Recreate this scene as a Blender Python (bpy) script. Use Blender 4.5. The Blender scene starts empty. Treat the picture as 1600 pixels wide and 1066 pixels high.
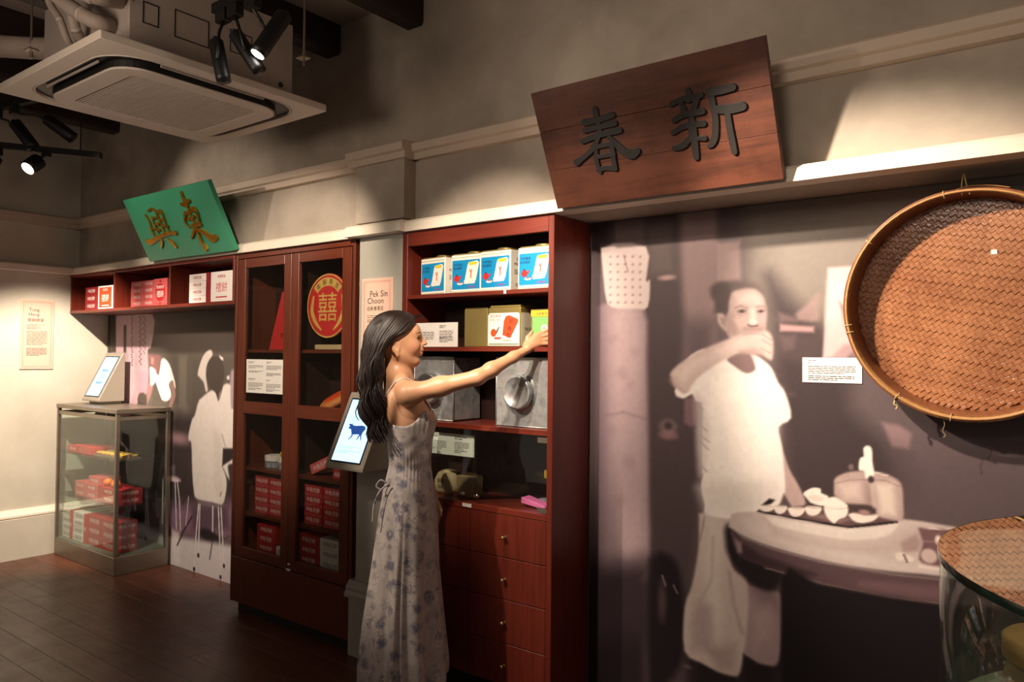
import bpy, bmesh, math, random
import numpy as np
from mathutils import Vector, Matrix

random.seed(7)
SC = bpy.context.scene
COL = SC.collection

# ------------------------------------------------------------------ camera
CAM_F, CAM_YAW, CAM_PITCH, CAM_ROLL, CAM_H = 1187.85, 37.332, 1.168, -0.572, 1.45
def camera_axes():
    y, p, r = (math.radians(a) for a in (CAM_YAW, CAM_PITCH, CAM_ROLL))
    fw = Vector((-math.sin(y) * math.cos(p), math.cos(y) * math.cos(p), math.sin(p)))
    rt = fw.cross(Vector((0, 0, 1))).normalized()
    dn = fw.cross(rt)
    c, s = math.cos(r), math.sin(r)
    return c * rt + s * dn, -s * rt + c * dn, fw
cam = bpy.data.cameras.new('camera')
cam_o = bpy.data.objects.new('camera', cam)
COL.objects.link(cam_o)
_r, _d, _f = camera_axes()
cam_o.matrix_world = Matrix(((_r.x, -_d.x, -_f.x, 0), (_r.y, -_d.y, -_f.y, 0), (_r.z, -_d.z, -_f.z, CAM_H), (0, 0, 0, 1)))
cam.sensor_width = 36.0
cam.lens = 36.0 * CAM_F / 1600.0
cam.clip_start = 0.02
SC.camera = cam_o

# ------------------------------------------------------------------ world, exposure
w = bpy.data.worlds.new('world')
SC.world = w
w.use_nodes = True
w.node_tree.nodes['Background'].inputs[0].default_value = (1.0, 0.80, 0.66, 1)
w.node_tree.nodes['Background'].inputs[1].default_value = 0.105
SC.view_settings.view_transform = 'Standard'
SC.view_settings.look = 'None'
SC.view_settings.exposure = 1.0
SC.view_settings.gamma = 1.0
SC.view_settings.use_curve_mapping = False

# ------------------------------------------------------------------ gallery spotlights on the ceiling tracks, then three added fill spots
WARM = (1.0, 0.83, 0.66)
def spot(name, loc, aim, watts, cone, blend=0.6, radius=0.03, color=WARM):
    l = bpy.data.lights.new(name, 'SPOT')
    l.energy = watts; l.spot_size = math.radians(cone); l.spot_blend = blend
    l.shadow_soft_size = radius; l.color = color
    o = bpy.data.objects.new(name, l); COL.objects.link(o)
    o.location = loc
    o.rotation_euler = (Vector(aim) - Vector(loc)).to_track_quat('-Z', 'Y').to_euler()
    return o
SPOTS = [
    # name, location, aim, watts, cone
    ('spot_shelf', (-1.60, 1.30, 2.50), (-2.08, 2.55, 1.62), 74, 48),
    ('spot_tray', (-1.30, 1.50, 2.50), (-0.34, 2.70, 1.45), 128, 54),
    ('spot_mural', (-1.95, 1.10, 2.52), (-1.15, 2.77, 1.12), 84, 58),
    ('spot_sign', (-1.95, 0.90, 2.50), (-1.15, 2.45, 2.12), 8, 60),
    ('spot_cabinet', (-2.35, 1.05, 2.46), (-3.40, 2.55, 1.62), 95, 50),
    ('spot_green_sign', (-4.55, 1.20, 2.50), (-4.25, 2.40, 2.08), 20, 70),
    ('spot_left_wall', (-4.60, 1.50, 2.62), (-5.98, 2.50, 0.82), 270, 50),
    ('spot_left_mural', (-4.30, 1.10, 2.50), (-4.80, 2.75, 0.95), 105, 46),
    ('spot_dress', (-2.75, 0.72, 2.46), (-2.26, 2.12, 1.08), 70, 30),
    ('fill_case', (0.45, 0.75, 2.50), (0.05, 1.45, 0.90), 26, 40),  # unseen fill spot, added to brighten the jar inside the round case
    ('fill_upper_wall', (-0.55, 0.25, 2.45), (-0.55, 2.55, 2.85), 22, 84, 0.22),  # unseen wide fill, added to lift the upper wall above the mural
    ('fill_far_wall', (-2.45, 0.35, 2.20), (-3.10, 2.55, 2.75), 15, 110, 0.22),  # unseen upward fill, added to brighten far upper wall and air conditioner
]
for _n, _l, _a, _w, _c, *_r in SPOTS:
    spot(_n, _l, _a, _w, _c, 0.6, _r[0] if _r else 0.03)

# ------------------------------------------------------------------ helpers
def lin(r, g, b):
    def f(c):
        c /= 255.0
        return c / 12.92 if c <= 0.04045 else ((c + 0.055) / 1.055) ** 2.4
    return (f(r), f(g), f(b), 1.0)

def new_mat(name):
    m = bpy.data.materials.new(name); m.use_nodes = True
    nt = m.node_tree
    return m, nt, nt.nodes['Principled BSDF']

def tex_coords(nt, scale, rot=(0, 0, 0), kind='Object'):
    tc = nt.nodes.new('ShaderNodeTexCoord'); mp = nt.nodes.new('ShaderNodeMapping')
    mp.inputs['Scale'].default_value = scale; mp.inputs['Rotation'].default_value = rot
    nt.links.new(tc.outputs[kind], mp.inputs['Vector'])
    return mp.outputs['Vector']

def noise(nt, vec, scale, detail=4, rough=0.55, dist=0.0):
    n = nt.nodes.new('ShaderNodeTexNoise')
    n.inputs['Scale'].default_value = scale; n.inputs['Detail'].default_value = detail
    n.inputs['Roughness'].default_value = rough; n.inputs['Distortion'].default_value = dist
    nt.links.new(vec, n.inputs['Vector'])
    return n.outputs['Fac']

def ramp(nt, fac, stops):
    r = nt.nodes.new('ShaderNodeValToRGB')
    e = r.color_ramp.elements
    while len(e) < len(stops): e.new(0.5)
    for i, (p, c) in enumerate(stops):
        e[i].position = p; e[i].color = c
    nt.links.new(fac, r.inputs['Fac'])
    return r.outputs['Color']

def bump(nt, bsdf, height, strength, dist=0.002):
    b = nt.nodes.new('ShaderNodeBump')
    b.inputs['Strength'].default_value = strength; b.inputs['Distance'].default_value = dist
    nt.links.new(height, b.inputs['Height']); nt.links.new(b.outputs['Normal'], bsdf.inputs['Normal'])

def flat(name, col, rough=0.6, metal=0.0, var=0.06, vscale=12.0, spec=0.5, bumps=0.0, bscale=80.0):
    m, nt, b = new_mat(name)
    v = tex_coords(nt, (1, 1, 1))
    f = noise(nt, v, vscale)
    c1 = tuple(x * (1 - var) for x in col[:3]) + (1,); c2 = tuple(min(1, x * (1 + var)) for x in col[:3]) + (1,)
    nt.links.new(ramp(nt, f, [(0.3, c1), (0.7, c2)]), b.inputs['Base Color'])
    b.inputs['Roughness'].default_value = rough; b.inputs['Metallic'].default_value = metal
    b.inputs['Specular IOR Level'].default_value = spec
    if bumps: bump(nt, b, noise(nt, v, bscale, 3), bumps)
    return m

def wood(name, dark, light, axis='z', rough=0.38, freq=1.0, spec=0.5):
    m, nt, b = new_mat(name)
    s = {'x': (1.2, 22, 22), 'y': (22, 1.2, 22), 'z': (22, 22, 1.2)}[axis]
    v = tex_coords(nt, tuple(a * freq for a in s))
    f = noise(nt, v, 2.2, 6, 0.6, 0.6)
    big = noise(nt, tex_coords(nt, (1, 1, 1)), 2.5, 2)
    mx = nt.nodes.new('ShaderNodeMath'); mx.operation = 'MULTIPLY_ADD'
    mx.inputs[1].default_value = 0.35; nt.links.new(big, mx.inputs[0]); nt.links.new(f, mx.inputs[2])
    nt.links.new(ramp(nt, mx.outputs[0], [(0.42, dark), (0.85, light)]), b.inputs['Base Color'])
    b.inputs['Roughness'].default_value = rough; b.inputs['Specular IOR Level'].default_value = spec
    bump(nt, b, f, 0.08, 0.001)
    return m

def glass(name, tint=(0.93, 0.97, 0.95, 1), base=0.05, gain=0.95, power=4.5, rough=0.0):
    """thin pane: mirror reflection that grows towards grazing angles, else clear"""
    m = bpy.data.materials.new(name); m.use_nodes = True
    nt = m.node_tree; nt.nodes.clear()
    out = nt.nodes.new('ShaderNodeOutputMaterial'); mix = nt.nodes.new('ShaderNodeMixShader')
    tr = nt.nodes.new('ShaderNodeBsdfTransparent'); tr.inputs['Color'].default_value = tint
    gl = nt.nodes.new('ShaderNodeBsdfGlossy'); gl.inputs['Roughness'].default_value = rough
    gl.inputs['Color'].default_value = (0.95, 0.97, 0.96, 1)
    lw = nt.nodes.new('ShaderNodeLayerWeight'); lw.inputs['Blend'].default_value = 0.5
    pw = nt.nodes.new('ShaderNodeMath'); pw.operation = 'POWER'; pw.inputs[1].default_value = power
    ma = nt.nodes.new('ShaderNodeMath'); ma.operation = 'MULTIPLY_ADD'; ma.use_clamp = True
    ma.inputs[1].default_value = gain; ma.inputs[2].default_value = base
    nt.links.new(lw.outputs['Facing'], pw.inputs[0]); nt.links.new(pw.outputs[0], ma.inputs[0])
    nt.links.new(ma.outputs[0], mix.inputs['Fac']); nt.links.new(tr.outputs[0], mix.inputs[1]); nt.links.new(gl.outputs[0], mix.inputs[2])
    nt.links.new(mix.outputs[0], out.inputs['Surface'])
    return m

def emit(name, col, strength):
    m, nt, b = new_mat(name)
    b.inputs['Base Color'].default_value = (0, 0, 0, 1)
    b.inputs['Emission Color'].default_value = col; b.inputs['Emission Strength'].default_value = strength
    return m

class MB:
    """collects shapes; build() links them as one mesh object"""
    def __init__(s): s.v = []; s.f = []
    def add(s, vs, fs):
        o = len(s.v); s.v += [tuple(p) for p in vs]; s.f += [tuple(i + o for i in q) for q in fs]; return s
    def box(s, x0, x1, y0, y1, z0, z1):
        v = [(x, y, z) for z in (z0, z1) for y in (y0, y1) for x in (x0, x1)]
        return s.add(v, [(0, 2, 3, 1), (4, 5, 7, 6), (0, 1, 5, 4), (2, 6, 7, 3), (0, 4, 6, 2), (1, 3, 7, 5)])
    def quad(s, a, b, c, d): return s.add([a, b, c, d], [(0, 1, 2, 3)])
    def tube(s, pts, r, n=10, cap=True):
        pts = [Vector(p) for p in pts]; m = len(pts)
        rs = r if isinstance(r, (list, tuple)) else [r] * m
        t0 = (pts[1] - pts[0]).normalized()
        u = t0.cross(Vector((0, 0, 1)))
        if u.length < 1e-3: u = t0.cross(Vector((1, 0, 0)))
        u.normalize(); vs = []
        for i, p in enumerate(pts):
            t = (pts[min(i + 1, m - 1)] - pts[max(i - 1, 0)]).normalized()
            u = (u - t * u.dot(t)).normalized(); w_ = t.cross(u)
            for k in range(n):
                a = 2 * math.pi * k / n
                vs.append(p + (u * math.cos(a) + w_ * math.sin(a)) * rs[i])
        fs = [(i * n + k, i * n + (k + 1) % n, (i + 1) * n + (k + 1) % n, (i + 1) * n + k) for i in range(m - 1) for k in range(n)]
        if cap: fs += [tuple(range(n))[::-1], tuple((m - 1) * n + k for k in range(n))]
        return s.add(vs, fs)
    def lathe(s, prof, c=(0, 0, 0), axis='z', n=32, close=False):
        vs = []
        for r, h in prof:
            for k in range(n):
                a = 2 * math.pi * k / n
                x, y = r * math.cos(a), r * math.sin(a)
                p = {'z': (x, y, h), 'y': (x, h, y), 'x': (h, x, y)}[axis]
                vs.append((p[0] + c[0], p[1] + c[1], p[2] + c[2]))
        m = len(prof)
        fs = [(i * n + k, i * n + (k + 1) % n, (i + 1) * n + (k + 1) % n, (i + 1) * n + k) for i in range(m - 1) for k in range(n)]
        if close:
            fs += [tuple(range(n))[::-1], tuple((m - 1) * n + k for k in range(n))]
        return s.add(vs, fs)
    def prism(s, poly, fn, h0, h1):
        """poly: 2d points; fn(a, b, h) -> 3d"""
        n = len(poly)
        vs = [fn(a, b, h0) for a, b in poly] + [fn(a, b, h1) for a, b in poly]
        fs = [tuple(range(n))[::-1], tuple(range(n, 2 * n))] + [(k, (k + 1) % n, n + (k + 1) % n, n + k) for k in range(n)]
        return s.add(vs, fs)
    def stroke(s, pts, fn, h0, h1, sub=5):
        """a brush stroke: (a, b, width) points -> raised ribbon with round ends"""
        P = smooth_path([(p[0], p[1], p[2]) for p in pts], sub)
        L, Rr = [], []
        for i, (x, y, wd) in enumerate(P):
            x0, y0, _ = P[max(i - 1, 0)]; x1, y1, _ = P[min(i + 1, len(P) - 1)]
            dx, dy = x1 - x0, y1 - y0; l = math.hypot(dx, dy) or 1
            nx, ny = -dy / l, dx / l
            L.append((x + nx * wd / 2, y + ny * wd / 2)); Rr.append((x - nx * wd / 2, y - ny * wd / 2))
        def cap(a, b, q, w_):
            dx, dy = a[0] - b[0], a[1] - b[1]; l = math.hypot(dx, dy) or 1
            dx, dy = dx / l, dy / l; nx, ny = -dy, dx
            return [(a[0] + (nx * math.cos(t) + dx * math.sin(t)) * w_ / 2, a[1] + (ny * math.cos(t) + dy * math.sin(t)) * w_ / 2) for t in (math.pi * k / 5 for k in range(1, 5))]
        e = cap(P[-1], P[-2], 0, P[-1][2]); b = cap(P[0], P[1], 0, P[0][2])
        m = len(P)
        outer = L + e[::1] + Rr[::-1] + b[::1]
        # ribbon top as quads so that bends never break, walls from the outline
        top = [fn(a, b_, h1) for a, b_ in outer]; bot = [fn(a, b_, h0) for a, b_ in outer]
        n = len(outer)
        fs = [(k, (k + 1) % n, n + (k + 1) % n, n + k) for k in range(n)]
        R0 = m + len(e)
        for i in range(m - 1):
            fs.append((n + i, n + i + 1, n + R0 + m - 2 - i, n + R0 + m - 1 - i))
        fs.append(tuple(n + k for k in [m - 1] + list(range(m, m + len(e))) + [R0]))
        fs.append(tuple(n + k for k in [R0 + m - 1] + list(range(R0 + m, n)) + [0]))
        return s.add(bot + top, fs)
    def mesh(s, name):
        me = bpy.data.meshes.new(name); me.from_pydata(s.v, [], s.f); me.update()
        bm = bmesh.new(); bm.from_mesh(me); bmesh.ops.recalc_face_normals(bm, faces=bm.faces); bm.to_mesh(me); bm.free()
        return me
    def build(s, name, m, parent=None, bevel=0.0, smooth=False, seg=1):
        me = s.mesh(name)
        if m: me.materials.append(m)
        o = bpy.data.objects.new(name, me); COL.objects.link(o)
        if parent is not None:
            o.parent = parent
            loc = world_loc(parent)
            if loc.length > 0: me.transform(Matrix.Translation(-loc))
        if smooth:
            me.polygons.foreach_set('use_smooth', [True] * len(me.polygons))
        if bevel:
            b = o.modifiers.new('bevel', 'BEVEL'); b.width = bevel; b.segments = seg; b.limit_method = 'ANGLE'
        return o

def world_loc(o):
    """translation of the parents (unrotated things are built in world coordinates)"""
    l = Vector((0, 0, 0))
    while o is not None:
        if not o.get('_local'): l += Vector(o.location)
        else: return Vector((0, 0, 0))
        o = o.parent
    return l

def smooth_path(pts, sub=6):
    """Catmull-Rom through tuples of any length"""
    if len(pts) < 3:
        a, b = pts
        return [tuple(p + (q - p) * k / sub for p, q in zip(a, b)) for k in range(sub + 1)]
    out = []
    n = len(pts)
    for i in range(n - 1):
        p0, p1, p2, p3 = pts[max(i - 1, 0)], pts[i], pts[i + 1], pts[min(i + 2, n - 1)]
        for k in range(sub):
            t = k / sub
            out.append(tuple(0.5 * (2 * b + (c - a) * t + (2 * a - 5 * b + 4 * c - d) * t * t + (3 * b - a - 3 * c + d) * t ** 3) for a, b, c, d in zip(p0, p1, p2, p3)))
    out.append(tuple(pts[-1]))
    return out

def tag(o, label=None, cat=None, group=None, kind=None):
    if label: o['label'] = label
    if cat: o['category'] = cat
    if group: o['group'] = group
    if kind: o['kind'] = kind
    return o

def thing(name, label, cat, loc=(0, 0, 0), rotz=0.0, group=None, local=False):
    o = bpy.data.objects.new(name, None); COL.objects.link(o)
    o.location = loc; o.rotation_euler = (0, 0, rotz); o.empty_display_size = 0.05
    if local or rotz: o['_local'] = 1
    return tag(o, label, cat, group)

def struct(o):
    o['kind'] = 'structure'; return o

def copy_tree(o, parent=None):
    c = o.copy(); COL.objects.link(c)
    if parent is not None: c.parent = parent
    for ch in list(o.children): copy_tree(ch, c)
    return c

_tc = {}
def text_mesh(s, wdt, hgt, m, keep=True, resolution=2):
    """flat lettering, centred on the origin, in the x-z plane, facing -y"""
    key = (s, round(wdt, 4), round(hgt, 4), m.name, keep)
    if key in _tc: return _tc[key]
    cu = bpy.data.curves.new('lettering', 'FONT'); cu.body = s; cu.resolution_u = resolution
    cu.align_x = 'CENTER'; cu.align_y = 'CENTER'
    o = bpy.data.objects.new('lettering', cu); COL.objects.link(o)
    dg = bpy.context.evaluated_depsgraph_get()
    me = bpy.data.meshes.new_from_object(o.evaluated_get(dg), depsgraph=dg)
    COL.objects.unlink(o); bpy.data.objects.remove(o)
    n = len(me.vertices)
    a = np.zeros(n * 3, 'f'); me.vertices.foreach_get('co', a); a = a.reshape(-1, 3)
    lo, hi = a.min(0), a.max(0); c = (lo + hi) / 2; sz = np.maximum(hi - lo, 1e-6)
    sx, sy = wdt / sz[0], hgt / sz[1]
    if keep: sx = sy = min(sx, sy)
    b = np.zeros_like(a); b[:, 0] = (a[:, 0] - c[0]) * sx; b[:, 2] = (a[:, 1] - c[1]) * sy
    me.vertices.foreach_set('co', b.ravel()); me.update()
    me.materials.clear(); me.materials.append(m); me.name = 'lettering'
    _tc[key] = me
    return me

def text(s, loc, wdt, hgt, m, parent, rotz=0.0, keep=True, name='lettering', rotx=0.0):
    o = bpy.data.objects.new(name, text_mesh(s, wdt, hgt, m, keep)); COL.objects.link(o)
    o.parent = parent
    o.location = Vector(loc) - world_loc(parent); o.rotation_euler = (rotx, 0, rotz)
    return o

def print_lines(mb, fn, a0, a1, b_top, rows, pitch, thick, seed=0, dash=True):
    """rows of tiny printed words as thin bars; fn(a, b) -> 3d"""
    rr = random.Random(seed)
    for r in range(rows):
        b = b_top - r * pitch; a = a0
        end = a1 if r < rows - 1 else a0 + (a1 - a0) * rr.uniform(0.4, 0.8)
        while a < end - pitch * 0.5:
            l = rr.uniform(1.2, 4.0) * pitch if dash else end - a
            e = min(a + l, end)
            mb.add([fn(a, b - thick), fn(e, b - thick), fn(e, b), fn(a, b)], [(0, 1, 2, 3)])
            a = e + pitch * 0.45
# ------------------------------------------------------------------ materials
M = {}
def plaster(name, c1, c2, scale=1.6, rough=0.85):
    m, nt, b = new_mat(name)
    v = tex_coords(nt, (1, 1, 1))
    f = noise(nt, v, scale, 5, 0.6, 0.3); f2 = noise(nt, v, 60, 3)
    nt.links.new(ramp(nt, f, [(0.3, c1), (0.68, c2)]), b.inputs['Base Color'])
    b.inputs['Roughness'].default_value = rough
    bump(nt, b, f2, 0.12, 0.0015)
    return m
M['wall'] = plaster('limewash_plaster', lin(146, 134, 121), lin(176, 163, 148), 2.6)
M['wall_up'] = plaster('upper_plaster', lin(140, 126, 116), lin(150, 137, 126), 1.2)
M['wall_left'] = plaster('pale_plaster', lin(188, 180, 164), lin(206, 198, 182), 2.2)
M['ceil'] = plaster('ceiling_paint', lin(150, 136, 126), lin(158, 144, 134), 1.2)
M['cream'] = flat('cream_paint', lin(226, 214, 196), 0.55, var=0.03, vscale=5)
M['mould'] = flat('moulding_paint', lin(196, 176, 158), 0.6, var=0.04, vscale=4)
M['column'] = plaster('column_paint', lin(150, 146, 136), lin(166, 162, 150), 2.0, 0.6)
M['wood_z'] = wood('red_mahogany_upright', lin(88, 31, 20), lin(114, 44, 30), 'z', 0.36)
M['wood_x'] = wood('red_mahogany_level', lin(92, 33, 21), lin(118, 46, 32), 'x', 0.36)
M['cab_z'] = wood('brown_mahogany_upright', lin(80, 34, 20), lin(104, 50, 32), 'z', 0.34)
M['cab_x'] = wood('brown_mahogany_level', lin(82, 35, 21), lin(106, 51, 33), 'x', 0.34)
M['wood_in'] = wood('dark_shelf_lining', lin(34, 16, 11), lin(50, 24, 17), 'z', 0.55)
M['beam'] = wood('blackened_beam', lin(30, 17, 13), lin(46, 27, 20), 'y', 0.6)
M['toe'] = flat('black_plinth', lin(14, 10, 9), 0.7)
M['steel'] = flat('brushed_steel', lin(150, 140, 126), 0.38, 0.85, 0.08, 20)
M['case_inner'] = flat('case_back_panel', lin(110, 112, 100), 0.6, 0.0, 0.05)
M['glass'] = glass('display_glass')
M['glass_cab'] = glass('cabinet_glass', (0.9, 0.92, 0.9, 1), 0.05, 0.95, 4.0)
M['glass_green'] = glass('green_tinted_glass', (0.88, 0.95, 0.91, 1), 0.035, 0.7, 6.0)
M['glass_top'] = glass('polished_glass_top', (0.80, 0.90, 0.86, 1), 0.07, 1.0, 2.8)
M['glass_edge'] = flat('glass_cut_edge', lin(30, 84, 72), 0.15, 0.0, 0.1)
M['black'] = flat('black_metal', lin(16, 15, 15), 0.45, 0.0, 0.1)
M['white'] = flat('white_card', lin(236, 230, 222), 0.6, 0.0, 0.02)
M['pinkcard'] = flat('pale_pink_panel', lin(216, 180, 160), 0.6, 0.0, 0.03)
M['ink'] = flat('grey_ink', lin(96, 84, 78), 0.8, 0.0, 0.02)
M['ink_dark'] = flat('dark_ink', lin(46, 36, 34), 0.8, 0.0, 0.02)
M['red'] = flat('red_print', lin(196, 40, 40), 0.5, 0.0, 0.05)
M['redbox'] = flat('cake_box_red', lin(178, 34, 38), 0.5, 0.0, 0.06)
M['rosebox'] = flat('cake_box_rose', lin(206, 92, 92), 0.5, 0.0, 0.05)
M['darkredbox'] = flat('cake_box_crimson', lin(136, 20, 30), 0.5, 0.0, 0.06)
M['whitebox'] = flat('cake_box_white', lin(232, 222, 216), 0.55, 0.0, 0.02)
M['whiteprint'] = flat('white_print', lin(246, 226, 220), 0.6, 0.0, 0.02)
M['blue'] = flat('tin_blue', lin(20, 140, 196), 0.35, 0.0, 0.03)
M['tinwhite'] = flat('tin_cream', lin(238, 232, 218), 0.35, 0.0, 0.02)
M['gold_tin'] = flat('gold_lacquer', lin(158, 140, 84), 0.35, 0.5, 0.08, 6)
M['yellow'] = flat('yellow_print', lin(240, 196, 40), 0.5, 0.0, 0.04)
M['orange'] = flat('orange_print', lin(228, 76, 34), 0.5, 0.0, 0.04)
M['olive'] = flat('olive_print', lin(120, 124, 84), 0.5, 0.0, 0.04)
M['green_tin'] = flat('tin_leaf_green', lin(126, 184, 104), 0.4, 0.0, 0.03)
M['magenta'] = flat('magenta_print', lin(190, 60, 140), 0.5)
M['navy'] = flat('navy_print', lin(24, 50, 100), 0.5)
def zinc(name):
    m, nt, b = new_mat(name)
    v = tex_coords(nt, (1, 1, 1))
    vo = nt.nodes.new('ShaderNodeTexVoronoi'); vo.inputs['Scale'].default_value = 46
    nt.links.new(v, vo.inputs['Vector'])
    f = noise(nt, v, 14, 5, 0.65)
    mx = nt.nodes.new('ShaderNodeMix'); mx.data_type = 'RGBA'; mx.inputs['Factor'].default_value = 0.18
    nt.links.new(ramp(nt, f, [(0.3, lin(124, 132, 130)), (0.7, lin(176, 184, 182))]), mx.inputs[6]); nt.links.new(vo.outputs['Color'], mx.inputs[7])
    hs = nt.nodes.new('ShaderNodeHueSaturation'); hs.inputs['Saturation'].default_value = 0.25
    nt.links.new(mx.outputs[2], hs.inputs['Color']); nt.links.new(hs.outputs[0], b.inputs['Base Color'])
    b.inputs['Metallic'].default_value = 0.55
    nt.links.new(ramp(nt, f, [(0.3, (0.5, 0.5, 0.5, 1)), (0.7, (0.3, 0.3, 0.3, 1))]), b.inputs['Roughness'])
    bump(nt, b, f, 0.15, 0.002)
    return m
M['zinc'] = zinc('galvanised_zinc')
M['chrome'] = flat('bright_nickel', lin(200, 190, 170), 0.2, 1.0, 0.03)
M['brass'] = flat('aged_brass', lin(190, 170, 120), 0.3, 0.9, 0.04)
M['green_lacquer'] = flat('green_lacquer', lin(52, 138, 104), 0.4, 0.0, 0.08, 3)
M['gilt'] = flat('gilding', lin(206, 148, 40), 0.25, 0.9, 0.2, 60)
M['goldprint'] = flat('gold_print', lin(220, 176, 92), 0.45, 0.1, 0.1, 40)
M['crust'] = flat('baked_crust', lin(196, 118, 58), 0.6, 0.0, 0.15, 30)
M['char'] = flat('charcoal_paint', lin(24, 19, 16), 0.5, 0.0, 0.2, 30)
def signwood():
    m, nt, b = new_mat('weathered_sign_wood')
    v = tex_coords(nt, (1.2, 14, 14)); f = noise(nt, v, 2.0, 6, 0.65, 0.5)
    g = noise(nt, tex_coords(nt, (1, 1, 1)), 6, 5, 0.7)
    mx = nt.nodes.new('ShaderNodeMath'); mx.operation = 'MULTIPLY_ADD'; mx.inputs[1].default_value = 0.8
    nt.links.new(g, mx.inputs[0]); nt.links.new(f, mx.inputs[2])
    nt.links.new(ramp(nt, mx.outputs[0], [(0.55, lin(42, 21, 13)), (1.15, lin(88, 48, 33))]), b.inputs['Base Color'])
    b.inputs['Roughness'].default_value = 0.42
    bump(nt, b, f, 0.15, 0.001)
    return m
M['signwood'] = signwood()
M['kiosk'] = flat('warm_grey_powder_coat', lin(146, 138, 126), 0.45, 0.1, 0.03)
M['screen'] = emit('lit_screen', lin(170, 214, 250), 1.1)
M['screen_navy'] = emit('screen_artwork_navy', lin(26, 56, 110), 1.0)
M['screen_grey'] = emit('screen_artwork_grey', lin(118, 152, 190), 1.0)
M['bamboo'] = flat('bamboo_rim', lin(124, 74, 44), 0.35, 0.0, 0.2, 30)
def bamboo_strip():
    m, nt, b = new_mat('bamboo_strip')
    v = tex_coords(nt, (1, 1, 1))
    f = noise(nt, v, 5, 5, 0.7); g = noise(nt, v, 90, 2)
    mx = nt.nodes.new('ShaderNodeMath'); mx.operation = 'MULTIPLY_ADD'; mx.inputs[1].default_value = 0.5
    nt.links.new(g, mx.inputs[0]); nt.links.new(f, mx.inputs[2])
    nt.links.new(ramp(nt, mx.outputs[0], [(0.5, lin(122, 70, 43)), (1.0, lin(186, 128, 88))]), b.inputs['Base Color'])
    b.inputs['Roughness'].default_value = 0.24; b.inputs['Specular IOR Level'].default_value = 0.8
    bump(nt, b, noise(nt, v, 130, 2), 0.35, 0.003)
    return m
M['strip'] = bamboo_strip()
M['cane'] = flat('cane_binding', lin(176, 130, 80), 0.5, 0.0, 0.15, 60)
M['case_floor'] = flat('grey_green_plinth', lin(150, 150, 134), 0.6, 0.0, 0.04)
M['cork'] = flat('tan_lid', lin(196, 148, 92), 0.7, 0.0, 0.12, 40)
M['ac'] = flat('white_plastic_housing', lin(200, 186, 172), 0.5, 0.0, 0.02)
M['ac_body'] = flat('galvanised_housing', lin(166, 152, 142), 0.6, 0.1, 0.05)
M['ac_dark'] = flat('louvre_black', lin(20, 17, 14), 0.5)  # near-black louvre slot colour, shared by other small dark fittings
M['pipe'] = flat('lagged_pipe', lin(150, 134, 122), 0.7, 0.0, 0.08, 20, bumps=0.3, bscale=40)
M['lamp'] = emit('lamp_lens', (1.0, 0.95, 0.88, 1), 14)
M['tan'] = flat('calico_bag', lin(178, 152, 116), 0.8, 0.0, 0.1, 20)
M['kraft'] = flat('kraft_paper', lin(140, 116, 86), 0.75, 0.0, 0.1, 20)
M['pink'] = flat('pink_paper', lin(226, 110, 170), 0.6)
M['silver'] = flat('silver_foil', lin(190, 190, 200), 0.3, 0.6, 0.2, 60)
M['fruit'] = flat('mandarin_peel', lin(236, 120, 20), 0.5, 0.0, 0.1, 20)
M['fruit_red'] = flat('red_fruit_skin', lin(222, 60, 26), 0.4, 0.0, 0.1, 20)
M['fruit_green'] = flat('green_fruit_skin', lin(180, 170, 90), 0.5, 0.0, 0.1, 20)
M['string'] = flat('hemp_string', lin(190, 160, 110), 0.8, 0.0, 0.1, 90)
def floorwood(i):
    k = 0.82 + 0.09 * i
    m, nt, b = new_mat('dark_floor_board')
    v = tex_coords(nt, (1.5, 18, 18)); f = noise(nt, v, 2.0, 6, 0.6, 0.4)
    c1, c2 = lin(68, 36, 23), lin(102, 58, 39)
    c1 = tuple(x * k for x in c1[:3]) + (1,); c2 = tuple(x * k for x in c2[:3]) + (1,)
    nt.links.new(ramp(nt, f, [(0.3, c1), (0.75, c2)]), b.inputs['Base Color'])
    g = noise(nt, tex_coords(nt, (1, 1, 1)), 7, 4)
    nt.links.new(ramp(nt, g, [(0.3, (0.30, 0.30, 0.30, 1)), (0.7, (0.42, 0.42, 0.42, 1))]), b.inputs['Roughness'])
    bump(nt, b, f, 0.08, 0.001)
    return m
M['floor'] = [floorwood(i) for i in range(4)]
# ------------------------------------------------------------------ the room
XL, YF, YM, ZC = -6.03, 2.55, 2.78, 3.15      # side wall, frieze, mural wall, ceiling
fl = struct(MB().box(-6.2, 2.2, -2.2, 2.9, -0.06, -0.012).build('floor', M['floor'][0]))
pw, pl = 0.135, 1.35
rr = random.Random(3)
row = 0
y = 0.36
while y < 2.76:
    x = -6.02 - rr.uniform(0, 1.0)
    y1 = min(y + pw, 2.776)
    while x < 0.5:
        x0, x1 = max(x, -6.02), min(x + pl, 0.5)
        if x1 - x0 > 0.05:
            MB().box(x0 + 0.0004, x1 - 0.0004, y + 0.0004, y1 - 0.0004, -0.012, 0.0).build('floor_board', M['floor'][rr.randrange(4)], fl, 0.0008)
        x += pl
    y += pw; row += 1
wb = struct(MB().box(-6.15, 1.6, YM, 2.92, -0.05, 2.02).build('wall_back', M['wall']))
struct(MB().box(-6.15, 1.6, YF, 2.92, 2.02, ZC + 0.1).build('wall_frieze', M['wall']))
struct(MB().box(-6.18, XL, -1.8, 2.92, -0.05, ZC + 0.1).build('wall_left', M['wall_left']))
struct(MB().box(-6.2, 2.2, -2.2, 2.92, ZC, ZC + 0.1).build('ceiling', M['ceil']))

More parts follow.
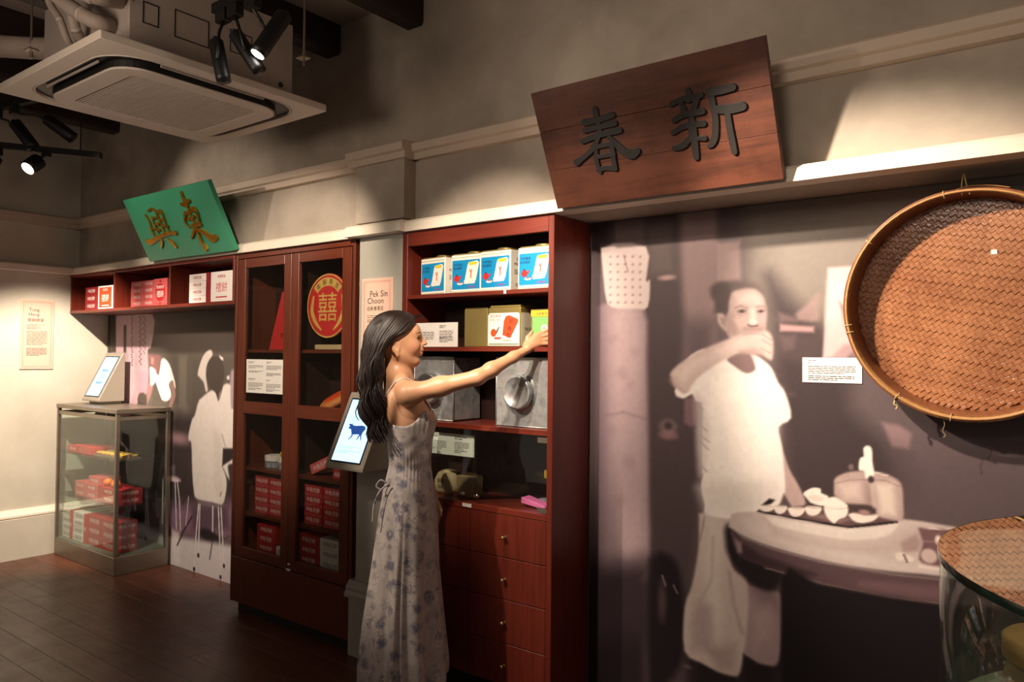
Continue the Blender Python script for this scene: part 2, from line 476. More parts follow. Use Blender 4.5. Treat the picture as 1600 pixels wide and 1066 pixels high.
def run_x(prof, x0, x1, yw):
    mb = MB(); return mb.prism([(yw - o, z) for o, z in prof], lambda a, b, h: (h, a, b), x0, x1)
def run_y(prof, y0, y1, xw):
    mb = MB(); return mb.prism([(xw + o, z) for o, z in prof], lambda a, b, h: (a, h, b), y0, y1)
CORN = [(0, 2.021), (0.08, 2.021), (0.08, 2.062), (0.066, 2.074), (0.0, 2.088)]
UPPR = [(0, 2.362), (0.034, 2.362), (0.034, 2.392), (0.05, 2.398), (0.055, 2.43), (0.045, 2.44), (0, 2.446)]
PX0, PX1 = -2.855, -2.532
struct(run_x(CORN, XL, 1.6, YF).build('trim_1', M['cream']))
struct(run_y(CORN, -1.8, YF, XL).build('trim_2', M['cream']))
struct(run_x(UPPR, XL, 1.6, YF).build('trim_3', M['mould']))
struct(run_y(UPPR, -1.8, YF, XL).build('trim_4', M['mould']))
# soffit board over the recessed murals
struct(MB().box(-6.03, 1.6, 2.47, 2.78, 2.0205, 2.0209).build('trim_5', M['cream']))
# lime-washed pilaster between the cabinets
pil = struct(MB().box(PX0 + 0.012, PX1, 2.495, 2.78, 0.30, 2.02).build('wall_pilaster', M['column']))
MB().box(PX0, PX1 + 0.008, 2.475, 2.55, 2.088, 2.362).build('frieze_block', M['wall'], pil)
run_x([(o + 0.035, z) for o, z in CORN[1:4]] + [(-0.2, 2.09), (-0.2, 2.021)], PX0 - 0.035, PX1 + 0.02, YF).build('capital', M['cream'], pil)
run_x([(o + 0.06, z) for o, z in UPPR[1:6]] + [(0, 2.446), (0, 2.362)], PX0 - 0.04, PX1 + 0.03, YF).build('upper_moulding', M['mould'], pil)
MB().box(PX0 - 0.012, PX1 + 0.002, 2.47, 2.78, 0.0, 0.285).build('plinth', M['column'], pil, 0.004)
MB().box(PX0 + 0.045, PX1 - 0.05, 2.464, 2.47, 0.055, 0.235).build('plinth_panel', M['column'], pil, 0.004)
run_x([(0.098, 0.285), (0.098, 0.30), (0.088, 0.315), (0.09, 0.33), (0.075, 0.345), (0.07, 0.36), (0, 0.36), (0, 0.285)], PX0 - 0.02, PX1 + 0.003, YF).build('base_moulding', M['column'], pil)
# panelled dado on the side wall
struct(MB().box(XL, -5.962, -1.8, 2.78, 0.0, 0.282).build('baseboard_left', M['wall_left']))
struct(run_y([(0, 0.288), (0.05, 0.288), (0.05, 0.302), (0.03, 0.318), (0.018, 0.335), (0, 0.338)], -1.8, 2.78, XL).build('trim_6', M['cream']))
# beams run from the room to the wall
for k in range(6):
    x = -2.54 - 0.59 * k
    struct(MB().prism([(x - 0.055, ZC + 0.02), (x - 0.055, 3.015), (x - 0.045, 3.0), (x + 0.045, 3.0), (x + 0.055, 3.015), (x + 0.055, ZC + 0.02)], lambda a, b, h: (a, h, b), -2.2, YF - 0.001).build('ceiling_beam', M['beam']))
# traced shapes of the two printed murals, in metres on the mural wall: (kind, sRGB, softness, alpha, geometry)
MURAL_RIGHT = [('p', (86, 72, 73), 0.09, 1.0, [(-1.759, 0.897), (-0.01, 1.091), (-0.014, 0.193), (-1.746, -0.425)]),
 ('p', (40, 30, 34), 0.09, 1.0, [(-1.754, 0.435), (-0.012, 0.778), (-0.015, 0.012), (-1.743, -0.692)]),
 ('p', (126, 116, 108), 0.066, 1.0, [(-1.035, 2.074), (0.269, 2.085), (0.266, 1.619), (-0.674, 1.587), (-0.938, 1.453), (-1.009, 1.642)]),
 ('p', (142, 118, 118), 0.02, 1.0, [(-1.304, 2.107), (-1.135, 2.086), (-1.132, 1.5), (-1.183, 1.451), (-1.268, 1.45), (-1.285, 1.676)]),
 ('p', (96, 80, 84), 0.0624, 1.0, [(-1.279, 1.6), (-1.133, 1.597), (-1.157, 1.353), (-1.267, 1.35)]),
 ('p', (166, 140, 138), 0.0144, 0.8, [(-1.139, 1.89), (-1.044, 1.892), (-1.039, 1.738), (-1.134, 1.731)]),
 ('p', (74, 60, 62), 0.03, 1.0, [(-1.451, 2.125), (-1.304, 2.056), (-1.281, 1.801), (-1.268, 1.55), (-1.283, 1.349), (-1.208, 1.253), (-1.202, 1.057), (-1.226, 0.711), (-1.257, 0.459), (-1.249, 0.069), (-1.43, 0.016)]),
 ('p', (108, 92, 88), 0.04, 0.6, [(-1.432, 1.993), (-1.32, 1.994), (-1.302, 1.777), (-1.419, 1.784)]),
 ('e', (190, 156, 150), 0.0075, 0.8, (-1.339, 1.769, 0.0351, 0.01)),
 ('p', (62, 50, 52), 0.0546, 1.0, [(-0.95, 1.757), (-0.847, 1.66), (-0.653, 1.456), (-0.653, 1.281), (-0.477, 1.123), (-0.477, 0.998), (-0.823, 0.933), (-0.903, 1.361)]),
 ('e', (120, 100, 100), 0.013, 0.8, (-1.33, 1.178, 0.0378, 0.0312)),
 ('e', (64, 50, 52), 0.01, 1.0, (-1.33, 1.183, 0.0162, 0.015)),
 ('e', (140, 104, 108), 0.01, 0.8, (-1.33, 1.146, 0.0392, 0.0175)),
 ('p', (120, 92, 96), 0.01, 1.0, [(-1.263, 1.294), (-1.219, 1.299), (-1.214, 1.196), (-1.236, 1.184), (-1.263, 1.199)]),
 ('e', (96, 80, 80), 0.0138, 0.5, (-0.891, 1.348, 0.0176, 0.011)),
 ('e', (96, 80, 80), 0.0132, 0.5, (-0.854, 1.325, 0.0132, 0.0079)),
 ('e', (96, 80, 80), 0.0138, 0.5, (-0.911, 1.591, 0.0161, 0.0097)),
 ('p', (150, 124, 122), 0.011, 0.8, [(-0.839, 1.612), (-0.803, 1.642), (-0.77, 1.678), (-0.755, 1.671), (-0.761, 1.629), (-0.761, 1.586), (-0.833, 1.59)]),
 ('p', (120, 98, 98), 0.0115, 0.7, [(-0.901, 1.62), (-0.839, 1.6), (-0.833, 1.581), (-0.894, 1.582)]),
 ('p', (196, 152, 150), 0.0088, 0.85, [(-0.894, 1.576), (-0.776, 1.565), (-0.776, 1.546), (-0.894, 1.551)]),
 ('p', (120, 96, 98), 0.0138, 0.7, [(-0.894, 1.532), (-0.839, 1.535), (-0.845, 1.488), (-0.881, 1.482)]),
 ('p', (84, 68, 70), 0.022, 0.5, [(-0.9, 1.545), (-0.749, 1.531), (-0.749, 1.464), (-0.82, 1.432), (-0.906, 1.463)]),
 ('p', (206, 176, 176), 0.0084, 1.0, [(-0.729, 1.77), (-0.625, 1.77), (-0.581, 1.758), (-0.581, 1.541), (-0.669, 1.458), (-0.746, 1.455)]),
 ('p', (226, 196, 194), 0.022, 0.6, [(-0.726, 1.719), (-0.669, 1.722), (-0.669, 1.602), (-0.732, 1.579)]),
 ('p', (122, 100, 100), 0.011, 0.9, [(-0.692, 1.651), (-0.669, 1.626), (-0.647, 1.578), (-0.636, 1.506), (-0.658, 1.53), (-0.678, 1.596)]),
 ('p', (150, 124, 126), 0.0132, 0.7, [(-0.68, 1.5), (-0.636, 1.506), (-0.624, 1.453), (-0.714, 1.458)]),
 ('p', (150, 120, 122), 0.0105, 0.8, [(-0.557, 1.243), (-0.507, 1.238), (-0.467, 1.211), (-0.476, 1.16), (-0.526, 1.165)]),
 ('p', (90, 74, 78), 0.057, 0.7, [(-0.534, 1.16), (-0.164, 1.151), (-0.164, 0.94), (-0.515, 0.909)]),
 ('p', (72, 58, 62), 0.0156, 1.0, [(-1.69, 2.088), (-1.446, 2.077), (-1.442, 1.883), (-1.688, 1.89)]),
 ('p', (112, 92, 94), 0.013, 0.8, [(-1.581, 2.092), (-1.446, 2.077), (-1.44, 1.886), (-1.571, 1.885)]),
 ('p', (150, 128, 132), 0.0175, 1.0, [(-1.654, 1.659), (-1.444, 1.648), (-1.429, 1.441), (-1.42, 1.217), (-1.414, 0.919), (-1.409, 0.727), (-1.408, 0.579), (-1.466, 0.539), (-1.621, 0.502), (-1.652, 0.892), (-1.66, 1.282)]),
 ('p', (186, 160, 162), 0.04, 0.85, [(-1.586, 1.626), (-1.457, 1.63), (-1.438, 1.291), (-1.431, 0.917), (-1.429, 0.694), (-1.543, 0.638), (-1.582, 1.131)]),
 ('p', (110, 90, 98), 0.0312, 0.8, [(-1.667, 1.659), (-1.631, 1.658), (-1.618, 1.128), (-1.612, 0.527), (-1.657, 0.518)]),
 ('e', (134, 110, 116), 0.0208, 0.3, (-1.568, 1.532, 0.009, 0.0078)),
 ('e', (134, 110, 116), 0.0216, 0.3, (-1.594, 1.517, 0.015, 0.0135)),
 ('e', (134, 110, 116), 0.0208, 0.3, (-1.481, 1.471, 0.0174, 0.0156)),
 ('e', (134, 110, 116), 0.0208, 0.3, (-1.54, 1.386, 0.0232, 0.0208)),
 ('e', (134, 110, 116), 0.0208, 0.3, (-1.497, 1.342, 0.0145, 0.013)),
 ('e', (134, 110, 116), 0.0208, 0.3, (-1.6, 1.145, 0.03, 0.026)),
 ('e', (134, 110, 116), 0.0208, 0.3, (-1.503, 1.023, 0.0261, 0.0234)),
 ('e', (134, 110, 116), 0.0216, 0.3, (-1.545, 0.859, 0.024, 0.0216)),
 ('l', (120, 98, 104), 0.0104, 0.5, 0.0039, [(-1.627, 1.205), (-1.53, 1.226), (-1.42, 1.202)]),
 ('p', (54, 42, 47), 0.078, 1.0, [(-1.694, 0.574), (-1.4, 0.64), (-1.39, 0.333), (-1.691, 0.263)]),
 ('p', (208, 188, 184), 0.0075, 1.0, [(-1.644, 1.91), (-1.433, 1.901), (-1.431, 1.765), (-1.414, 1.76), (-1.423, 1.655), (-1.482, 1.65), (-1.591, 1.661), (-1.623, 1.728)]),
 ('e', (150, 124, 122), 0.0032, 0.75, (-1.597, 1.871, 0.0066, 0.0054)),
 ('e', (150, 124, 122), 0.0032, 0.75, (-1.562, 1.869, 0.0066, 0.0054)),
 ('e', (150, 124, 122), 0.0031, 0.75, (-1.527, 1.866, 0.0066, 0.0052)),
 ('e', (150, 124, 122), 0.0032, 0.75, (-1.492, 1.864, 0.0064, 0.0054)),
 ('e', (150, 124, 122), 0.0031, 0.75, (-1.458, 1.861, 0.0062, 0.0052)),
 ('e', (150, 124, 122), 0.0032, 0.75, (-1.597, 1.839, 0.0068, 0.0054)),
 ('e', (150, 124, 122), 0.0032, 0.75, (-1.562, 1.837, 0.0068, 0.0054)),
 ('e', (150, 124, 122), 0.0032, 0.75, (-1.527, 1.835, 0.0066, 0.0054)),
 ('e', (150, 124, 122), 0.0031, 0.75, (-1.492, 1.832, 0.0064, 0.0052)),
 ('e', (150, 124, 122), 0.0031, 0.75, (-1.458, 1.83, 0.0064, 0.0052)),
 ('e', (150, 124, 122), 0.0032, 0.75, (-1.597, 1.807, 0.0068, 0.0054)),
 ('e', (150, 124, 122), 0.0031, 0.75, (-1.561, 1.805, 0.0066, 0.0052)),
 ('e', (150, 124, 122), 0.0031, 0.75, (-1.526, 1.803, 0.0064, 0.0052)),
 ('e', (150, 124, 122), 0.0031, 0.75, (-1.492, 1.801, 0.0064, 0.0052)),
 ('e', (150, 124, 122), 0.0031, 0.75, (-1.458, 1.799, 0.0064, 0.0052)),
 ('e', (150, 124, 122), 0.0032, 0.75, (-1.596, 1.775, 0.0066, 0.0054)),
 ('e', (150, 124, 122), 0.0031, 0.75, (-1.561, 1.773, 0.0066, 0.0052)),
 ('e', (150, 124, 122), 0.0032, 0.75, (-1.526, 1.772, 0.0066, 0.0054)),
 ('e', (150, 124, 122), 0.0032, 0.75, (-1.492, 1.77, 0.0066, 0.0054)),
 ('e', (150, 124, 122), 0.0031, 0.75, (-1.458, 1.768, 0.0064, 0.0052)),
 ('e', (150, 124, 122), 0.0031, 0.75, (-1.596, 1.743, 0.0066, 0.0052)),
 ('e', (150, 124, 122), 0.0032, 0.75, (-1.561, 1.742, 0.0066, 0.0054)),
 ('e', (150, 124, 122), 0.0031, 0.75, (-1.526, 1.74, 0.0066, 0.0052)),
 ('e', (150, 124, 122), 0.0031, 0.75, (-1.491, 1.738, 0.0064, 0.0052)),
 ('e', (150, 124, 122), 0.0031, 0.75, (-1.457, 1.737, 0.0062, 0.0052)),
 ('e', (150, 124, 122), 0.0031, 0.75, (-1.596, 1.711, 0.0068, 0.0052)),
 ('e', (150, 124, 122), 0.0032, 0.75, (-1.56, 1.71, 0.0066, 0.0054)),
 ('e', (150, 124, 122), 0.0032, 0.75, (-1.526, 1.709, 0.0066, 0.0054)),
 ('e', (150, 124, 122), 0.0031, 0.75, (-1.491, 1.707, 0.0064, 0.0052)),
 ('e', (150, 124, 122), 0.0031, 0.75, (-1.457, 1.706, 0.0064, 0.0052)),
 ('e', (150, 124, 122), 0.0032, 0.75, (-1.596, 1.68, 0.0068, 0.0054)),
 ('e', (150, 124, 122), 0.0031, 0.75, (-1.56, 1.678, 0.0066, 0.0052)),
 ('e', (150, 124, 122), 0.0031, 0.75, (-1.525, 1.677, 0.0064, 0.0052)),
 ('e', (150, 124, 122), 0.0031, 0.75, (-1.491, 1.676, 0.0064, 0.0052)),
 ('e', (150, 124, 122), 0.0031, 0.75, (-1.457, 1.675, 0.0064, 0.0052)),
 ('l', (120, 96, 96), 0.0026, 0.8, 0.0021, [(-1.534, 1.874), (-1.513, 1.8)]),
 ('p', (30, 22, 25), 0.024, 1.0, [(-1.367, 0.682), (-1.291, 0.651), (-1.257, 0.485), (-1.263, 0.299), (-1.322, 0.182), (-1.405, 0.16), (-1.408, 0.643)]),
 ('l', (150, 126, 124), 0.0038, 0.8, 0.0038, [(-1.352, 0.59), (-1.338, 0.555)]),
 ('l', (140, 116, 116), 0.0038, 0.8, 0.0031, [(-1.304, 0.562), (-1.287, 0.534)]),
 ('e', (90, 70, 74), 0.015, 0.7, (-1.352, 0.49, 0.0168, 0.075)),
 ('e', (110, 92, 94), 0.0072, 0.7, (-1.243, 0.261, 0.0162, 0.0072)),
 ('p', (150, 128, 128), 0.0092, 1.0, [(-1.079, 0.681), (-1.018, 0.633), (-0.983, 0.617), (-0.901, 0.615), (-0.885, 0.584), (-0.884, 0.477), (-0.895, 0.372), (-0.923, 0.343), (-0.97, 0.342), (-1.005, 0.356), (-1.023, 0.369), (-1.03, 0.532), (-1.073, 0.641)]),
 ('p', (120, 96, 100), 0.0322, 0.8, [(-1.0, 0.613), (-0.901, 0.621), (-0.89, 0.538), (-0.959, 0.569)]),
 ('p', (176, 150, 150), 0.0322, 0.6, [(-0.994, 0.516), (-0.93, 0.552), (-0.924, 0.439), (-0.982, 0.397)]),
 ('p', (186, 168, 160), 0.0092, 1.0, [(-1.2, 0.855), (-1.062, 0.868), (-1.08, 0.806), (-1.079, 0.735), (-1.061, 0.661), (-1.015, 0.64), (-1.006, 0.536), (-1.015, 0.418), (-1.024, 0.357), (-1.047, 0.273), (-1.115, 0.27), (-1.184, 0.288), (-1.256, 0.319), (-1.257, 0.485), (-1.228, 0.576), (-1.203, 0.709), (-1.2, 0.8)]),
 ('p', (204, 190, 180), 0.0288, 0.7, [(-1.168, 0.841), (-1.092, 0.84), (-1.116, 0.633), (-1.103, 0.493), (-1.128, 0.392), (-1.166, 0.527), (-1.186, 0.681)]),
 ('p', (150, 128, 128), 0.0288, 0.6, [(-1.198, 0.521), (-1.147, 0.507), (-1.146, 0.34), (-1.23, 0.332), (-1.231, 0.441)]),
 ('p', (146, 124, 124), 0.0276, 0.6, [(-1.165, 0.347), (-1.054, 0.391), (-1.059, 0.29), (-1.115, 0.282)]),
 ('l', (150, 130, 128), 0.012, 0.7, 0.0048, [(-1.079, 0.652), (-1.063, 0.548), (-1.03, 0.438)]),
 ('l', (164, 146, 140), 0.0096, 0.6, 0.0048, [(-1.142, 0.773), (-1.148, 0.615), (-1.192, 0.522)]),
 ('l', (130, 110, 108), 0.0048, 0.7, 0.003, [(-1.178, 0.846), (-1.187, 0.79), (-1.196, 0.752)]),
 ('p', (34, 26, 29), 0.0115, 1.0, [(-1.2, 0.287), (-1.115, 0.269), (-1.048, 0.272), (-1.059, 0.22), (-1.203, 0.181)]),
 ('p', (30, 23, 26), 0.011, 1.0, [(-1.023, 0.361), (-0.97, 0.341), (-0.923, 0.343), (-0.912, 0.26), (-1.005, 0.235)]),
 ('p', (34, 25, 28), 0.0176, 1.0, [(-1.098, 0.803), (-1.08, 0.83), (-1.043, 0.793), (-1.007, 0.735), (-0.89, 0.708), (-0.89, 0.651), (-0.93, 0.61), (-0.994, 0.626), (-1.043, 0.664), (-1.073, 0.7), (-1.092, 0.744)]),
 ('p', (178, 152, 148), 0.0066, 1.0, [(-0.921, 1.227), (-0.89, 1.144), (-0.86, 1.059), (-0.829, 1.006), (-0.802, 0.943), (-0.839, 0.928), (-0.854, 0.931), (-0.895, 1.004), (-0.906, 1.101), (-0.919, 1.178)]),
 ('p', (150, 126, 122), 0.0115, 0.6, [(-0.921, 1.225), (-0.896, 1.154), (-0.89, 1.071), (-0.903, 1.091), (-0.919, 1.178)]),
 ('p', (234, 222, 216), 0.0069, 1.0, [(-1.303, 1.319), (-1.269, 1.294), (-1.236, 1.311), (-1.224, 1.304), (-1.214, 1.286), (-1.187, 1.255), (-1.189, 1.035), (-1.186, 1.005), (-1.192, 0.959), (-1.177, 0.89), (-1.169, 0.856), (-1.046, 0.853), (-0.957, 0.879), (-0.9, 0.92), (-0.881, 0.965), (-0.874, 0.994), (-0.886, 1.135), (-0.898, 1.205), (-0.854, 1.241), (-0.873, 1.325), (-0.901, 1.367), (-0.92, 1.409), (-0.939, 1.433), (-0.978, 1.461), (-1.003, 1.464), (-0.988, 1.427), (-0.988, 1.408), (-1.018, 1.397), (-1.058, 1.421), (-1.089, 1.446), (-1.068, 1.471), (-1.141, 1.47), (-1.189, 1.485), (-1.259, 1.439)]),
 ('p', (244, 234, 226), 0.046, 0.9, [(-1.157, 1.378), (-0.937, 1.383), (-0.909, 1.222), (-0.925, 0.99), (-1.104, 0.898), (-1.182, 1.108)]),
 ('p', (206, 192, 188), 0.0192, 0.7, [(-1.222, 1.307), (-1.186, 1.286), (-1.163, 1.188), (-1.168, 1.122), (-1.179, 1.022), (-1.202, 0.998), (-1.214, 1.13)]),
 ('l', (170, 152, 150), 0.003, 0.8, 0.0025, [(-1.204, 1.28), (-1.185, 1.253)]),
 ('l', (170, 152, 150), 0.003, 0.8, 0.0025, [(-1.206, 1.202), (-1.168, 1.171)]),
 ('l', (170, 152, 150), 0.003, 0.8, 0.0025, [(-1.203, 1.158), (-1.157, 1.131)]),
 ('l', (170, 152, 150), 0.003, 0.8, 0.0025, [(-1.197, 1.131), (-1.162, 1.101)]),
 ('l', (170, 152, 150), 0.003, 0.8, 0.0025, [(-1.197, 1.043), (-1.168, 1.018)]),
 ('p', (214, 202, 194), 0.0336, 0.7, [(-1.202, 0.965), (-0.9, 1.024), (-0.9, 0.967), (-0.968, 0.907), (-1.173, 0.853), (-1.211, 0.953)]),
 ('p', (40, 30, 32), 0.0046, 1.0, [(-0.963, 0.913), (-0.931, 0.945), (-0.908, 0.943), (-0.926, 0.925)]),
 ('p', (226, 214, 206), 0.0046, 1.0, [(-0.905, 1.003), (-0.895, 0.962), (-0.903, 0.931), (-0.921, 0.965)]),
 ('p', (126, 102, 102), 0.0115, 1.0, [(-1.089, 1.446), (-1.068, 1.466), (-1.003, 1.466), (-0.986, 1.422), (-0.99, 1.408), (-1.018, 1.4), (-1.053, 1.419)]),
 ('p', (92, 78, 76), 0.0184, 1.0, [(-1.158, 1.718), (-1.111, 1.736), (-1.049, 1.742), (-0.989, 1.729), (-0.955, 1.699), (-0.95, 1.669), (-0.999, 1.686), (-1.09, 1.68), (-1.1, 1.625), (-1.141, 1.626), (-1.136, 1.671)]),
 ('e', (76, 63, 62), 0.015, 0.9, (-1.116, 1.701, 0.04, 0.04)),
 ('p', (74, 61, 60), 0.012, 1.0, [(-1.136, 1.656), (-1.09, 1.69), (-1.084, 1.62), (-1.1, 1.605), (-1.131, 1.626)]),
 ('p', (170, 146, 142), 0.0092, 1.0, [(-1.077, 1.694), (-1.049, 1.708), (-0.999, 1.71), (-0.964, 1.689), (-0.947, 1.65), (-0.942, 1.616), (-0.944, 1.577), (-0.949, 1.548), (-0.969, 1.529), (-1.068, 1.52), (-1.094, 1.555), (-1.1, 1.59), (-1.087, 1.625), (-1.084, 1.664)]),
 ('p', (196, 174, 168), 0.0216, 0.8, [(-1.059, 1.693), (-0.989, 1.7), (-0.959, 1.67), (-0.964, 1.646), (-1.049, 1.653)]),
 ('p', (150, 126, 122), 0.0144, 0.8, [(-1.097, 1.615), (-1.069, 1.624), (-1.048, 1.569), (-1.053, 1.54), (-1.089, 1.545)]),
 ('p', (184, 160, 154), 0.0096, 1.0, [(-1.131, 1.618), (-1.11, 1.62), (-1.1, 1.605), (-1.105, 1.59), (-1.094, 1.555), (-1.115, 1.57), (-1.128, 1.591)]),
 ('p', (134, 110, 108), 0.0072, 0.8, [(-1.119, 1.608), (-1.106, 1.605), (-1.107, 1.59), (-1.099, 1.57), (-1.112, 1.58)]),
 ('l', (140, 116, 112), 0.0048, 0.8, 0.0042, [(-1.059, 1.641), (-1.039, 1.648), (-1.014, 1.637)]),
 ('l', (140, 116, 112), 0.0046, 0.8, 0.004, [(-0.979, 1.641), (-0.955, 1.643), (-0.946, 1.63)]),
 ('e', (104, 84, 82), 0.0038, 1.0, (-1.035, 1.627, 0.0175, 0.0067)),
 ('e', (104, 84, 82), 0.0037, 1.0, (-0.964, 1.625, 0.0138, 0.006)),
 ('e', (64, 52, 52), 0.0029, 1.0, (-1.035, 1.627, 0.006, 0.0053)),
 ('e', (64, 52, 52), 0.0028, 1.0, (-0.963, 1.625, 0.0051, 0.0051)),
 ('l', (160, 136, 132), 0.0038, 0.7, 0.0024, [(-1.051, 1.616), (-1.028, 1.612), (-1.013, 1.619)]),
 ('l', (160, 136, 132), 0.0037, 0.7, 0.0023, [(-0.976, 1.614), (-0.954, 1.614)]),
 ('p', (204, 182, 174), 0.0096, 0.8, [(-1.004, 1.637), (-0.986, 1.637), (-0.979, 1.583), (-1.003, 1.578), (-1.008, 1.598)]),
 ('e', (206, 184, 178), 0.006, 1.0, (-0.993, 1.586, 0.0138, 0.0108)),
 ('l', (96, 76, 74), 0.0038, 1.0, 0.0036, [(-1.012, 1.576), (-0.998, 1.57), (-0.976, 1.572)]),
 ('p', (186, 160, 154), 0.012, 0.7, [(-1.069, 1.599), (-1.018, 1.608), (-1.013, 1.574), (-1.048, 1.564)]),
 ('p', (140, 116, 112), 0.0092, 0.6, [(-1.028, 1.569), (-0.954, 1.568), (-0.954, 1.548), (-1.028, 1.554)]),
 ('p', (196, 172, 166), 0.0092, 1.0, [(-1.323, 1.386), (-1.298, 1.417), (-1.259, 1.444), (-1.189, 1.484), (-1.11, 1.515), (-1.048, 1.537), (-0.988, 1.542), (-0.954, 1.551), (-0.935, 1.548), (-0.919, 1.515), (-0.921, 1.452), (-0.939, 1.452), (-0.961, 1.466), (-0.988, 1.466), (-1.038, 1.471), (-1.078, 1.456), (-1.13, 1.43), (-1.204, 1.378), (-1.236, 1.337), (-1.25, 1.31), (-1.28, 1.32), (-1.309, 1.345)]),
 ('p', (214, 192, 186), 0.0207, 0.7, [(-1.292, 1.397), (-1.188, 1.465), (-1.068, 1.515), (-1.028, 1.52), (-1.038, 1.49), (-1.141, 1.45), (-1.231, 1.388), (-1.275, 1.346)]),
 ('p', (168, 142, 138), 0.015, 0.7, [(-1.32, 1.386), (-1.297, 1.35), (-1.253, 1.315), (-1.258, 1.305), (-1.303, 1.334), (-1.326, 1.36)]),
 ('p', (160, 134, 130), 0.0115, 0.7, [(-1.048, 1.481), (-0.988, 1.49), (-0.954, 1.471), (-0.961, 1.464), (-1.038, 1.468)]),
 ('l', (150, 126, 122), 0.0036, 0.75, 0.0024, [(-0.954, 1.539), (-0.925, 1.517)]),
 ('l', (150, 126, 122), 0.0036, 0.75, 0.0024, [(-0.957, 1.52), (-0.925, 1.5)]),
 ('l', (150, 126, 122), 0.0034, 0.75, 0.0023, [(-0.964, 1.49), (-0.927, 1.471)]),
 ('l', (150, 126, 122), 0.0036, 0.6, 0.0024, [(-1.028, 1.54), (-0.988, 1.544), (-0.954, 1.539)]),
 ('p', (236, 226, 220), 0.0072, 1.0, [(-1.3, 1.319), (-1.269, 1.295), (-1.236, 1.312), (-1.245, 1.318), (-1.269, 1.307), (-1.297, 1.327)]),
 ('p', (196, 178, 172), 0.0057, 1.0, [(-1.072, 0.87), (-0.977, 0.892), (-0.856, 0.899), (-0.686, 0.91), (-0.489, 0.931), (-0.349, 0.926), (-0.29, 0.927), (-0.078, 0.938), (-0.079, 0.761), (-0.383, 0.765), (-0.529, 0.755), (-0.686, 0.75), (-0.826, 0.761), (-0.946, 0.777), (-1.027, 0.796), (-1.065, 0.815), (-1.081, 0.825)]),
 ('p', (210, 194, 188), 0.0252, 0.8, [(-1.027, 0.857), (-0.94, 0.845), (-0.741, 0.815), (-0.529, 0.782), (-0.406, 0.782), (-0.529, 0.766), (-0.741, 0.769), (-0.915, 0.788), (-1.02, 0.815)]),
 ('p', (176, 154, 150), 0.02, 0.5, [(-0.952, 0.88), (-0.903, 0.838), (-0.686, 0.812), (-0.529, 0.848), (-0.489, 0.898), (-0.349, 0.908), (-0.349, 0.876), (-0.529, 0.821), (-0.686, 0.795), (-0.915, 0.812)]),
 ('l', (150, 126, 124), 0.0036, 0.8, 0.003, [(-1.081, 0.822), (-1.027, 0.789), (-0.915, 0.764), (-0.741, 0.746), (-0.529, 0.744), (-0.383, 0.754)]),
 ('p', (88, 66, 70), 0.0076, 1.0, [(-1.078, 0.813), (-1.033, 0.785), (-0.915, 0.758), (-0.741, 0.74), (-0.529, 0.741), (-0.383, 0.751), (-0.079, 0.756), (-0.079, 0.683), (-0.383, 0.677), (-0.529, 0.672), (-0.686, 0.672), (-0.826, 0.684), (-0.945, 0.699), (-1.039, 0.719), (-1.065, 0.765)]),
 ('p', (56, 40, 44), 0.0132, 0.9, [(-1.039, 0.769), (-0.946, 0.735), (-0.826, 0.713), (-0.763, 0.701), (-0.826, 0.687), (-0.945, 0.699), (-1.039, 0.719)]),
 ('p', (116, 86, 90), 0.012, 0.6, [(-0.632, 0.708), (-0.387, 0.732), (-0.387, 0.689), (-0.529, 0.683), (-0.632, 0.685)]),
 ('l', (150, 124, 122), 0.0036, 0.8, 0.0026, [(-0.945, 0.693), (-0.741, 0.673), (-0.529, 0.669), (-0.383, 0.678)]),
 ('p', (24, 17, 20), 0.012, 1.0, [(-0.888, 0.67), (-0.763, 0.669), (-0.632, 0.669), (-0.529, 0.669), (-0.383, 0.674), (-0.079, 0.688), (-0.08, 0.399), (-0.884, 0.161)]),
 ('p', (150, 126, 124), 0.0069, 0.8, [(-1.059, 0.778), (-1.033, 0.77), (-1.03, 0.733), (-1.046, 0.731)]),
 ('p', (220, 206, 198), 0.0063, 1.0, [(-0.949, 0.88), (-0.821, 0.874), (-0.664, 0.876), (-0.58, 0.896), (-0.511, 0.914), (-0.524, 0.885), (-0.549, 0.865), (-0.632, 0.841), (-0.719, 0.836), (-0.821, 0.841), (-0.915, 0.852)]),
 ('p', (96, 72, 72), 0.0053, 1.0, [(-0.971, 0.896), (-0.892, 0.918), (-0.741, 0.931), (-0.58, 0.935), (-0.511, 0.92), (-0.662, 0.879), (-0.809, 0.887)]),
 ('p', (150, 122, 118), 0.011, 0.7, [(-0.798, 0.901), (-0.719, 0.917), (-0.654, 0.909), (-0.686, 0.89)]),
 ('l', (40, 30, 32), 0.0024, 1.0, 0.0036, [(-0.972, 0.894), (-0.821, 0.886), (-0.662, 0.88), (-0.511, 0.919)]),
 ('p', (236, 224, 214), 0.0035, 1.0, [(-0.812, 0.975), (-0.781, 1.0), (-0.753, 1.0), (-0.75, 0.986), (-0.725, 0.974), (-0.741, 0.943), (-0.787, 0.949)]),
 ('e', (200, 178, 170), 0.0026, 0.5, (-0.767, 0.966, 0.0264, 0.011)),
 ('p', (232, 218, 208), 0.0035, 1.0, [(-0.971, 0.912), (-0.939, 0.919), (-0.907, 0.92), (-0.917, 0.906), (-0.932, 0.898), (-0.948, 0.896), (-0.963, 0.901)]),
 ('e', (190, 166, 158), 0.0023, 0.7, (-0.939, 0.917, 0.0236, 0.0029)),
 ('p', (232, 218, 208), 0.0035, 1.0, [(-0.917, 0.917), (-0.892, 0.924), (-0.867, 0.924), (-0.874, 0.905), (-0.887, 0.896), (-0.899, 0.894), (-0.91, 0.902)]),
 ('e', (190, 166, 158), 0.0023, 0.7, (-0.892, 0.921, 0.019, 0.004)),
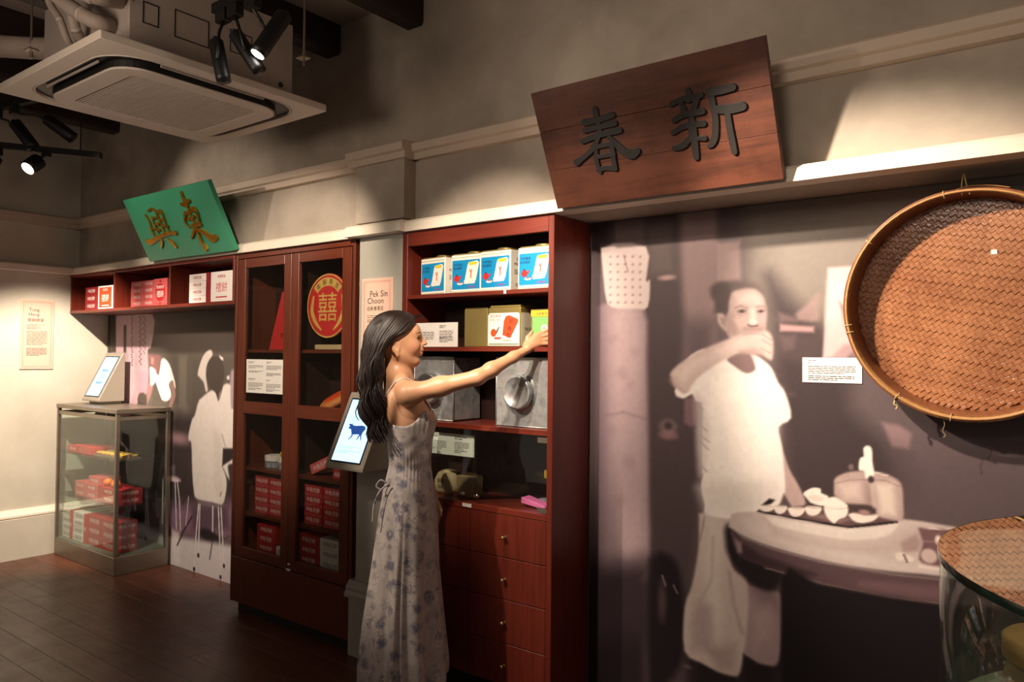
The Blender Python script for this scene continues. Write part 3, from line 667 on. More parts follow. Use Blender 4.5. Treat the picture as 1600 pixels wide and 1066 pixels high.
 ('p', (232, 218, 208), 0.0033, 1.0, [(-0.866, 0.917), (-0.836, 0.925), (-0.805, 0.925), (-0.814, 0.904), (-0.829, 0.894), (-0.845, 0.892), (-0.858, 0.9)]),
 ('e', (190, 166, 158), 0.0022, 0.7, (-0.836, 0.922, 0.0236, 0.0043)),
 ('p', (232, 218, 208), 0.0035, 1.0, [(-0.808, 0.928), (-0.778, 0.936), (-0.749, 0.935), (-0.757, 0.915), (-0.772, 0.905), (-0.787, 0.903), (-0.8, 0.911)]),
 ('e', (190, 166, 158), 0.0023, 0.7, (-0.778, 0.933, 0.0225, 0.0045)),
 ('p', (238, 226, 216), 0.0033, 1.0, [(-0.741, 0.955), (-0.719, 0.975), (-0.692, 0.975), (-0.664, 0.953), (-0.667, 0.918), (-0.692, 0.903), (-0.708, 0.887), (-0.73, 0.904), (-0.741, 0.931)]),
 ('l', (196, 172, 166), 0.0022, 0.8, 0.0018, [(-0.736, 0.938), (-0.697, 0.937), (-0.667, 0.944)]),
 ('p', (232, 218, 208), 0.0032, 1.0, [(-0.663, 0.924), (-0.614, 0.935), (-0.566, 0.937), (-0.58, 0.915), (-0.604, 0.904), (-0.628, 0.9), (-0.65, 0.907)]),
 ('e', (190, 166, 158), 0.0022, 0.7, (-0.614, 0.932, 0.0362, 0.0046)),
 ('p', (70, 54, 54), 0.0052, 1.0, [(-0.654, 0.937), (-0.643, 0.958), (-0.606, 0.971), (-0.58, 0.952), (-0.57, 0.937), (-0.611, 0.928)]),
 ('e', (160, 126, 120), 0.0044, 1.0, (-0.611, 0.937, 0.018, 0.0088)),
 ('p', (180, 156, 150), 0.0063, 1.0, [(-0.708, 1.034), (-0.686, 1.056), (-0.643, 1.072), (-0.57, 1.077), (-0.514, 1.06), (-0.496, 1.034), (-0.493, 0.985), (-0.493, 0.931), (-0.511, 0.922), (-0.57, 0.931), (-0.58, 0.963), (-0.654, 0.96), (-0.675, 0.963), (-0.708, 0.985)]),
 ('p', (224, 206, 194), 0.0168, 0.85, [(-0.577, 1.037), (-0.524, 1.042), (-0.514, 0.939), (-0.559, 0.938)]),
 ('p', (212, 190, 182), 0.0176, 0.8, [(-0.692, 1.024), (-0.627, 1.037), (-0.622, 0.981), (-0.675, 0.974)]),
 ('p', (150, 126, 122), 0.0132, 0.8, [(-0.606, 1.033), (-0.583, 1.036), (-0.577, 0.964), (-0.606, 0.971)]),
 ('l', (130, 108, 106), 0.0026, 0.6, 0.0018, [(-0.708, 1.022), (-0.654, 1.042), (-0.549, 1.051), (-0.499, 1.034)]),
 ('e', (120, 98, 98), 0.0042, 1.0, (-0.653, 1.085, 0.0084, 0.0105)),
 ('l', (230, 216, 208), 0.0021, 0.7, 0.0021, [(-0.58, 1.075), (-0.539, 1.068)]),
 ('p', (246, 236, 226), 0.0042, 1.0, [(-0.614, 1.151), (-0.601, 1.162), (-0.588, 1.151), (-0.586, 1.109), (-0.581, 1.064), (-0.606, 1.053), (-0.611, 1.075), (-0.628, 1.079), (-0.625, 1.116), (-0.612, 1.126)]),
 ('e', (64, 50, 50), 0.0042, 1.0, (-0.59, 1.049, 0.0095, 0.0126)),
 ('p', (200, 178, 170), 0.0063, 0.7, [(-0.596, 1.035), (-0.58, 1.042), (-0.572, 0.953), (-0.585, 0.957)]),
 ('p', (112, 82, 84), 0.006, 1.0, [(-0.449, 0.907), (-0.416, 0.909), (-0.368, 0.918), (-0.336, 0.899), (-0.336, 0.81), (-0.406, 0.795), (-0.447, 0.807), (-0.435, 0.863)]),
 ('e', (196, 172, 166), 0.0052, 1.0, (-0.418, 0.823, 0.0234, 0.0231)),
 ('e', (226, 206, 198), 0.0042, 1.0, (-0.392, 0.878, 0.009, 0.0147)),
 ('l', (214, 194, 188), 0.002, 1.0, 0.002, [(-0.418, 0.911), (-0.364, 0.916)]),
 ('l', (170, 140, 138), 0.0024, 0.7, 0.002, [(-0.435, 0.868), (-0.387, 0.87)]),
 ('p', (150, 122, 120), 0.01, 0.7, [(-0.499, 0.853), (-0.454, 0.887), (-0.44, 0.862), (-0.449, 0.834), (-0.494, 0.821)]),
 ('e', (222, 204, 194), 0.0042, 1.0, (-0.499, 0.809, 0.0171, 0.0132)),
 ('e', (222, 204, 194), 0.0042, 1.0, (-0.474, 0.805, 0.0133, 0.0103)),
 ('e', (222, 204, 194), 0.0042, 1.0, (-0.504, 0.8, 0.0095, 0.0074)),
 ('l', (84, 64, 64), 0.0025, 1.0, 0.0026, [(-0.491, 0.816), (-0.481, 0.793)]),
 ('l', (220, 202, 194), 0.0032, 1.0, 0.0053, [(-0.445, 0.786), (-0.387, 0.785)])]
MURAL_LEFT = [('p', (104, 97, 90), 0.0532, 1.0, [(-6.278, 1.867), (-3.85, 1.776), (-3.829, 0.996), (-6.231, 0.835)]),
 ('p', (62, 54, 50), 0.0234, 1.0, [(-6.025, 1.8), (-4.038, 1.737), (-4.03, 1.453), (-6.009, 1.442)]),
 ('p', (72, 64, 58), 0.043, 0.5, [(-5.355, 1.445), (-4.838, 1.448), (-4.826, 1.106), (-5.341, 1.083)]),
 ('p', (118, 110, 100), 0.0264, 0.7, [(-4.989, 1.433), (-4.885, 1.43), (-4.88, 1.075), (-4.976, 1.077)]),
 ('p', (72, 64, 58), 0.048, 0.7, [(-4.838, 1.448), (-4.142, 1.452), (-4.131, 1.072), (-4.824, 1.034)]),
 ('p', (56, 46, 47), 0.0684, 1.0, [(-6.029, 0.968), (-3.831, 1.088), (-3.816, 0.5), (-5.995, 0.208)]),
 ('p', (124, 94, 112), 0.076, 1.0, [(-5.17, 0.384), (-3.818, 0.591), (-3.811, 0.317), (-5.163, 0.189)]),
 ('p', (206, 196, 198), 0.0259, 1.0, [(-5.378, 0.157), (-4.838, 0.206), (-4.291, 0.241), (-3.81, 0.28), (-3.796, -0.265), (-5.347, -0.632)]),
 ('p', (226, 218, 214), 0.0258, 0.8, [(-5.034, 0.238), (-4.939, 0.23), (-4.921, 0.014), (-5.025, 0.007)]),
 ('p', (178, 150, 158), 0.0115, 1.0, [(-5.971, 1.765), (-5.367, 1.748), (-5.361, 1.507), (-5.41, 1.468), (-5.395, 1.297), (-5.413, 1.157), (-5.499, 1.162), (-5.544, 1.113), (-5.557, 1.025), (-5.938, 1.006)]),
 ('p', (206, 178, 186), 0.0282, 0.8, [(-5.687, 1.444), (-5.606, 1.444), (-5.587, 1.182), (-5.67, 1.036)]),
 ('p', (184, 136, 152), 0.0276, 0.7, [(-5.552, 1.31), (-5.396, 1.313), (-5.406, 1.165), (-5.546, 1.16)]),
 ('p', (60, 52, 48), 0.0123, 1.0, [(-5.971, 1.765), (-5.902, 1.763), (-5.888, 1.451), (-5.957, 1.45)]),
 ('p', (60, 52, 48), 0.0071, 1.0, [(-5.775, 1.654), (-5.735, 1.657), (-5.727, 1.451), (-5.77, 1.451)]),
 ('l', (150, 122, 130), 0.007, 0.7, 0.0047, [(-5.594, 1.738), (-5.578, 1.341)]),
 ('l', (150, 122, 130), 0.0072, 0.6, 0.0036, [(-5.719, 1.742), (-5.706, 1.419)]),
 ('e', (96, 74, 80), 0.0038, 0.8, (-5.658, 1.724, 0.0134, 0.0066)),
 ('e', (96, 74, 80), 0.0038, 0.8, (-5.537, 1.713, 0.0149, 0.0075)),
 ('e', (96, 74, 80), 0.0038, 0.7, (-5.482, 1.716, 0.0129, 0.0066)),
 ('e', (96, 74, 80), 0.0038, 0.8, (-5.65, 1.705, 0.0133, 0.0067)),
 ('e', (96, 74, 80), 0.0038, 0.8, (-5.517, 1.695, 0.0149, 0.0075)),
 ('e', (96, 74, 80), 0.0037, 0.7, (-5.467, 1.701, 0.0129, 0.0064)),
 ('e', (96, 74, 80), 0.0038, 0.8, (-5.643, 1.685, 0.0133, 0.0066)),
 ('e', (96, 74, 80), 0.0038, 0.8, (-5.535, 1.677, 0.0149, 0.0075)),
 ('e', (96, 74, 80), 0.0038, 0.7, (-5.452, 1.687, 0.0127, 0.0066)),
 ('e', (96, 74, 80), 0.0038, 0.8, (-5.655, 1.666, 0.0133, 0.0066)),
 ('e', (96, 74, 80), 0.0038, 0.8, (-5.516, 1.658, 0.0149, 0.0075)),
 ('e', (96, 74, 80), 0.0037, 0.7, (-5.48, 1.673, 0.0129, 0.0064)),
 ('e', (96, 74, 80), 0.0038, 0.8, (-5.648, 1.647, 0.0133, 0.0066)),
 ('e', (96, 74, 80), 0.0037, 0.8, (-5.534, 1.64, 0.0149, 0.0074)),
 ('e', (96, 74, 80), 0.0038, 0.7, (-5.465, 1.659, 0.0127, 0.0066)),
 ('e', (96, 74, 80), 0.0038, 0.8, (-5.641, 1.628, 0.0133, 0.0067)),
 ('e', (96, 74, 80), 0.0038, 0.8, (-5.514, 1.622, 0.0147, 0.0075)),
 ('e', (96, 74, 80), 0.0038, 0.7, (-5.451, 1.645, 0.0129, 0.0066)),
 ('e', (96, 74, 80), 0.0038, 0.8, (-5.653, 1.609, 0.0133, 0.0067)),
 ('e', (96, 74, 80), 0.0038, 0.8, (-5.532, 1.604, 0.0149, 0.0075)),
 ('e', (96, 74, 80), 0.0038, 0.7, (-5.478, 1.631, 0.0129, 0.0066)),
 ('e', (96, 74, 80), 0.0038, 0.8, (-5.646, 1.589, 0.0134, 0.0066)),
 ('e', (96, 74, 80), 0.0038, 0.8, (-5.513, 1.586, 0.0149, 0.0075)),
 ('e', (96, 74, 80), 0.0038, 0.7, (-5.464, 1.617, 0.0129, 0.0066)),
 ('e', (96, 74, 80), 0.0038, 0.8, (-5.638, 1.57, 0.0133, 0.0066)),
 ('e', (96, 74, 80), 0.0038, 0.8, (-5.531, 1.568, 0.0149, 0.0075)),
 ('e', (96, 74, 80), 0.0037, 0.7, (-5.449, 1.602, 0.0127, 0.0064)),
 ('e', (96, 74, 80), 0.0038, 0.8, (-5.651, 1.551, 0.0134, 0.0066)),
 ('e', (96, 74, 80), 0.0037, 0.8, (-5.511, 1.549, 0.0147, 0.0074)),
 ('e', (96, 74, 80), 0.0037, 0.7, (-5.477, 1.588, 0.0129, 0.0064)),
 ('e', (96, 74, 80), 0.0038, 0.8, (-5.643, 1.532, 0.0133, 0.0067)),
 ('e', (96, 74, 80), 0.0037, 0.8, (-5.529, 1.531, 0.0147, 0.0074)),
 ('e', (96, 74, 80), 0.0037, 0.7, (-5.462, 1.574, 0.0129, 0.0064)),
 ('e', (96, 74, 80), 0.0038, 0.8, (-5.636, 1.513, 0.0133, 0.0067)),
 ('e', (96, 74, 80), 0.0038, 0.8, (-5.51, 1.513, 0.0149, 0.0075)),
 ('e', (96, 74, 80), 0.0037, 0.7, (-5.447, 1.56, 0.0127, 0.0064)),
 ('e', (96, 74, 80), 0.0038, 0.8, (-5.648, 1.493, 0.0133, 0.0066)),
 ('e', (96, 74, 80), 0.0038, 0.8, (-5.528, 1.495, 0.0149, 0.0075)),
 ('e', (96, 74, 80), 0.0038, 0.7, (-5.475, 1.546, 0.0129, 0.0066)),
 ('e', (96, 74, 80), 0.0038, 0.8, (-5.641, 1.474, 0.0133, 0.0066)),
 ('e', (96, 74, 80), 0.0038, 0.8, (-5.508, 1.477, 0.0147, 0.0075)),
 ('e', (96, 74, 80), 0.0038, 0.7, (-5.46, 1.532, 0.0127, 0.0066)),
 ('e', (96, 74, 80), 0.0038, 0.8, (-5.634, 1.455, 0.0133, 0.0066)),
 ('e', (96, 74, 80), 0.0038, 0.8, (-5.527, 1.459, 0.0149, 0.0075)),
 ('e', (96, 74, 80), 0.0038, 0.7, (-5.446, 1.518, 0.0127, 0.0066)),
 ('e', (96, 74, 80), 0.0038, 0.8, (-5.646, 1.436, 0.0133, 0.0067)),
 ('e', (96, 74, 80), 0.0038, 0.8, (-5.507, 1.441, 0.0149, 0.0075)),
 ('e', (96, 74, 80), 0.0038, 0.7, (-5.473, 1.504, 0.0127, 0.0066)),
 ('e', (96, 74, 80), 0.0038, 0.8, (-5.639, 1.417, 0.0133, 0.0067)),
 ('e', (96, 74, 80), 0.0037, 0.8, (-5.525, 1.422, 0.0149, 0.0074)),
 ('e', (96, 74, 80), 0.0037, 0.7, (-5.459, 1.489, 0.0129, 0.0064)),
 ('e', (96, 74, 80), 0.0038, 0.8, (-5.631, 1.398, 0.0133, 0.0067)),
 ('e', (96, 74, 80), 0.0037, 0.8, (-5.505, 1.404, 0.0147, 0.0074)),
 ('e', (96, 74, 80), 0.0037, 0.7, (-5.444, 1.475, 0.0127, 0.0064)),
 ('e', (96, 74, 80), 0.0038, 0.8, (-5.644, 1.378, 0.0134, 0.0066)),
 ('e', (96, 74, 80), 0.0038, 0.8, (-5.524, 1.386, 0.0149, 0.0075)),
 ('e', (96, 74, 80), 0.0037, 0.7, (-5.472, 1.461, 0.0129, 0.0064)),
 ('e', (96, 74, 80), 0.0038, 0.8, (-5.636, 1.359, 0.0133, 0.0066)),
 ('e', (96, 74, 80), 0.0037, 0.8, (-5.504, 1.368, 0.0147, 0.0074)),
 ('e', (96, 74, 80), 0.0037, 0.7, (-5.457, 1.447, 0.0127, 0.0064)),
 ('p', (82, 72, 66), 0.0115, 1.0, [(-5.544, 1.113), (-5.522, 1.153), (-5.46, 1.163), (-5.404, 1.134), (-5.425, 1.063), (-5.542, 1.058)]),
 ('p', (126, 90, 88), 0.0113, 1.0, [(-5.401, 1.437), (-5.309, 1.438), (-5.234, 1.431), (-5.218, 1.393), (-5.245, 1.308), (-5.259, 1.3), (-5.305, 1.33), (-5.367, 1.356), (-5.391, 1.391)]),
 ('p', (176, 132, 128), 0.009, 0.8, [(-5.362, 1.422), (-5.324, 1.415), (-5.322, 1.368), (-5.36, 1.372)]),
 ('p', (150, 116, 116), 0.0115, 1.0, [(-5.401, 1.235), (-5.317, 1.238), (-5.344, 1.16), (-5.402, 1.08), (-5.412, 1.134)]),
 ('p', (250, 242, 238), 0.007, 1.0, [(-5.379, 1.344), (-5.298, 1.33), (-5.286, 1.308), (-5.251, 1.293), (-5.231, 1.347), (-5.218, 1.4), (-5.182, 1.412), (-5.115, 1.379), (-5.07, 1.32), (-5.032, 1.253), (-5.021, 1.21), (-5.038, 1.216), (-5.061, 1.26), (-5.11, 1.232), (-5.079, 1.177), (-5.085, 1.139), (-5.134, 1.115), (-5.193, 1.12), (-5.221, 1.149), (-5.255, 1.194), (-5.294, 1.246), (-5.316, 1.226), (-5.365, 1.225)]),
 ('p', (156, 122, 118), 0.0088, 1.0, [(-5.103, 1.236), (-5.06, 1.252), (-5.023, 1.194), (-5.021, 1.149), (-5.068, 1.073), (-5.109, 1.011), (-5.117, 1.025), (-5.091, 1.117), (-5.065, 1.178)]),
 ('e', (170, 132, 140), 0.0352, 0.8, (-4.962, 0.866, 0.1312, 0.0396)),
 ('p', (196, 184, 178), 0.0084, 1.0, [(-4.746, 1.305), (-4.685, 1.431), (-4.602, 1.474), (-4.569, 1.443), (-4.625, 1.385), (-4.642, 1.314), (-4.633, 1.257), (-4.619, 1.208), (-4.644, 1.2), (-4.673, 1.263)]),
 ('p', (230, 222, 216), 0.0061, 1.0, [(-4.494, 1.44), (-4.45, 1.423), (-4.443, 1.405), (-4.48, 1.415)]),
 ('p', (210, 200, 192), 0.006, 1.0, [(-4.403, 1.302), (-4.373, 1.313), (-4.372, 1.285), (-4.396, 1.285)]),
 ('p', (150, 132, 140), 0.0123, 1.0, [(-4.356, 1.341), (-4.303, 1.362), (-4.295, 1.097), (-4.361, 1.107), (-4.371, 1.237)]),
 ('p', (206, 196, 190), 0.0102, 1.0, [(-4.619, 1.194), (-4.555, 1.21), (-4.517, 1.191), (-4.49, 1.143), (-4.438, 1.246), (-4.365, 1.253), (-4.357, 1.197), (-4.342, 1.101), (-4.271, 1.098), (-4.238, 0.796), (-4.344, 0.752), (-4.373, 0.729), (-4.353, 0.649), (-4.437, 0.728), (-4.389, 0.661), (-4.386, 0.578), (-4.429, 0.481), (-4.532, 0.483), (-4.725, 0.484), (-4.766, 0.535), (-4.79, 0.662), (-4.807, 0.845), (-4.842, 0.864), (-4.84, 0.918), (-4.802, 1.008), (-4.77, 1.037), (-4.721, 1.14)]),
 ('p', (186, 176, 168), 0.0328, 0.5, [(-4.548, 0.98), (-4.442, 0.904), (-4.447, 0.748), (-4.405, 0.597), (-4.439, 0.5), (-4.515, 0.564)]),
 ('e', (66, 56, 52), 0.0102, 1.0, (-4.536, 1.323, 0.1073, 0.1107)),
 ('p', (66, 56, 52), 0.0082, 1.0, [(-4.62, 1.243), (-4.444, 1.249), (-4.455, 1.207), (-4.491, 1.146), (-4.53, 1.197)]),
 ('p', (150, 128, 120), 0.0062, 0.8, [(-4.486, 1.192), (-4.456, 1.221), (-4.461, 1.193), (-4.491, 1.153)]),
 ('p', (44, 38, 37), 0.01, 1.0, [(-4.431, 0.843), (-4.305, 0.853), (-4.303, 0.792), (-4.437, 0.728)]),
 ('l', (120, 112, 108), 0.0041, 0.7, 0.0041, [(-4.443, 0.93), (-4.404, 0.855)]),
 ('l', (96, 88, 86), 0.004, 1.0, 0.004, [(-4.455, 0.534), (-4.441, 0.562)]),
 ('p', (60, 44, 52), 0.04, 0.6, [(-4.782, 0.425), (-4.365, 0.478), (-4.343, 0.338), (-4.777, 0.275)]),
 ('e', (40, 32, 34), 0.0164, 1.0, (-4.601, 0.269, 0.105, 0.0369)),
 ('e', (44, 36, 38), 0.0164, 1.0, (-4.496, 0.264, 0.072, 0.0205)),
 ('p', (112, 96, 98), 0.0074, 1.0, [(-4.728, 0.477), (-4.532, 0.483), (-4.429, 0.479), (-4.447, 0.456), (-4.704, 0.451)]),
 ('l', (214, 206, 204), 0.0038, 1.0, 0.0059, [(-4.704, 0.451), (-4.731, 0.218), (-4.744, 0.018)]),
 ('e', (34, 28, 28), 0.0038, 1.0, (-4.744, 0.018, 0.0139, 0.0147)),
 ('l', (214, 206, 204), 0.0038, 1.0, 0.0059, [(-4.688, 0.448), (-4.696, 0.116)]),
 ('e', (34, 28, 28), 0.0037, 1.0, (-4.696, 0.116, 0.0137, 0.0144)),
 ('l', (214, 206, 204), 0.0037, 1.0, 0.0057, [(-4.471, 0.46), (-4.45, 0.261), (-4.433, 0.021)]),
 ('e', (34, 28, 28), 0.0036, 1.0, (-4.433, 0.021, 0.013, 0.014)),
 ('l', (214, 206, 204), 0.0036, 1.0, 0.0056, [(-4.441, 0.46), (-4.417, 0.266), (-4.397, 0.099)]),
 ('e', (34, 28, 28), 0.0036, 1.0, (-4.397, 0.099, 0.0128, 0.014)),
 ('l', (214, 206, 204), 0.0037, 1.0, 0.0057, [(-4.535, 0.457), (-4.533, 0.279)]),
 ('e', (34, 28, 28), 0.0037, 1.0, (-4.533, 0.279, 0.0133, 0.0144)),
 ('l', (48, 40, 42), 0.0049, 1.0, 0.0049, [(-4.525, 0.275), (-4.561, 0.113)]),
 ('l', (70, 58, 62), 0.004, 1.0, 0.004, [(-4.395, 0.269), (-4.342, 0.298)]),
 ('e', (150, 130, 138), 0.0079, 1.0, (-5.046, 0.587, 0.1079, 0.022)),
 ('e', (186, 168, 172), 0.0053, 1.0, (-5.025, 0.581, 0.0913, 0.0132)),
 ('p', (110, 94, 104), 0.0088, 0.7, [(-5.103, 0.67), (-5.007, 0.679), (-5.005, 0.619), (-5.101, 0.609)]),
 ('l', (214, 204, 208), 0.0039, 1.0, 0.0052, [(-5.078, 0.566), (-5.054, 0.263)]),
 ('l', (214, 204, 208), 0.0039, 1.0, 0.0052, [(-5.004, 0.574), (-4.975, 0.252)]),
 ('l', (214, 204, 208), 0.0039, 1.0, 0.0052, [(-4.976, 0.577), (-4.942, 0.449), (-4.923, 0.249)]),
 ('l', (214, 204, 208), 0.004, 1.0, 0.0053, [(-5.165, 0.568), (-5.162, 0.264)]),
 ('l', (46, 36, 40), 0.005, 1.0, 0.0063, [(-4.78, 0.361), (-4.878, 0.255), (-4.961, 0.141)]),
 ('l', (200, 190, 192), 0.0043, 1.0, 0.0043, [(-4.829, 0.485), (-4.855, 0.291)]),
 ('l', (60, 50, 54), 0.0052, 1.0, 0.0054, [(-4.833, 0.712), (-4.829, 0.506)]),
 ('l', (50, 42, 46), 0.0052, 1.0, 0.0054, [(-4.83, 0.528), (-4.904, 0.426)])]
# brush strokes of the carved sign characters on their boards (metres, width last)
CHUN = [[(0.2535, 0.3352, 0.0222), (0.2534, 0.3023, 0.0211), (0.2542, 0.2524, 0.0205)], [(0.1988, 0.2981, 0.0255), (0.2557, 0.2986, 0.0222), (0.3169, 0.3032, 0.0233)], [(0.1932, 0.2697, 0.0183), (0.2494, 0.2727, 0.02), (0.3197, 0.2748, 0.0222)], [(0.176, 0.2343, 0.02), (0.2426, 0.2446, 0.0211), (0.3336, 0.2473, 0.0216)], [(0.2485, 0.2422, 0.0166), (0.2166, 0.2051, 0.0211), (0.1739, 0.1802, 0.0183), (0.1342, 0.1634, 0.0266)], [(0.2848, 0.2334, 0.0166), (0.3091, 0.2017, 0.0238), (0.3362, 0.1697, 0.0305), (0.3617, 0.1588, 0.036), (0.3863, 0.1661, 0.0222)], [(0.2267, 0.2063, 0.0161), (0.2171, 0.1536, 0.0183), (0.2226, 0.1153, 0.0166)], [(0.2901, 0.2019, 0.0211), (0.2858, 0.1492, 0.0216), (0.2859, 0.118, 0.02)], [(0.2235, 0.2063, 0.0172), (0.2593, 0.2068, 0.0172), (0.2943, 0.2063, 0.0166)], [(0.2212, 0.1702, 0.0161), (0.2571, 0.1705, 0.0161), (0.2921, 0.1694, 0.0166)], [(0.2164, 0.1235, 0.0183), (0.2497, 0.126, 0.0183), (0.2865, 0.1179, 0.02)]]
XIN = [[(0.6038, 0.3321, 0.0167), (0.6033, 0.3133, 0.0239), (0.5981, 0.2981, 0.0179)], [(0.5394, 0.2982, 0.0191), (0.5754, 0.3065, 0.0179), (0.6248, 0.3032, 0.0227), (0.6488, 0.3085, 0.0137)], [(0.5713, 0.3004, 0.0179), (0.5784, 0.2717, 0.0197)], [(0.6268, 0.298, 0.0233), (0.6136, 0.2652, 0.0179)], [(0.5383, 0.2457, 0.0197), (0.5751, 0.2572, 0.0203), (0.6106, 0.257, 0.0227), (0.6424, 0.2559, 0.0209)], [(0.526, 0.2062, 0.0179), (0.5681, 0.2195, 0.0197), (0.6097, 0.2193, 0.0209), (0.6384, 0.2165, 0.0209)], [(0.5997, 0.2376, 0.0239), (0.5962, 0.2022, 0.0322), (0.5966, 0.1602, 0.0263), (0.594, 0.1124, 0.0221)], [(0.5811, 0.1767, 0.0209), (0.5536, 0.1585, 0.0233), (0.5221, 0.1543, 0.0185)], [(0.6131, 0.1729, 0.0149), (0.6346, 0.1699, 0.0179)], [(0.675, 0.3114, 0.0269), (0.7111, 0.3095, 0.0275), (0.7526, 0.3109, 0.0233)], [(0.6775, 0.3095, 0.0239), (0.6792, 0.2666, 0.0209), (0.6797, 0.2261, 0.0224), (0.67, 0.1732, 0.0239), (0.6558, 0.1493, 0.0227), (0.643, 0.1421, 0.0149)], [(0.6878, 0.2537, 0.0257), (0.7287, 0.2472, 0.0316), (0.7727, 0.2478, 0.0298)], [(0.7216, 0.2374, 0.0209), (0.7217, 0.1863, 0.0221), (0.7239, 0.137, 0.0227), (0.7257, 0.1093, 0.0197)]]
XING = [[(0.2453, 0.3092, 0.0109), (0.2894, 0.3186, 0.0151), (0.3208, 0.3055, 0.0159), (0.3259, 0.2748, 0.0176), (0.3251, 0.2142, 0.0176), (0.3235, 0.1596, 0.0151)], [(0.1977, 0.2887, 0.0151), (0.2107, 0.2484, 0.0134), (0.1969, 0.1977, 0.0176), (0.1949, 0.1651, 0.0159)], [(0.347, 0.2899, 0.0168), (0.3783, 0.2959, 0.021), (0.385, 0.2747, 0.0159), (0.3774, 0.2281, 0.0143), (0.38, 0.164, 0.0143)], [(0.2587, 0.266, 0.0159), (0.3015, 0.2631, 0.0126)], [(0.2573, 0.2307, 0.0168), (0.299, 0.2226, 0.0193)], [(0.2075, 0.2032, 0.0143), (0.2391, 0.2008, 0.0126)], [(0.3326, 0.2461, 0.0134), (0.3819, 0.2397, 0.0143)], [(0.3346, 0.2075, 0.0143), (0.3856, 0.2011, 0.0151)], [(0.2638, 0.1938, 0.0151), (0.2831, 0.1877, 0.0159)], [(0.2618, 0.2625, 0.0084), (0.2584, 0.2209, 0.0109), (0.2554, 0.1758, 0.0143)], [(0.082, 0.1338, 0.0252), (0.1179, 0.1239, 0.0353), (0.2118, 0.1405, 0.0277), (0.2941, 0.1526, 0.0235), (0.3862, 0.157, 0.0218), (0.4399, 0.1513, 0.026)], [(0.2563, 0.1201, 0.0243), (0.238, 0.0986, 0.0185), (0.2191, 0.0771, 0.0092)], [(0.3274, 0.1269, 0.0084), (0.3638, 0.0977, 0.0243), (0.3819, 0.0718, 0.021)]]
DONG = [[(0.6679, 0.3728, 0.0155), (0.6644, 0.3307, 0.0227), (0.6737, 0.2868, 0.0155), (0.6675, 0.2404, 0.0175), (0.6754, 0.1843, 0.0206), (0.6761, 0.1564, 0.0206)], [(0.6227, 0.3083, 0.0227), (0.6715, 0.2979, 0.031)], [(0.6881, 0.3155, 0.0206), (0.7086, 0.3196, 0.0237)], [(0.6206, 0.2534, 0.0196), (0.5875, 0.2092, 0.0134), (0.6091, 0.1709, 0.0124)], [(0.6261, 0.256, 0.0227), (0.6658, 0.2524, 0.0186)], [(0.6868, 0.2665, 0.0289), (0.7319, 0.2665, 0.0289), (0.7357, 0.2291, 0.0206), (0.7209, 0.1875, 0.0196)], [(0.6262, 0.2179, 0.0196), (0.6932, 0.2278, 0.0196)], [(0.6465, 0.1784, 0.0206), (0.7239, 0.1794, 0.0299)], [(0.6665, 0.1673, 0.0227), (0.588, 0.1083, 0.0144)], [(0.6734, 0.1527, 0.0155), (0.6678, 0.077, 0.0227), (0.6812, 0.0273, 0.0227)], [(0.6799, 0.152, 0.0206), (0.7352, 0.1229, 0.0341), (0.7796, 0.0891, 0.0454), (0.8247, 0.0909, 0.0361)]]
# ------------------------------------------------------------------ printed photo murals (flat prints on thin boards)
def paint(shapes, xs, zs, base):
    """rasterise soft shapes on a grid of points -> sRGB floats"""
    X, Z = np.meshgrid(xs, zs)
    img = np.empty(X.shape + (3,), 'f'); img[:] = base
    for sh in shapes:
        kind, col, soft, alpha = sh[:4]
        soft = max(soft, 0.002)
        if kind == 'e':
            cx, cz, rx, rz = sh[4]; lo, hi = (cx - rx - soft, cz - rz - soft), (cx + rx + soft, cz + rz + soft)
        else:
            pts = np.array(sh[-1], 'f')
            if kind == 'p' and len(pts) > 6:          # curve through the traced points
                q_ = [tuple(a_) for a_ in pts]; q_ = q_[-2:] + q_ + q_[:2]
                sp_ = smooth_path(q_, 3); pts = np.array(sp_[6:-6], 'f')
            pad = soft + (sh[4] if kind == 'l' else 0)
            lo, hi = pts.min(0) - pad, pts.max(0) + pad
        i0, i1 = np.searchsorted(xs, [lo[0], hi[0]]); j0, j1 = np.searchsorted(zs, [lo[1], hi[1]])
        if i1 <= i0 or j1 <= j0: continue
        x, z = X[j0:j1, i0:i1], Z[j0:j1, i0:i1]
        if kind == 'e':
            q = np.sqrt(((x - cx) / rx) ** 2 + ((z - cz) / rz) ** 2); d = (q - 1) * min(rx, rz)
        else:
            d = np.full(x.shape, 1e9, 'f'); inside = np.zeros(x.shape, bool)
            n = len(pts); segs = range(n) if kind == 'p' else range(n - 1)
            for k in segs:
                a, b = pts[k], pts[(k + 1) % n]; e = b - a
                t = np.clip(((x - a[0]) * e[0] + (z - a[1]) * e[1]) / max(float(e @ e), 1e-9), 0, 1)
                d = np.minimum(d, np.hypot(x - a[0] - t * e[0], z - a[1] - t * e[1]))
                if kind == 'p' and a[1] != b[1]:
                    c = ((a[1] > z) != (b[1] > z)) & (x < (b[0] - a[0]) * (z - a[1]) / (b[1] - a[1]) + a[0])
                    inside ^= c
            d = np.where(inside, -d, d) if kind == 'p' else d - sh[4]
        m = np.clip(0.5 - d / (2 * soft), 0, 1); m = (m * m * (3 - 2 * m) * alpha)[..., None]
        img[j0:j1, i0:i1] = img[j0:j1, i0:i1] * (1 - m) + np.array(col, 'f') * m
    return img

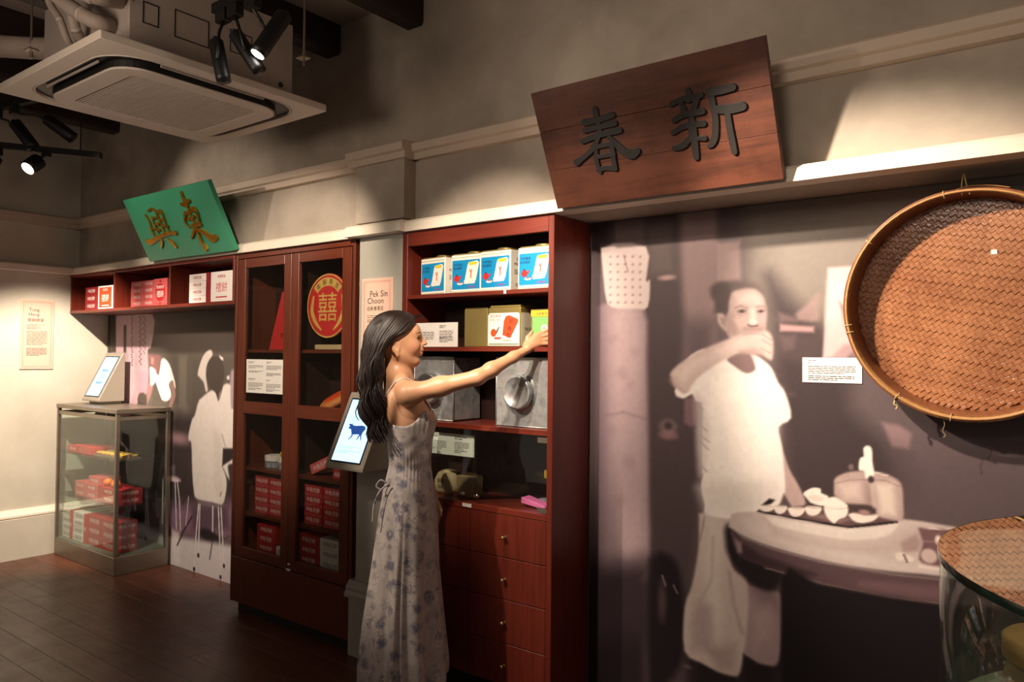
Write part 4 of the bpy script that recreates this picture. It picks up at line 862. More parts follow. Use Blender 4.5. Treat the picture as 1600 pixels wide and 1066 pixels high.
def mural(name, label, shapes, x0, x1, z0, z1, step, base, front=2.766, back=2.779):
    nx, nz = int((x1 - x0) / step) + 1, int((z1 - z0) / step) + 1
    xs, zs = np.linspace(x0, x1, nx).astype('f'), np.linspace(z0, z1, nz).astype('f')
    img = paint(shapes, xs, zs, base)
    g = np.random.RandomState(5).rand(nz // 4 + 2, nx // 4 + 2).astype('f')
    g = np.kron(g, np.ones((4, 4), 'f'))[:nz, :nx]
    img = img * (0.985 + 0.03 * g[..., None])
    c = img / 255.0; c = np.where(c <= 0.04045, c / 12.92, ((c + 0.055) / 1.055) ** 2.4)
    t = thing(name, label, 'mural', ((x0 + x1) / 2, back, z0))
    X, Z = np.meshgrid(xs, zs)
    v = np.stack([X - (x0 + x1) / 2, np.full_like(X, front - back), Z - z0], -1).reshape(-1, 3)
    i = np.arange(nx * nz).reshape(nz, nx)
    q = np.stack([i[:-1, :-1], i[:-1, 1:], i[1:, 1:], i[1:, :-1]], -1).reshape(-1, 4)
    me = bpy.data.meshes.new('printed_picture'); me.from_pydata(v.tolist(), [], q.tolist())
    at = me.color_attributes.new('print', 'FLOAT_COLOR', 'POINT')
    at.data.foreach_set('color', np.concatenate([c.reshape(-1, 3), np.ones((nx * nz, 1))], 1).astype('f').ravel())
    m, nt, b = new_mat('matt_photo_print')
    a = nt.nodes.new('ShaderNodeVertexColor'); a.layer_name = 'print'
    f = noise(nt, tex_coords(nt, (1, 1, 1)), 240, 2)
    mx = nt.nodes.new('ShaderNodeMix'); mx.data_type = 'RGBA'; mx.blend_type = 'MULTIPLY'; mx.inputs['Factor'].default_value = 0.25
    nt.links.new(a.outputs['Color'], mx.inputs[6]); nt.links.new(ramp(nt, f, [(0.3, (0.75, 0.75, 0.75, 1)), (0.7, (1, 1, 1, 1))]), mx.inputs[7])
    nt.links.new(mx.outputs[2], b.inputs['Base Color']); b.inputs['Roughness'].default_value = 0.55
    b.inputs['Specular IOR Level'].default_value = 0.25
    me.materials.append(m)
    o = bpy.data.objects.new('printed_picture', me); COL.objects.link(o); o.parent = t
    MB().box(x0, x1, front + 0.001, back, z0, z1).build('backing_board', M['toe'], t)
    return t
mural('photo_mural', 'large sepia photo mural of a man drinking tea beside a round table', MURAL_RIGHT, -1.69, 0.55, 0.0, 2.018, 0.0046, (96, 82, 84))
mural('photo_mural', 'smaller photo mural of men in white shirts and metal stools beyond the steel showcase', MURAL_LEFT, -6.025, -3.93, 0.0, 1.73, 0.0075, (84, 76, 72))
# ------------------------------------------------------------------ hanging shelf at the far end
t = thing('wall_shelf', 'red-brown three-cell shelf hung high in the far corner under the green signboard', 'shelf', (-4.97, 2.77, 1.735))
B2, F2 = 2.762, 2.49
MB().box(-6.028, -3.907, F2, B2, 2.0, 2.019).build('top_board', M['wood_x'], t, 0.002)
MB().box(-6.028, -3.907, F2, B2, 1.735, 1.756).build('bottom_board', M['wood_x'], t, 0.002)
for x in (-6.018, -5.353, -4.62, -3.917):
    MB().box(x - 0.009, x + 0.009, F2 + 0.002, B2, 1.757, 1.999).build('divider', M['wood_z'], t, 0.0015)
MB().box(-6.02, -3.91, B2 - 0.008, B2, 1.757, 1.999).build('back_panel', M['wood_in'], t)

# ------------------------------------------------------------------ glazed double-door cabinet
t = thing('display_cabinet', 'tall brown wooden cabinet with two glazed doors beside the grey pilaster', 'cabinet', (-3.39, 2.63, 0))
cz, cx = M['cab_z'], M['cab_x']
for x in (-3.90, -2.895):
    MB().box(x, x + 0.02, 2.494, 2.762, 0.052, 2.018).build('side_panel', cz, t, 0.0015)
MB().box(-3.88, -2.895, 2.494, 2.762, 1.99, 2.018).build('top_board', cx, t, 0.001)
MB().box(-3.88, -2.895, 2.512, 2.752, 0.335, 0.352).build('bottom_board', cx, t)
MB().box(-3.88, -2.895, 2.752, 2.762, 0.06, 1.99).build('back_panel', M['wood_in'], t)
MB().box(-3.88, -2.895, 2.492, 2.512, 0.055, 0.308).build('base_panel', cz, t, 0.0015)
MB().box(-3.85, -2.90, 2.516, 2.74, 0.0, 0.052).build('plinth', M['toe'], t)
for z in (1.475, 1.14, 0.812, 0.555):
    MB().box(-3.878, -2.897, 2.53, 2.75, z - 0.018, z).build('shelf', cx, t, 0.001)
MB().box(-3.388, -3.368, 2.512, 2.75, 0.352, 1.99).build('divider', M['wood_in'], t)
def glazed_door(x0, x1, gx0, gx1, knob_x):
    d = MB().box(x0, gx0, 2.49, 2.511, 0.315, 1.985).build('door', cz, t, 0.0015)
    MB().box(gx1, x1, 2.49, 2.511, 0.315, 1.985).build('stile', cz, d, 0.0015)
    for z0, z1 in ((1.934, 1.985), (1.116, 1.184), (0.315, 0.371)):
        MB().box(gx0 + 0.0005, gx1 - 0.0005, 2.4905, 2.511, z0, z1).build('rail', cx, d, 0.0015)
    for z0, z1 in ((1.184, 1.934), (0.371, 1.116)):
        MB().box(gx0, gx1, 2.499, 2.503, z0, z1).build('glass_pane', M['glass_cab'], d)
    return d
dl = glazed_door(-3.863, -3.378, -3.795, -3.438, 0)
dr = glazed_door(-3.373, -2.899, -3.314, -2.966, 0)
MB().lathe([(0.0, 2.484), (0.009, 2.484), (0.010, 2.489), (0.010, 2.491)], (-3.355, 0, 0.345), 'y', 16).build('lock', M['chrome'], dr, 0, True)
MB().box(-3.38, -3.345, 2.488, 2.4895, 0.312, 0.324).build('number_tag', M['white'], t)

# ------------------------------------------------------------------ open shelf unit with drawers
t = thing('shelf_unit', 'tall red-brown open shelf unit with drawers that the woman reaches into', 'shelf', (-2.12, 2.62, 0))
wz, wx = M['wood_z'], M['wood_x']
MB().box(-2.544, -2.511, 2.49, 2.762, 0.0, 2.018).build('side_panel', wz, t, 0.002)
MB().box(-1.721, -1.694, 2.49, 2.764, 0.0, 2.018).build('side_panel', wz, t, 0.002)
MB().box(-2.511, -1.721, 2.49, 2.51, 1.953, 2.018).build('top_rail', wx, t, 0.0015)
MB().box(-2.511, -1.721, 2.51, 2.76, 2.0, 2.018).build('top_board', wx, t)
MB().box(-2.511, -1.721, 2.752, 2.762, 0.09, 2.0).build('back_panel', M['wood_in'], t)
for z0, z1 in ((1.709, 1.727), (1.470, 1.490), (1.134, 1.156)):
    MB().box(-2.511, -1.721, 2.491, 2.752, z0, z1).build('shelf', wx, t, 0.0015)
MB().box(-2.511, -1.721, 2.491, 2.752, 0.797, 0.822).build('counter', wx, t, 0.0015)
MB().box(-2.511, -1.721, 2.54, 2.70, 0.0, 0.09).build('plinth', M['toe'], t)
MB().box(-2.511, -1.721, 2.515, 2.752, 0.092, 0.1).build('bottom_board', wx, t)
rows = [(0.621, 0.795), (0.450, 0.618), (0.271, 0.447), (0.098, 0.268)]
for cx0, cx1 in ((-2.509, -2.1205), (-2.1175, -1.723)):
    for z0, z1 in rows:
        d = MB().box(cx0, cx1, 2.493, 2.512, z0, z1).build('drawer', wz, t, 0.0015)
        k = (cx0 + cx1) / 2 - 0.006
        zc = (z0 + z1) / 2 - 0.004
        MB().lathe([(0.0, 2.470), (0.006, 2.470), (0.0085, 2.473), (0.0085, 2.477), (0.0045, 2.482), (0.004, 2.488), (0.008, 2.492), (0.008, 2.494)], (k, 0, zc), 'y', 14).build('knob', M['brass'], d, 0, True)
# sliding glass doors of the middle compartment
MB().box(-2.509, -2.105, 2.516, 2.520, 0.823, 1.133).build('sliding_glass', M['glass'], t)
MB().box(-2.118, -1.723, 2.506, 2.510, 0.823, 1.133).build('sliding_glass', M['glass'], t)
for x, y in ((-2.163, 2.505), (-2.078, 2.496)):
    MB().lathe([(0.0, y - 0.014), (0.008, y - 0.014), (0.011, y - 0.008), (0.011, y - 0.003), (0.006, y), (0.006, y + 0.009)], (x, 0, 0.856), 'y', 14).build('glass_knob', M['chrome'], t, 0, True)
for z0, z1 in ((1.105, 1.127), (0.826, 0.845)):
    MB().box(-1.772, -1.726, 2.499, 2.505, z0, z1).build('glass_clip', M['steel'], t)
MB().box(-2.158, -2.108, 2.4885, 2.4905, 0.803, 0.818).build('number_tag', M['white'], t)
MB().box(-1.944, -1.932, 2.4885, 2.4905, 1.711, 1.725).build('number_tag', M['white'], t)

# ------------------------------------------------------------------ steel and glass showcase
t = thing('glass_showcase', 'low steel-framed glass showcase with cake boxes in the far corner', 'showcase', (-5.48, 2.56, 0))
x0, x1, y0, y1 = -5.93, -5.032, 2.378, 2.742
st = M['steel']
MB().box(x0, x1, y0, y1, 0.0, 0.118).build('base', st, t, 0.003)
MB().box(x0 + 0.004, x1 - 0.004, y0 + 0.004, y1 - 0.004, 0.118, 0.126).build('floor_panel', M['case_inner'], t)
for px, py in ((x0, y0), (x1 - 0.024, y0), (x0, y1 - 0.024), (x1 - 0.024, y1 - 0.024)):
    MB().box(px, px + 0.024, py, py + 0.024, 0.118, 1.05).build('post', st, t, 0.002)
MB().box(x0 - 0.004, x1 + 0.004, y0 - 0.004, y1, 1.05, 1.078).build('top', st, t, 0.003)
for a in ((x0 + 0.024, x1 - 0.024, y0 + 0.004, y0 + 0.018), (x0 + 0.024, x1 - 0.024, y1 - 0.018, y1 - 0.004)):
    MB().box(*a, 1.005, 1.03).build('rail', st, t, 0.001)
for a in ((x0 + 0.004, x0 + 0.018), (x1 - 0.018, x1 - 0.004)):
    MB().box(*a, y0 + 0.024, y1 - 0.024, 1.005, 1.03).build('rail', st, t, 0.001)
MB().box(x0 + 0.024, x1 - 0.024, y0 + 0.008, y0 + 0.012, 0.126, 1.005).build('glass_pane', M['glass'], t)
MB().box(x1 - 0.012, x1 - 0.008, y0 + 0.024, y1 - 0.024, 0.126, 1.005).build('glass_pane', M['glass'], t)
MB().box(x0 + 0.008, x0 + 0.012, y0 + 0.024, y1 - 0.024, 0.126, 1.005).build('glass_pane', M['glass'], t)
for z in (0.74, 0.44):
    MB().box(x0 + 0.014, x1 - 0.014, y0 + 0.014, y1 - 0.02, z - 0.008, z).build('glass_shelf', M['glass_green'], t)

# ------------------------------------------------------------------ round glass case in the foreground
gx, gy, gr, gz = 0.322, 1.48, 0.525, 1.15
t = thing('round_glass_case', 'tall round glass display case with a flat glass top in the foreground', 'showcase', (gx, gy, 0))
MB().lathe([(gr - 0.01, 0.856), (gr, 0.856), (gr, gz - 0.012), (gr - 0.01, gz - 0.012), (gr - 0.01, 0.856)], (gx, gy, 0), 'z', 96).build('glass_wall', M['glass_green'], t, 0, True)
MB().lathe([(0, gz), (gr + 0.002, gz)], (gx, gy, 0), 'z', 96).build('glass_top', M['glass_top'], t)
MB().lathe([(gr + 0.0025, gz - 0.012), (gr + 0.0035, gz - 0.006), (gr + 0.0025, gz + 0.0005)], (gx, gy, 0), 'z', 96).build('top_edge', M['glass_edge'], t, 0, True)
MB().lathe([(0, 0.855), (gr + 0.01, 0.855), (gr + 0.01, 0.0), (0, 0.0)], (gx, gy, 0), 'z', 64).build('plinth', M['case_floor'], t)
# the pot that stands inside it
jx, jy = -0.03, 1.45
t = thing('lidded_jar', 'pale woven jar with a tan lid inside the round glass case', 'jar', (jx, jy, 0.8555))
MB().lathe([(0.07, 0.8555), (0.083, 0.87), (0.089, 0.90), (0.088, 0.94), (0.082, 0.97), (0.074, 0.985), (0.0, 0.986)], (jx, jy, 0), 'z', 32).build('body', M['tan'], t, 0, True)
MB().lathe([(0.0, 0.986), (0.082, 0.986), (0.087, 0.990), (0.087, 1.018), (0.08, 1.024), (0.0, 1.026)], (jx, jy, 0), 'z', 32).build('lid', M['cork'], t, 0, True)
MB().lathe([(0.0, 1.034), (0.006, 1.033), (0.008, 1.026)], (jx - 0.02, jy - 0.02, 0), 'z', 10).build('lid_knob', M['brass'], t, 0, True)
mb = MB()
for k in range(90):
    a = k * 2.399; z = 0.875 + 0.001 * k
    cx_, cy_ = jx + 0.0885 * math.cos(a), jy + 0.0885 * math.sin(a)
    mb.box(cx_ - 0.002, cx_ + 0.002, cy_ - 0.002, cy_ + 0.002, z, z + 0.004)
mb.build('bead_trim', M['silver'], t)['kind'] = 'stuff'

# ------------------------------------------------------------------ wedge-shaped touch-screen kiosks
def kiosk(label, x0, x1, yb, zb, foot, art, depth=0.167, hgt=0.35):
    t = thing('touchscreen_kiosk', label, 'kiosk', ((x0 + x1) / 2, yb, foot[0]))
    yf = yb - depth
    MB().prism([(yf, zb), (yf, zb + 0.012), (yb - 0.012, zb + hgt), (yb, zb + hgt), (yb, zb)], lambda a, b, h: (h, a, b), x0, x1).build('housing', M['kiosk'], t, 0.002)
    if foot[1]:
        MB().box(x0 + 0.03, x1 - 0.03, yf + 0.04, yb - 0.01, foot[0], zb).build('foot', M['kiosk'], t, 0.002)
    sl = Vector((0, depth - 0.012, hgt - 0.012)); L = sl.length; sl.normalize()
    nrm = Vector((0, -sl.z, sl.y))
    org = Vector((x0, yf, zb + 0.012))
    W_ = x1 - x0
    def fn(a, b, h): p = org + Vector((a, 0, 0)) + sl * b + nrm * h; return tuple(p)
    MB().prism([(0.026, 0.022), (W_ - 0.026, 0.022), (W_ - 0.026, L - 0.03), (0.026, L - 0.03)], fn, 0.0006, 0.0018).build('bezel', M['black'], t)
    s = MB().prism([(0.034, 0.03), (W_ - 0.034, 0.03), (W_ - 0.034, L - 0.038), (0.034, L - 0.038)], fn, 0.0019, 0.0025).build('screen', M['screen'], t)
    cx_ = W_ / 2
    if art == 'cow':
        cow = [(-.052, .012), (-.046, .024), (-.056, .028), (-.052, .034), (-.042, .032), (-.036, .036), (-.030, .028), (-.010, .026), (.030, .030), (.050, .026), (.056, .014), (.046, .000), (.044, -.012), (.052, -.036), (.048, -.036), (.036, -.014), (.026, -.036), (.022, -.036), (.028, -.010), (.004, -.012), (-.012, -.014), (-.008, -.020), (-.026, -.038), (-.030, -.037), (-.016, -.018), (-.022, -.006), (-.034, .010)]
        MB().prism([(cx_ + a * 1.1, 0.175 + b * 1.1) for a, b in cow], fn, 0.0026, 0.0030).build('cow_artwork', M['screen_navy'], s)
        mb = MB()
        for a, b, c, d in ((-.07, .06, -.07, .005), (-.07, .06, .07, .062), (.07, .062, .07, .03)):
            mb.stroke([(cx_ + a, .185 + b, .0016), (cx_ + c, .185 + d, .0016)], fn, .0026, .0029, 2)
        rr_ = random.Random(4)
        for k in range(7):
            a = -.055 + k * .018
            mb.stroke([(cx_ + a, .238, .0022), (cx_ + a + .006, .226, .0022)], fn, .0026, .0029, 2)
            mb.stroke([(cx_ + a, .222, .0022), (cx_ + a + .009, .219, .0022)], fn, .0026, .0029, 2)
        mb.build('handwriting', M['screen_grey'], s)
        mb = MB()
        print_lines(mb, lambda a, b: fn(a, b, 0.0028), 0.05, W_ - 0.06, 0.10, 2, 0.006, 0.002, 2)
        print_lines(mb, lambda a, b: fn(a, b, 0.0028), 0.05, W_ - 0.05, 0.08, 2, 0.008, 0.003, 3)
        mb.build('caption_lines', M['screen_grey'], s)['kind'] = 'stuff'
    else:
        mb = MB()
        for bb in (0.235, 0.135):
            mb.stroke([(cx_ - .045, bb, .010), (cx_, bb - .004, .016), (cx_ + .045, bb, .010)], fn, .0026, .0030)
        for a in (-.02, .02): mb.stroke([(cx_ + a, .232, .007), (cx_ + a, .14, .007)], fn, .0026, .0030)
        mb.build('stool_artwork', M['screen_grey'], s)
    return t
kiosk('sloping grey touch-screen kiosk with a navy cow picture mounted on the pilaster beside the woman', -2.876, -2.614, 2.493, 0.918, (0.918, False), 'cow')
kiosk('sloping grey touch-screen kiosk standing on the steel showcase in the far corner', -5.87, -5.605, 2.70, 1.098, (1.078, True), 'stool', 0.18)
# ------------------------------------------------------------------ cake boxes
def cake_box(label, x0, x1, y0, y1, z0, z1, m, tm, s='中秋月餅', group=None, side=False, trim=None):
    t = thing('cake_box', label, 'box', ((x0 + x1) / 2, (y0 + y1) / 2, z0), 0, group)
    MB().box(x0, x1, y0, y1, z0, z1).build('carton', m, t, 0.0012)
    h, w_ = z1 - z0, x1 - x0
    text(s, ((x0 + x1) / 2, y0 - 0.0006, (z0 + z1) / 2), w_ * 0.82, h * 0.5, tm, t)
    if side: text(s, (x1 + 0.0006, (y0 + y1) / 2, (z0 + z1) / 2), (y1 - y0) * 0.8, h * 0.5, tm, t, math.pi / 2)
    if trim is not None:
        MB().box(x0 + 0.002, x1 - 0.002, y0 - 0.0004, y0, z1 - 0.006, z1 - 0.002).build('trim_line', trim, t)
        MB().box(x0 + 0.002, x1 - 0.002, y0 - 0.0004, y0, z0 + 0.002, z0 + 0.006).build('trim_line', trim, t)
    return t
TIER = {2: ('lower', 'upper'), 3: ('lowest', 'middle', 'topmost'), 4: ('lowest', 'second-lowest', 'third-lowest', 'topmost')}
def stack(label, group, x0, x1, y0, y1, z0, n, h, m, tm, **k):
    for i in range(n):
        j = random.uniform(-0.0015, 0.0015)
        cake_box(TIER[n][i] + ' ' + label, x0 + j, x1 + j, y0 + random.uniform(0, 0.003), y1, z0 + i * h, z0 + (i + 1) * h - 0.0006, m, tm, group=group, **k)

def gift_box(label, x0, x1, y0, y1, z0, z1, body, panel, pm, big):
    t = thing('gift_box', label, 'box', ((x0 + x1) / 2, (y0 + y1) / 2, z0))
    MB().box(x0, x1, y0, y1, z0, z1).build('carton', body, t, 0.0012)
    w_, h = x1 - x0, z1 - z0; cx = (x0 + x1) / 2
    MB().box(x0 + w_ * 0.08, x1 - w_ * 0.08, y0 - 0.0006, y0, z0 + h * 0.07, z1 - h * 0.07).build('label_panel', panel, t)
    text('東興餅家', (cx, y0 - 0.0012, z1 - h * 0.17), w_ * 0.7, h * 0.11, pm, t)
    text('禮餅', (cx, y0 - 0.0012, z0 + h * 0.48), w_ * 0.6, h * 0.32, big, t)
    MB().box(cx - w_ * 0.25, cx + w_ * 0.25, y0 - 0.0012, y0 - 0.0006, z0 + h * 0.13, z0 + h * 0.17).build('footer_line', pm, t)
    return t

# high shelf, first cell
SB, SY = 1.757, 2.515
stack('flat crimson cake box in the first cell of the high shelf', 'crimson boxes on the high shelf', -5.838, -5.65, SY, 2.72, SB, 3, 0.0545, M['darkredbox'], M['whiteprint'])
gift_box('upright red gift box with white border on the high shelf', -5.636, -5.418, SY, 2.70, SB, 1.921, M['whiteprint'], M['orange'], M['whiteprint'], M['whiteprint'])
# second cell
stack('rose cake box in the outer stack, middle cell of the high shelf', 'rose boxes on the high shelf', -5.16, -4.99, SY, 2.72, SB, 4, 0.0425, M['rosebox'], M['whiteprint'])
stack('rose cake box in the stack beside the oval gift box on the high shelf', 'rose boxes on the high shelf', -4.986, -4.86, SY, 2.72, SB, 4, 0.0425, M['rosebox'], M['whiteprint'])
t = thing('gift_box', 'upright rose gift box with a dark red oval on the high shelf', 'box', (-4.775, 2.6, SB))
MB().box(-4.856, -4.692, SY, 2.70, SB, 1.931).build('carton', M['rosebox'], t, 0.0012)
MB().prism([(-4.774 + 0.062 * math.cos(a), 1.842 + 0.058 * math.sin(a)) for a in (2 * math.pi * k / 28 for k in range(28))], lambda a, b, h: (a, h, b), SY - 0.0006, SY).build('oval_label', M['redbox'], t)
for k in range(2): MB().prism([(-4.774 - 0.016, 1.842 + (0.066 if k else -0.066)), (-4.774, 1.842 + (0.085 if k else -0.085)), (-4.774 + 0.016, 1.842 + (0.066 if k else -0.066))], lambda a, b, h: (a, h, b), SY - 0.0006, SY).build('ornament', M['redbox'], t)
text('東興餅家', (-4.774, SY - 0.0012, 1.876), 0.10, 0.022, M['whiteprint'], t)
text('禮餅', (-4.774, SY - 0.0012, 1.832), 0.09, 0.045, M['whiteprint'], t)
# third cell
for i in range(4):
    cake_box(TIER[4][i] + ' white cake box stacked in the third cell of the high shelf', -4.428, -4.243, SY, 2.72, SB + i * 0.0445, SB + (i + 1) * 0.0445 - 0.0006, M['whitebox'], M['redbox'], group='white boxes on the high shelf')
cake_box('narrow crimson box standing between white boxes on the high shelf', -4.24, -4.20, SY, 2.72, SB, 1.937, M['darkredbox'], M['darkredbox'], '餅')
gift_box('upright white gift box with pale red print on the high shelf', -4.188, -3.957, SY, 2.70, SB, 1.936, M['whitebox'], M['whitebox'], M['redbox'], M['rosebox'])

# glazed cabinet, lower shelves
for nm, wh, c0, c1 in (('lefthand', 'first', -3.775, -3.645), ('lefthand', 'second', -3.64, -3.51), ('righthand', 'first', -3.33, -3.185), ('righthand', 'second', -3.175, -3.035)):
    stack('red cake box of the %s stack, third shelf behind the %s cabinet door' % (wh, nm), 'red boxes behind the %s cabinet door' % nm, c0, c1, 2.56, 2.70, 0.556, 4, 0.052, M['redbox'], M['whiteprint'], trim=M['rosebox'])
stack('red cake box on the cabinet floor behind the lefthand door', 'red boxes on the cabinet floor, lefthand', -3.72, -3.55, 2.54, 2.72, 0.353, 3, 0.05, M['redbox'], M['whiteprint'])
cake_box('flat white cake box beside red boxes on the cabinet floor, lefthand door', -3.54, -3.46, 2.54, 2.72, 0.353, 0.402, M['whitebox'], M['redbox'], '月餅')
stack('red cake box on the cabinet floor behind the righthand door', 'red boxes on the cabinet floor, righthand', -3.335, -3.165, 2.53, 2.72, 0.353, 3, 0.052, M['redbox'], M['whiteprint'])
stack('white cake box on the cabinet floor behind the righthand door', 'white boxes on the cabinet floor', -3.16, -2.995, 2.53, 2.72, 0.353, 3, 0.052, M['whitebox'], M['ink'])
# tilted red box and the small one beneath it
t = thing('cake_box', 'red cake box propped at a slant on the second cabinet shelf', 'box', (-3.20, 2.60, 0.813), 0, None, True)
MB().box(-0.085, 0.085, -0.03, 0.05, 0.0, 0.052).build('carton', M['rosebox'], t, 0.0012)
text('中秋月餅', (0, -0.0306, 0.026), 0.14, 0.028, M['whiteprint'], t)
t.rotation_euler = (0, -math.radians(22), 0); t.location = (-3.205, 2.60, 0.846)
cake_box('small red cake box on edge under the slanted box in the cabinet', -3.10, -3.03, 2.56, 2.66, 0.813, 0.862, M['redbox'], M['whiteprint'], '月餅')
# flower-shaped tins with a cake on top
for k, (x, lab) in enumerate(((-3.67, 'pale scalloped cake tin on the second cabinet shelf, nearer the cabinet side'), (-3.55, 'pale scalloped cake tin on the second cabinet shelf, holding a yellow cake'))):
    t = thing('scalloped_tin', lab, 'tin', (x, 2.62, 0.813))
    for j in range(2):
        prof = [(0.056 * (1 + 0.06 * math.cos(8 * 2 * math.pi * q / 64)) * math.cos(2 * math.pi * q / 64), 0.056 * (1 + 0.06 * math.cos(8 * 2 * math.pi * q / 64)) * math.sin(2 * math.pi * q / 64)) for q in range(64)]
        MB().prism([(x + a, 2.62 + b) for a, b in prof], lambda a, b, h: (a, b, h), 0.813 + j * 0.036, 0.845 + j * 0.036).build('tin_tier', M['silver'] if j == 0 else M['whitebox'], t, 0.002)
tag(MB().lathe([(0, 0.883), (0.045, 0.883), (0.052, 0.893), (0.05, 0.905), (0.03, 0.915), (0, 0.917)], (-3.545, 2.62, 0), 'z', 24).build('yellow_cake', M['yellow'], None, 0, True), 'round yellow cake lying on a scalloped tin in the cabinet', 'cake')
# upper shelf: leaning red packet, round double-happiness plaque on its stand
t = thing('red_packet', 'tall red printed packet leaning inside the lefthand cabinet door', 'packet', (-3.62, 2.62, 1.476))
MB().prism([(-3.72, 1.476), (-3.50, 1.476), (-3.43, 1.795), (-3.605, 1.80)], lambda a, b, h: (a, h, b), 2.60, 2.615).build('sleeve', M['red'], t)
text('餅', (-3.55, 2.599, 1.58), 0.06, 0.06, M['gilt'], t); text('家', (-3.60, 2.599, 1.555), 0.03, 0.03, M['gilt'], t)
t = thing('round_plaque', 'round red plaque with a gold double-happiness character inside the cabinet', 'plaque', (-3.17, 2.58, 1.502))
pc = (-3.165, 0, 1.705)
MB().lathe([(0, 2.575), (0.166, 2.575), (0.170, 2.569), (0.166, 2.563), (0, 2.563)], pc, 'y', 64).build('disc', M['red'], t, 0, False)
MB().lathe([(0.160, 2.5624), (0.167, 2.5622)], pc, 'y', 64).build('gold_rim', M['goldprint'], t)
text('囍', (-3.165, 2.5618, 1.70), 0.15, 0.15, M['goldprint'], t, name='double_happiness')
arc = [(pc[0] + r * math.cos(a), pc[2] + r * math.sin(a)) for r, rng in ((0.148, range(13)), (0.105, range(12, -1, -1))) for a in (math.radians(40 + 100 * k / 12) for k in rng)]
MB().prism(arc, lambda a, b, h: (a, h, b), 2.5614, 2.5624).build('banner', M['goldprint'], t)
for k, ch in enumerate('東興茶室'):
    a = math.radians(126 - 24 * k)
    o = text(ch, (pc[0] + 0.126 * math.cos(a), 2.561, pc[2] + 0.126 * math.sin(a)), 0.03, 0.03, M['ink_dark'], t)
    o.rotation_euler = (0, -(a - math.pi / 2), 0)
mb = MB()
for sx in (-1, 1):
    mb.stroke([(pc[0] + sx * .115, pc[2] + .05, .012), (pc[0] + sx * .125, pc[2] - .03, .026), (pc[0] + sx * .09, pc[2] - .09, .02), (pc[0] + sx * .05, pc[2] - .125, .008)], lambda a, b, h: (a, h, b), 2.5624, 2.5610)
mb.build('phoenix_ornament', M['goldprint'], t)
tag(MB().box(-3.25, -3.02, 2.55, 2.63, 1.476, 1.502).build('wooden_block', M['tan'], None, 0.002), 'pale wooden block under the round red plaque in the cabinet', 'block')
# things on the middle rail shelf
t = thing('round_loaf', 'round orange-brown moulded cake leaning on the cabinet shelf behind the righthand door', 'cake', (-3.13, 2.60, 1.141), 0, None, True)
MB().lathe([(0, 0.0), (0.085, 0.0), (0.094, 0.012), (0.088, 0.03), (0.07, 0.038), (0, 0.036)], (0, 0, 0), 'z', 32).build('crust', M['crust'], t, 0, True)
MB().lathe([(0.0, 0.04), (0.05, 0.041), (0.062, 0.037)], (0, 0, 0), 'z', 32).build('pattern', M['orange'], t, 0, True)
t.rotation_euler = (math.radians(28), math.radians(-14), 0); t.location = (-3.13, 2.61, 1.20)
tag(MB().lathe([(0, 1.141), (0.02, 1.143), (0.034, 1.165), (0.036, 1.19), (0.024, 1.215), (0, 1.222)], (-3.005, 2.57, 0), 'z', 20).build('cream_egg', M['tinwhite'], None, 0, True), 'cream egg-shaped sweet beside the orange-brown cake in the cabinet', 'sweet')

# showcase in the corner
for k, (a, b) in enumerate(((-5.90, -5.775), (-5.735, -5.56))):
    stack('white cake box in the %s white stack on the showcase floor' % ('first', 'second')[k], 'white boxes in the steel showcase', a, b, 2.42, 2.66, 0.127, 4, 0.05, M['whitebox'], M['ink'])
for k, (a, b) in enumerate(((-5.773, -5.737), (-5.557, -5.515))):
    cake_box(('narrow upright red box between the two white stacks in the showcase', 'narrow upright red box between the white and red stacks in the showcase')[k], a, b, 2.415, 2.66, 0.127, 0.33, M['red'], M['whiteprint'], '餅', group='upright red boxes in the showcase')
for k, (a, b) in enumerate(((-5.51, -5.34), (-5.335, -5.10))):
    stack(('red cake box on the showcase floor next to the white stacks', 'red cake box on the showcase floor at the front steel post')[k], 'red boxes on the showcase floor', a, b, 2.425, 2.56, 0.127, 3, 0.068, M['redbox'], M['whiteprint'], side=True)
Z0 = 0.4405
for k, (a, b) in enumerate(((-5.74, -5.58), (-5.575, -5.40), (-5.395, -5.10))):
    stack(('rose cake box, first pile on the middle showcase shelf', 'rose cake box, second pile on the middle showcase shelf', 'red cake box under the fruit on the middle showcase shelf')[k], 'rose boxes on the showcase shelf', a, b, 2.43, 2.59, Z0, 2, 0.05, M['rosebox'] if k < 2 else M['redbox'], M['whiteprint'], side=True)
cake_box('single rose-red cake box crowning the pile on the middle showcase shelf', -5.55, -5.38, 2.44, 2.58, Z0 + 0.101, Z0 + 0.152, M['rosebox'], M['whiteprint'])
for k, (x, y, m, lab) in enumerate(((-5.33, 2.47, 'fruit', 'orange mandarin on the red boxes in the showcase, first in the row'), (-5.265, 2.49, 'fruit_red', 'red fruit on the red boxes in the showcase between the mandarins'), (-5.20, 2.46, 'fruit', 'orange mandarin on the red boxes in the showcase, last in the row'))):
    t = thing('fruit', lab, 'fruit', (x, y, Z0 + 0.101))
    MB().lathe([(0, 0.0), (0.016, 0.003), (0.029, 0.016), (0.031, 0.028), (0.024, 0.043), (0.01, 0.05), (0, 0.048)], (x, y, Z0 + 0.101), 'z', 20).build('flesh', M[m], t, 0, True)
    MB().lathe([(0, 0.053), (0.004, 0.052), (0.005, 0.047)], (x, y, Z0 + 0.101), 'z', 8).build('stalk', M['fruit_green'], t)
cake_box('small red cake box lying on the top glass shelf of the showcase', -5.87, -5.70, 2.43, 2.58, 0.7405, 0.785, M['red'], M['whiteprint'])
cake_box('plain red carton beside the pastry tray on the top showcase shelf', -5.695, -5.49, 2.43, 2.58, 0.7405, 0.79, M['red'], M['red'], '餅')
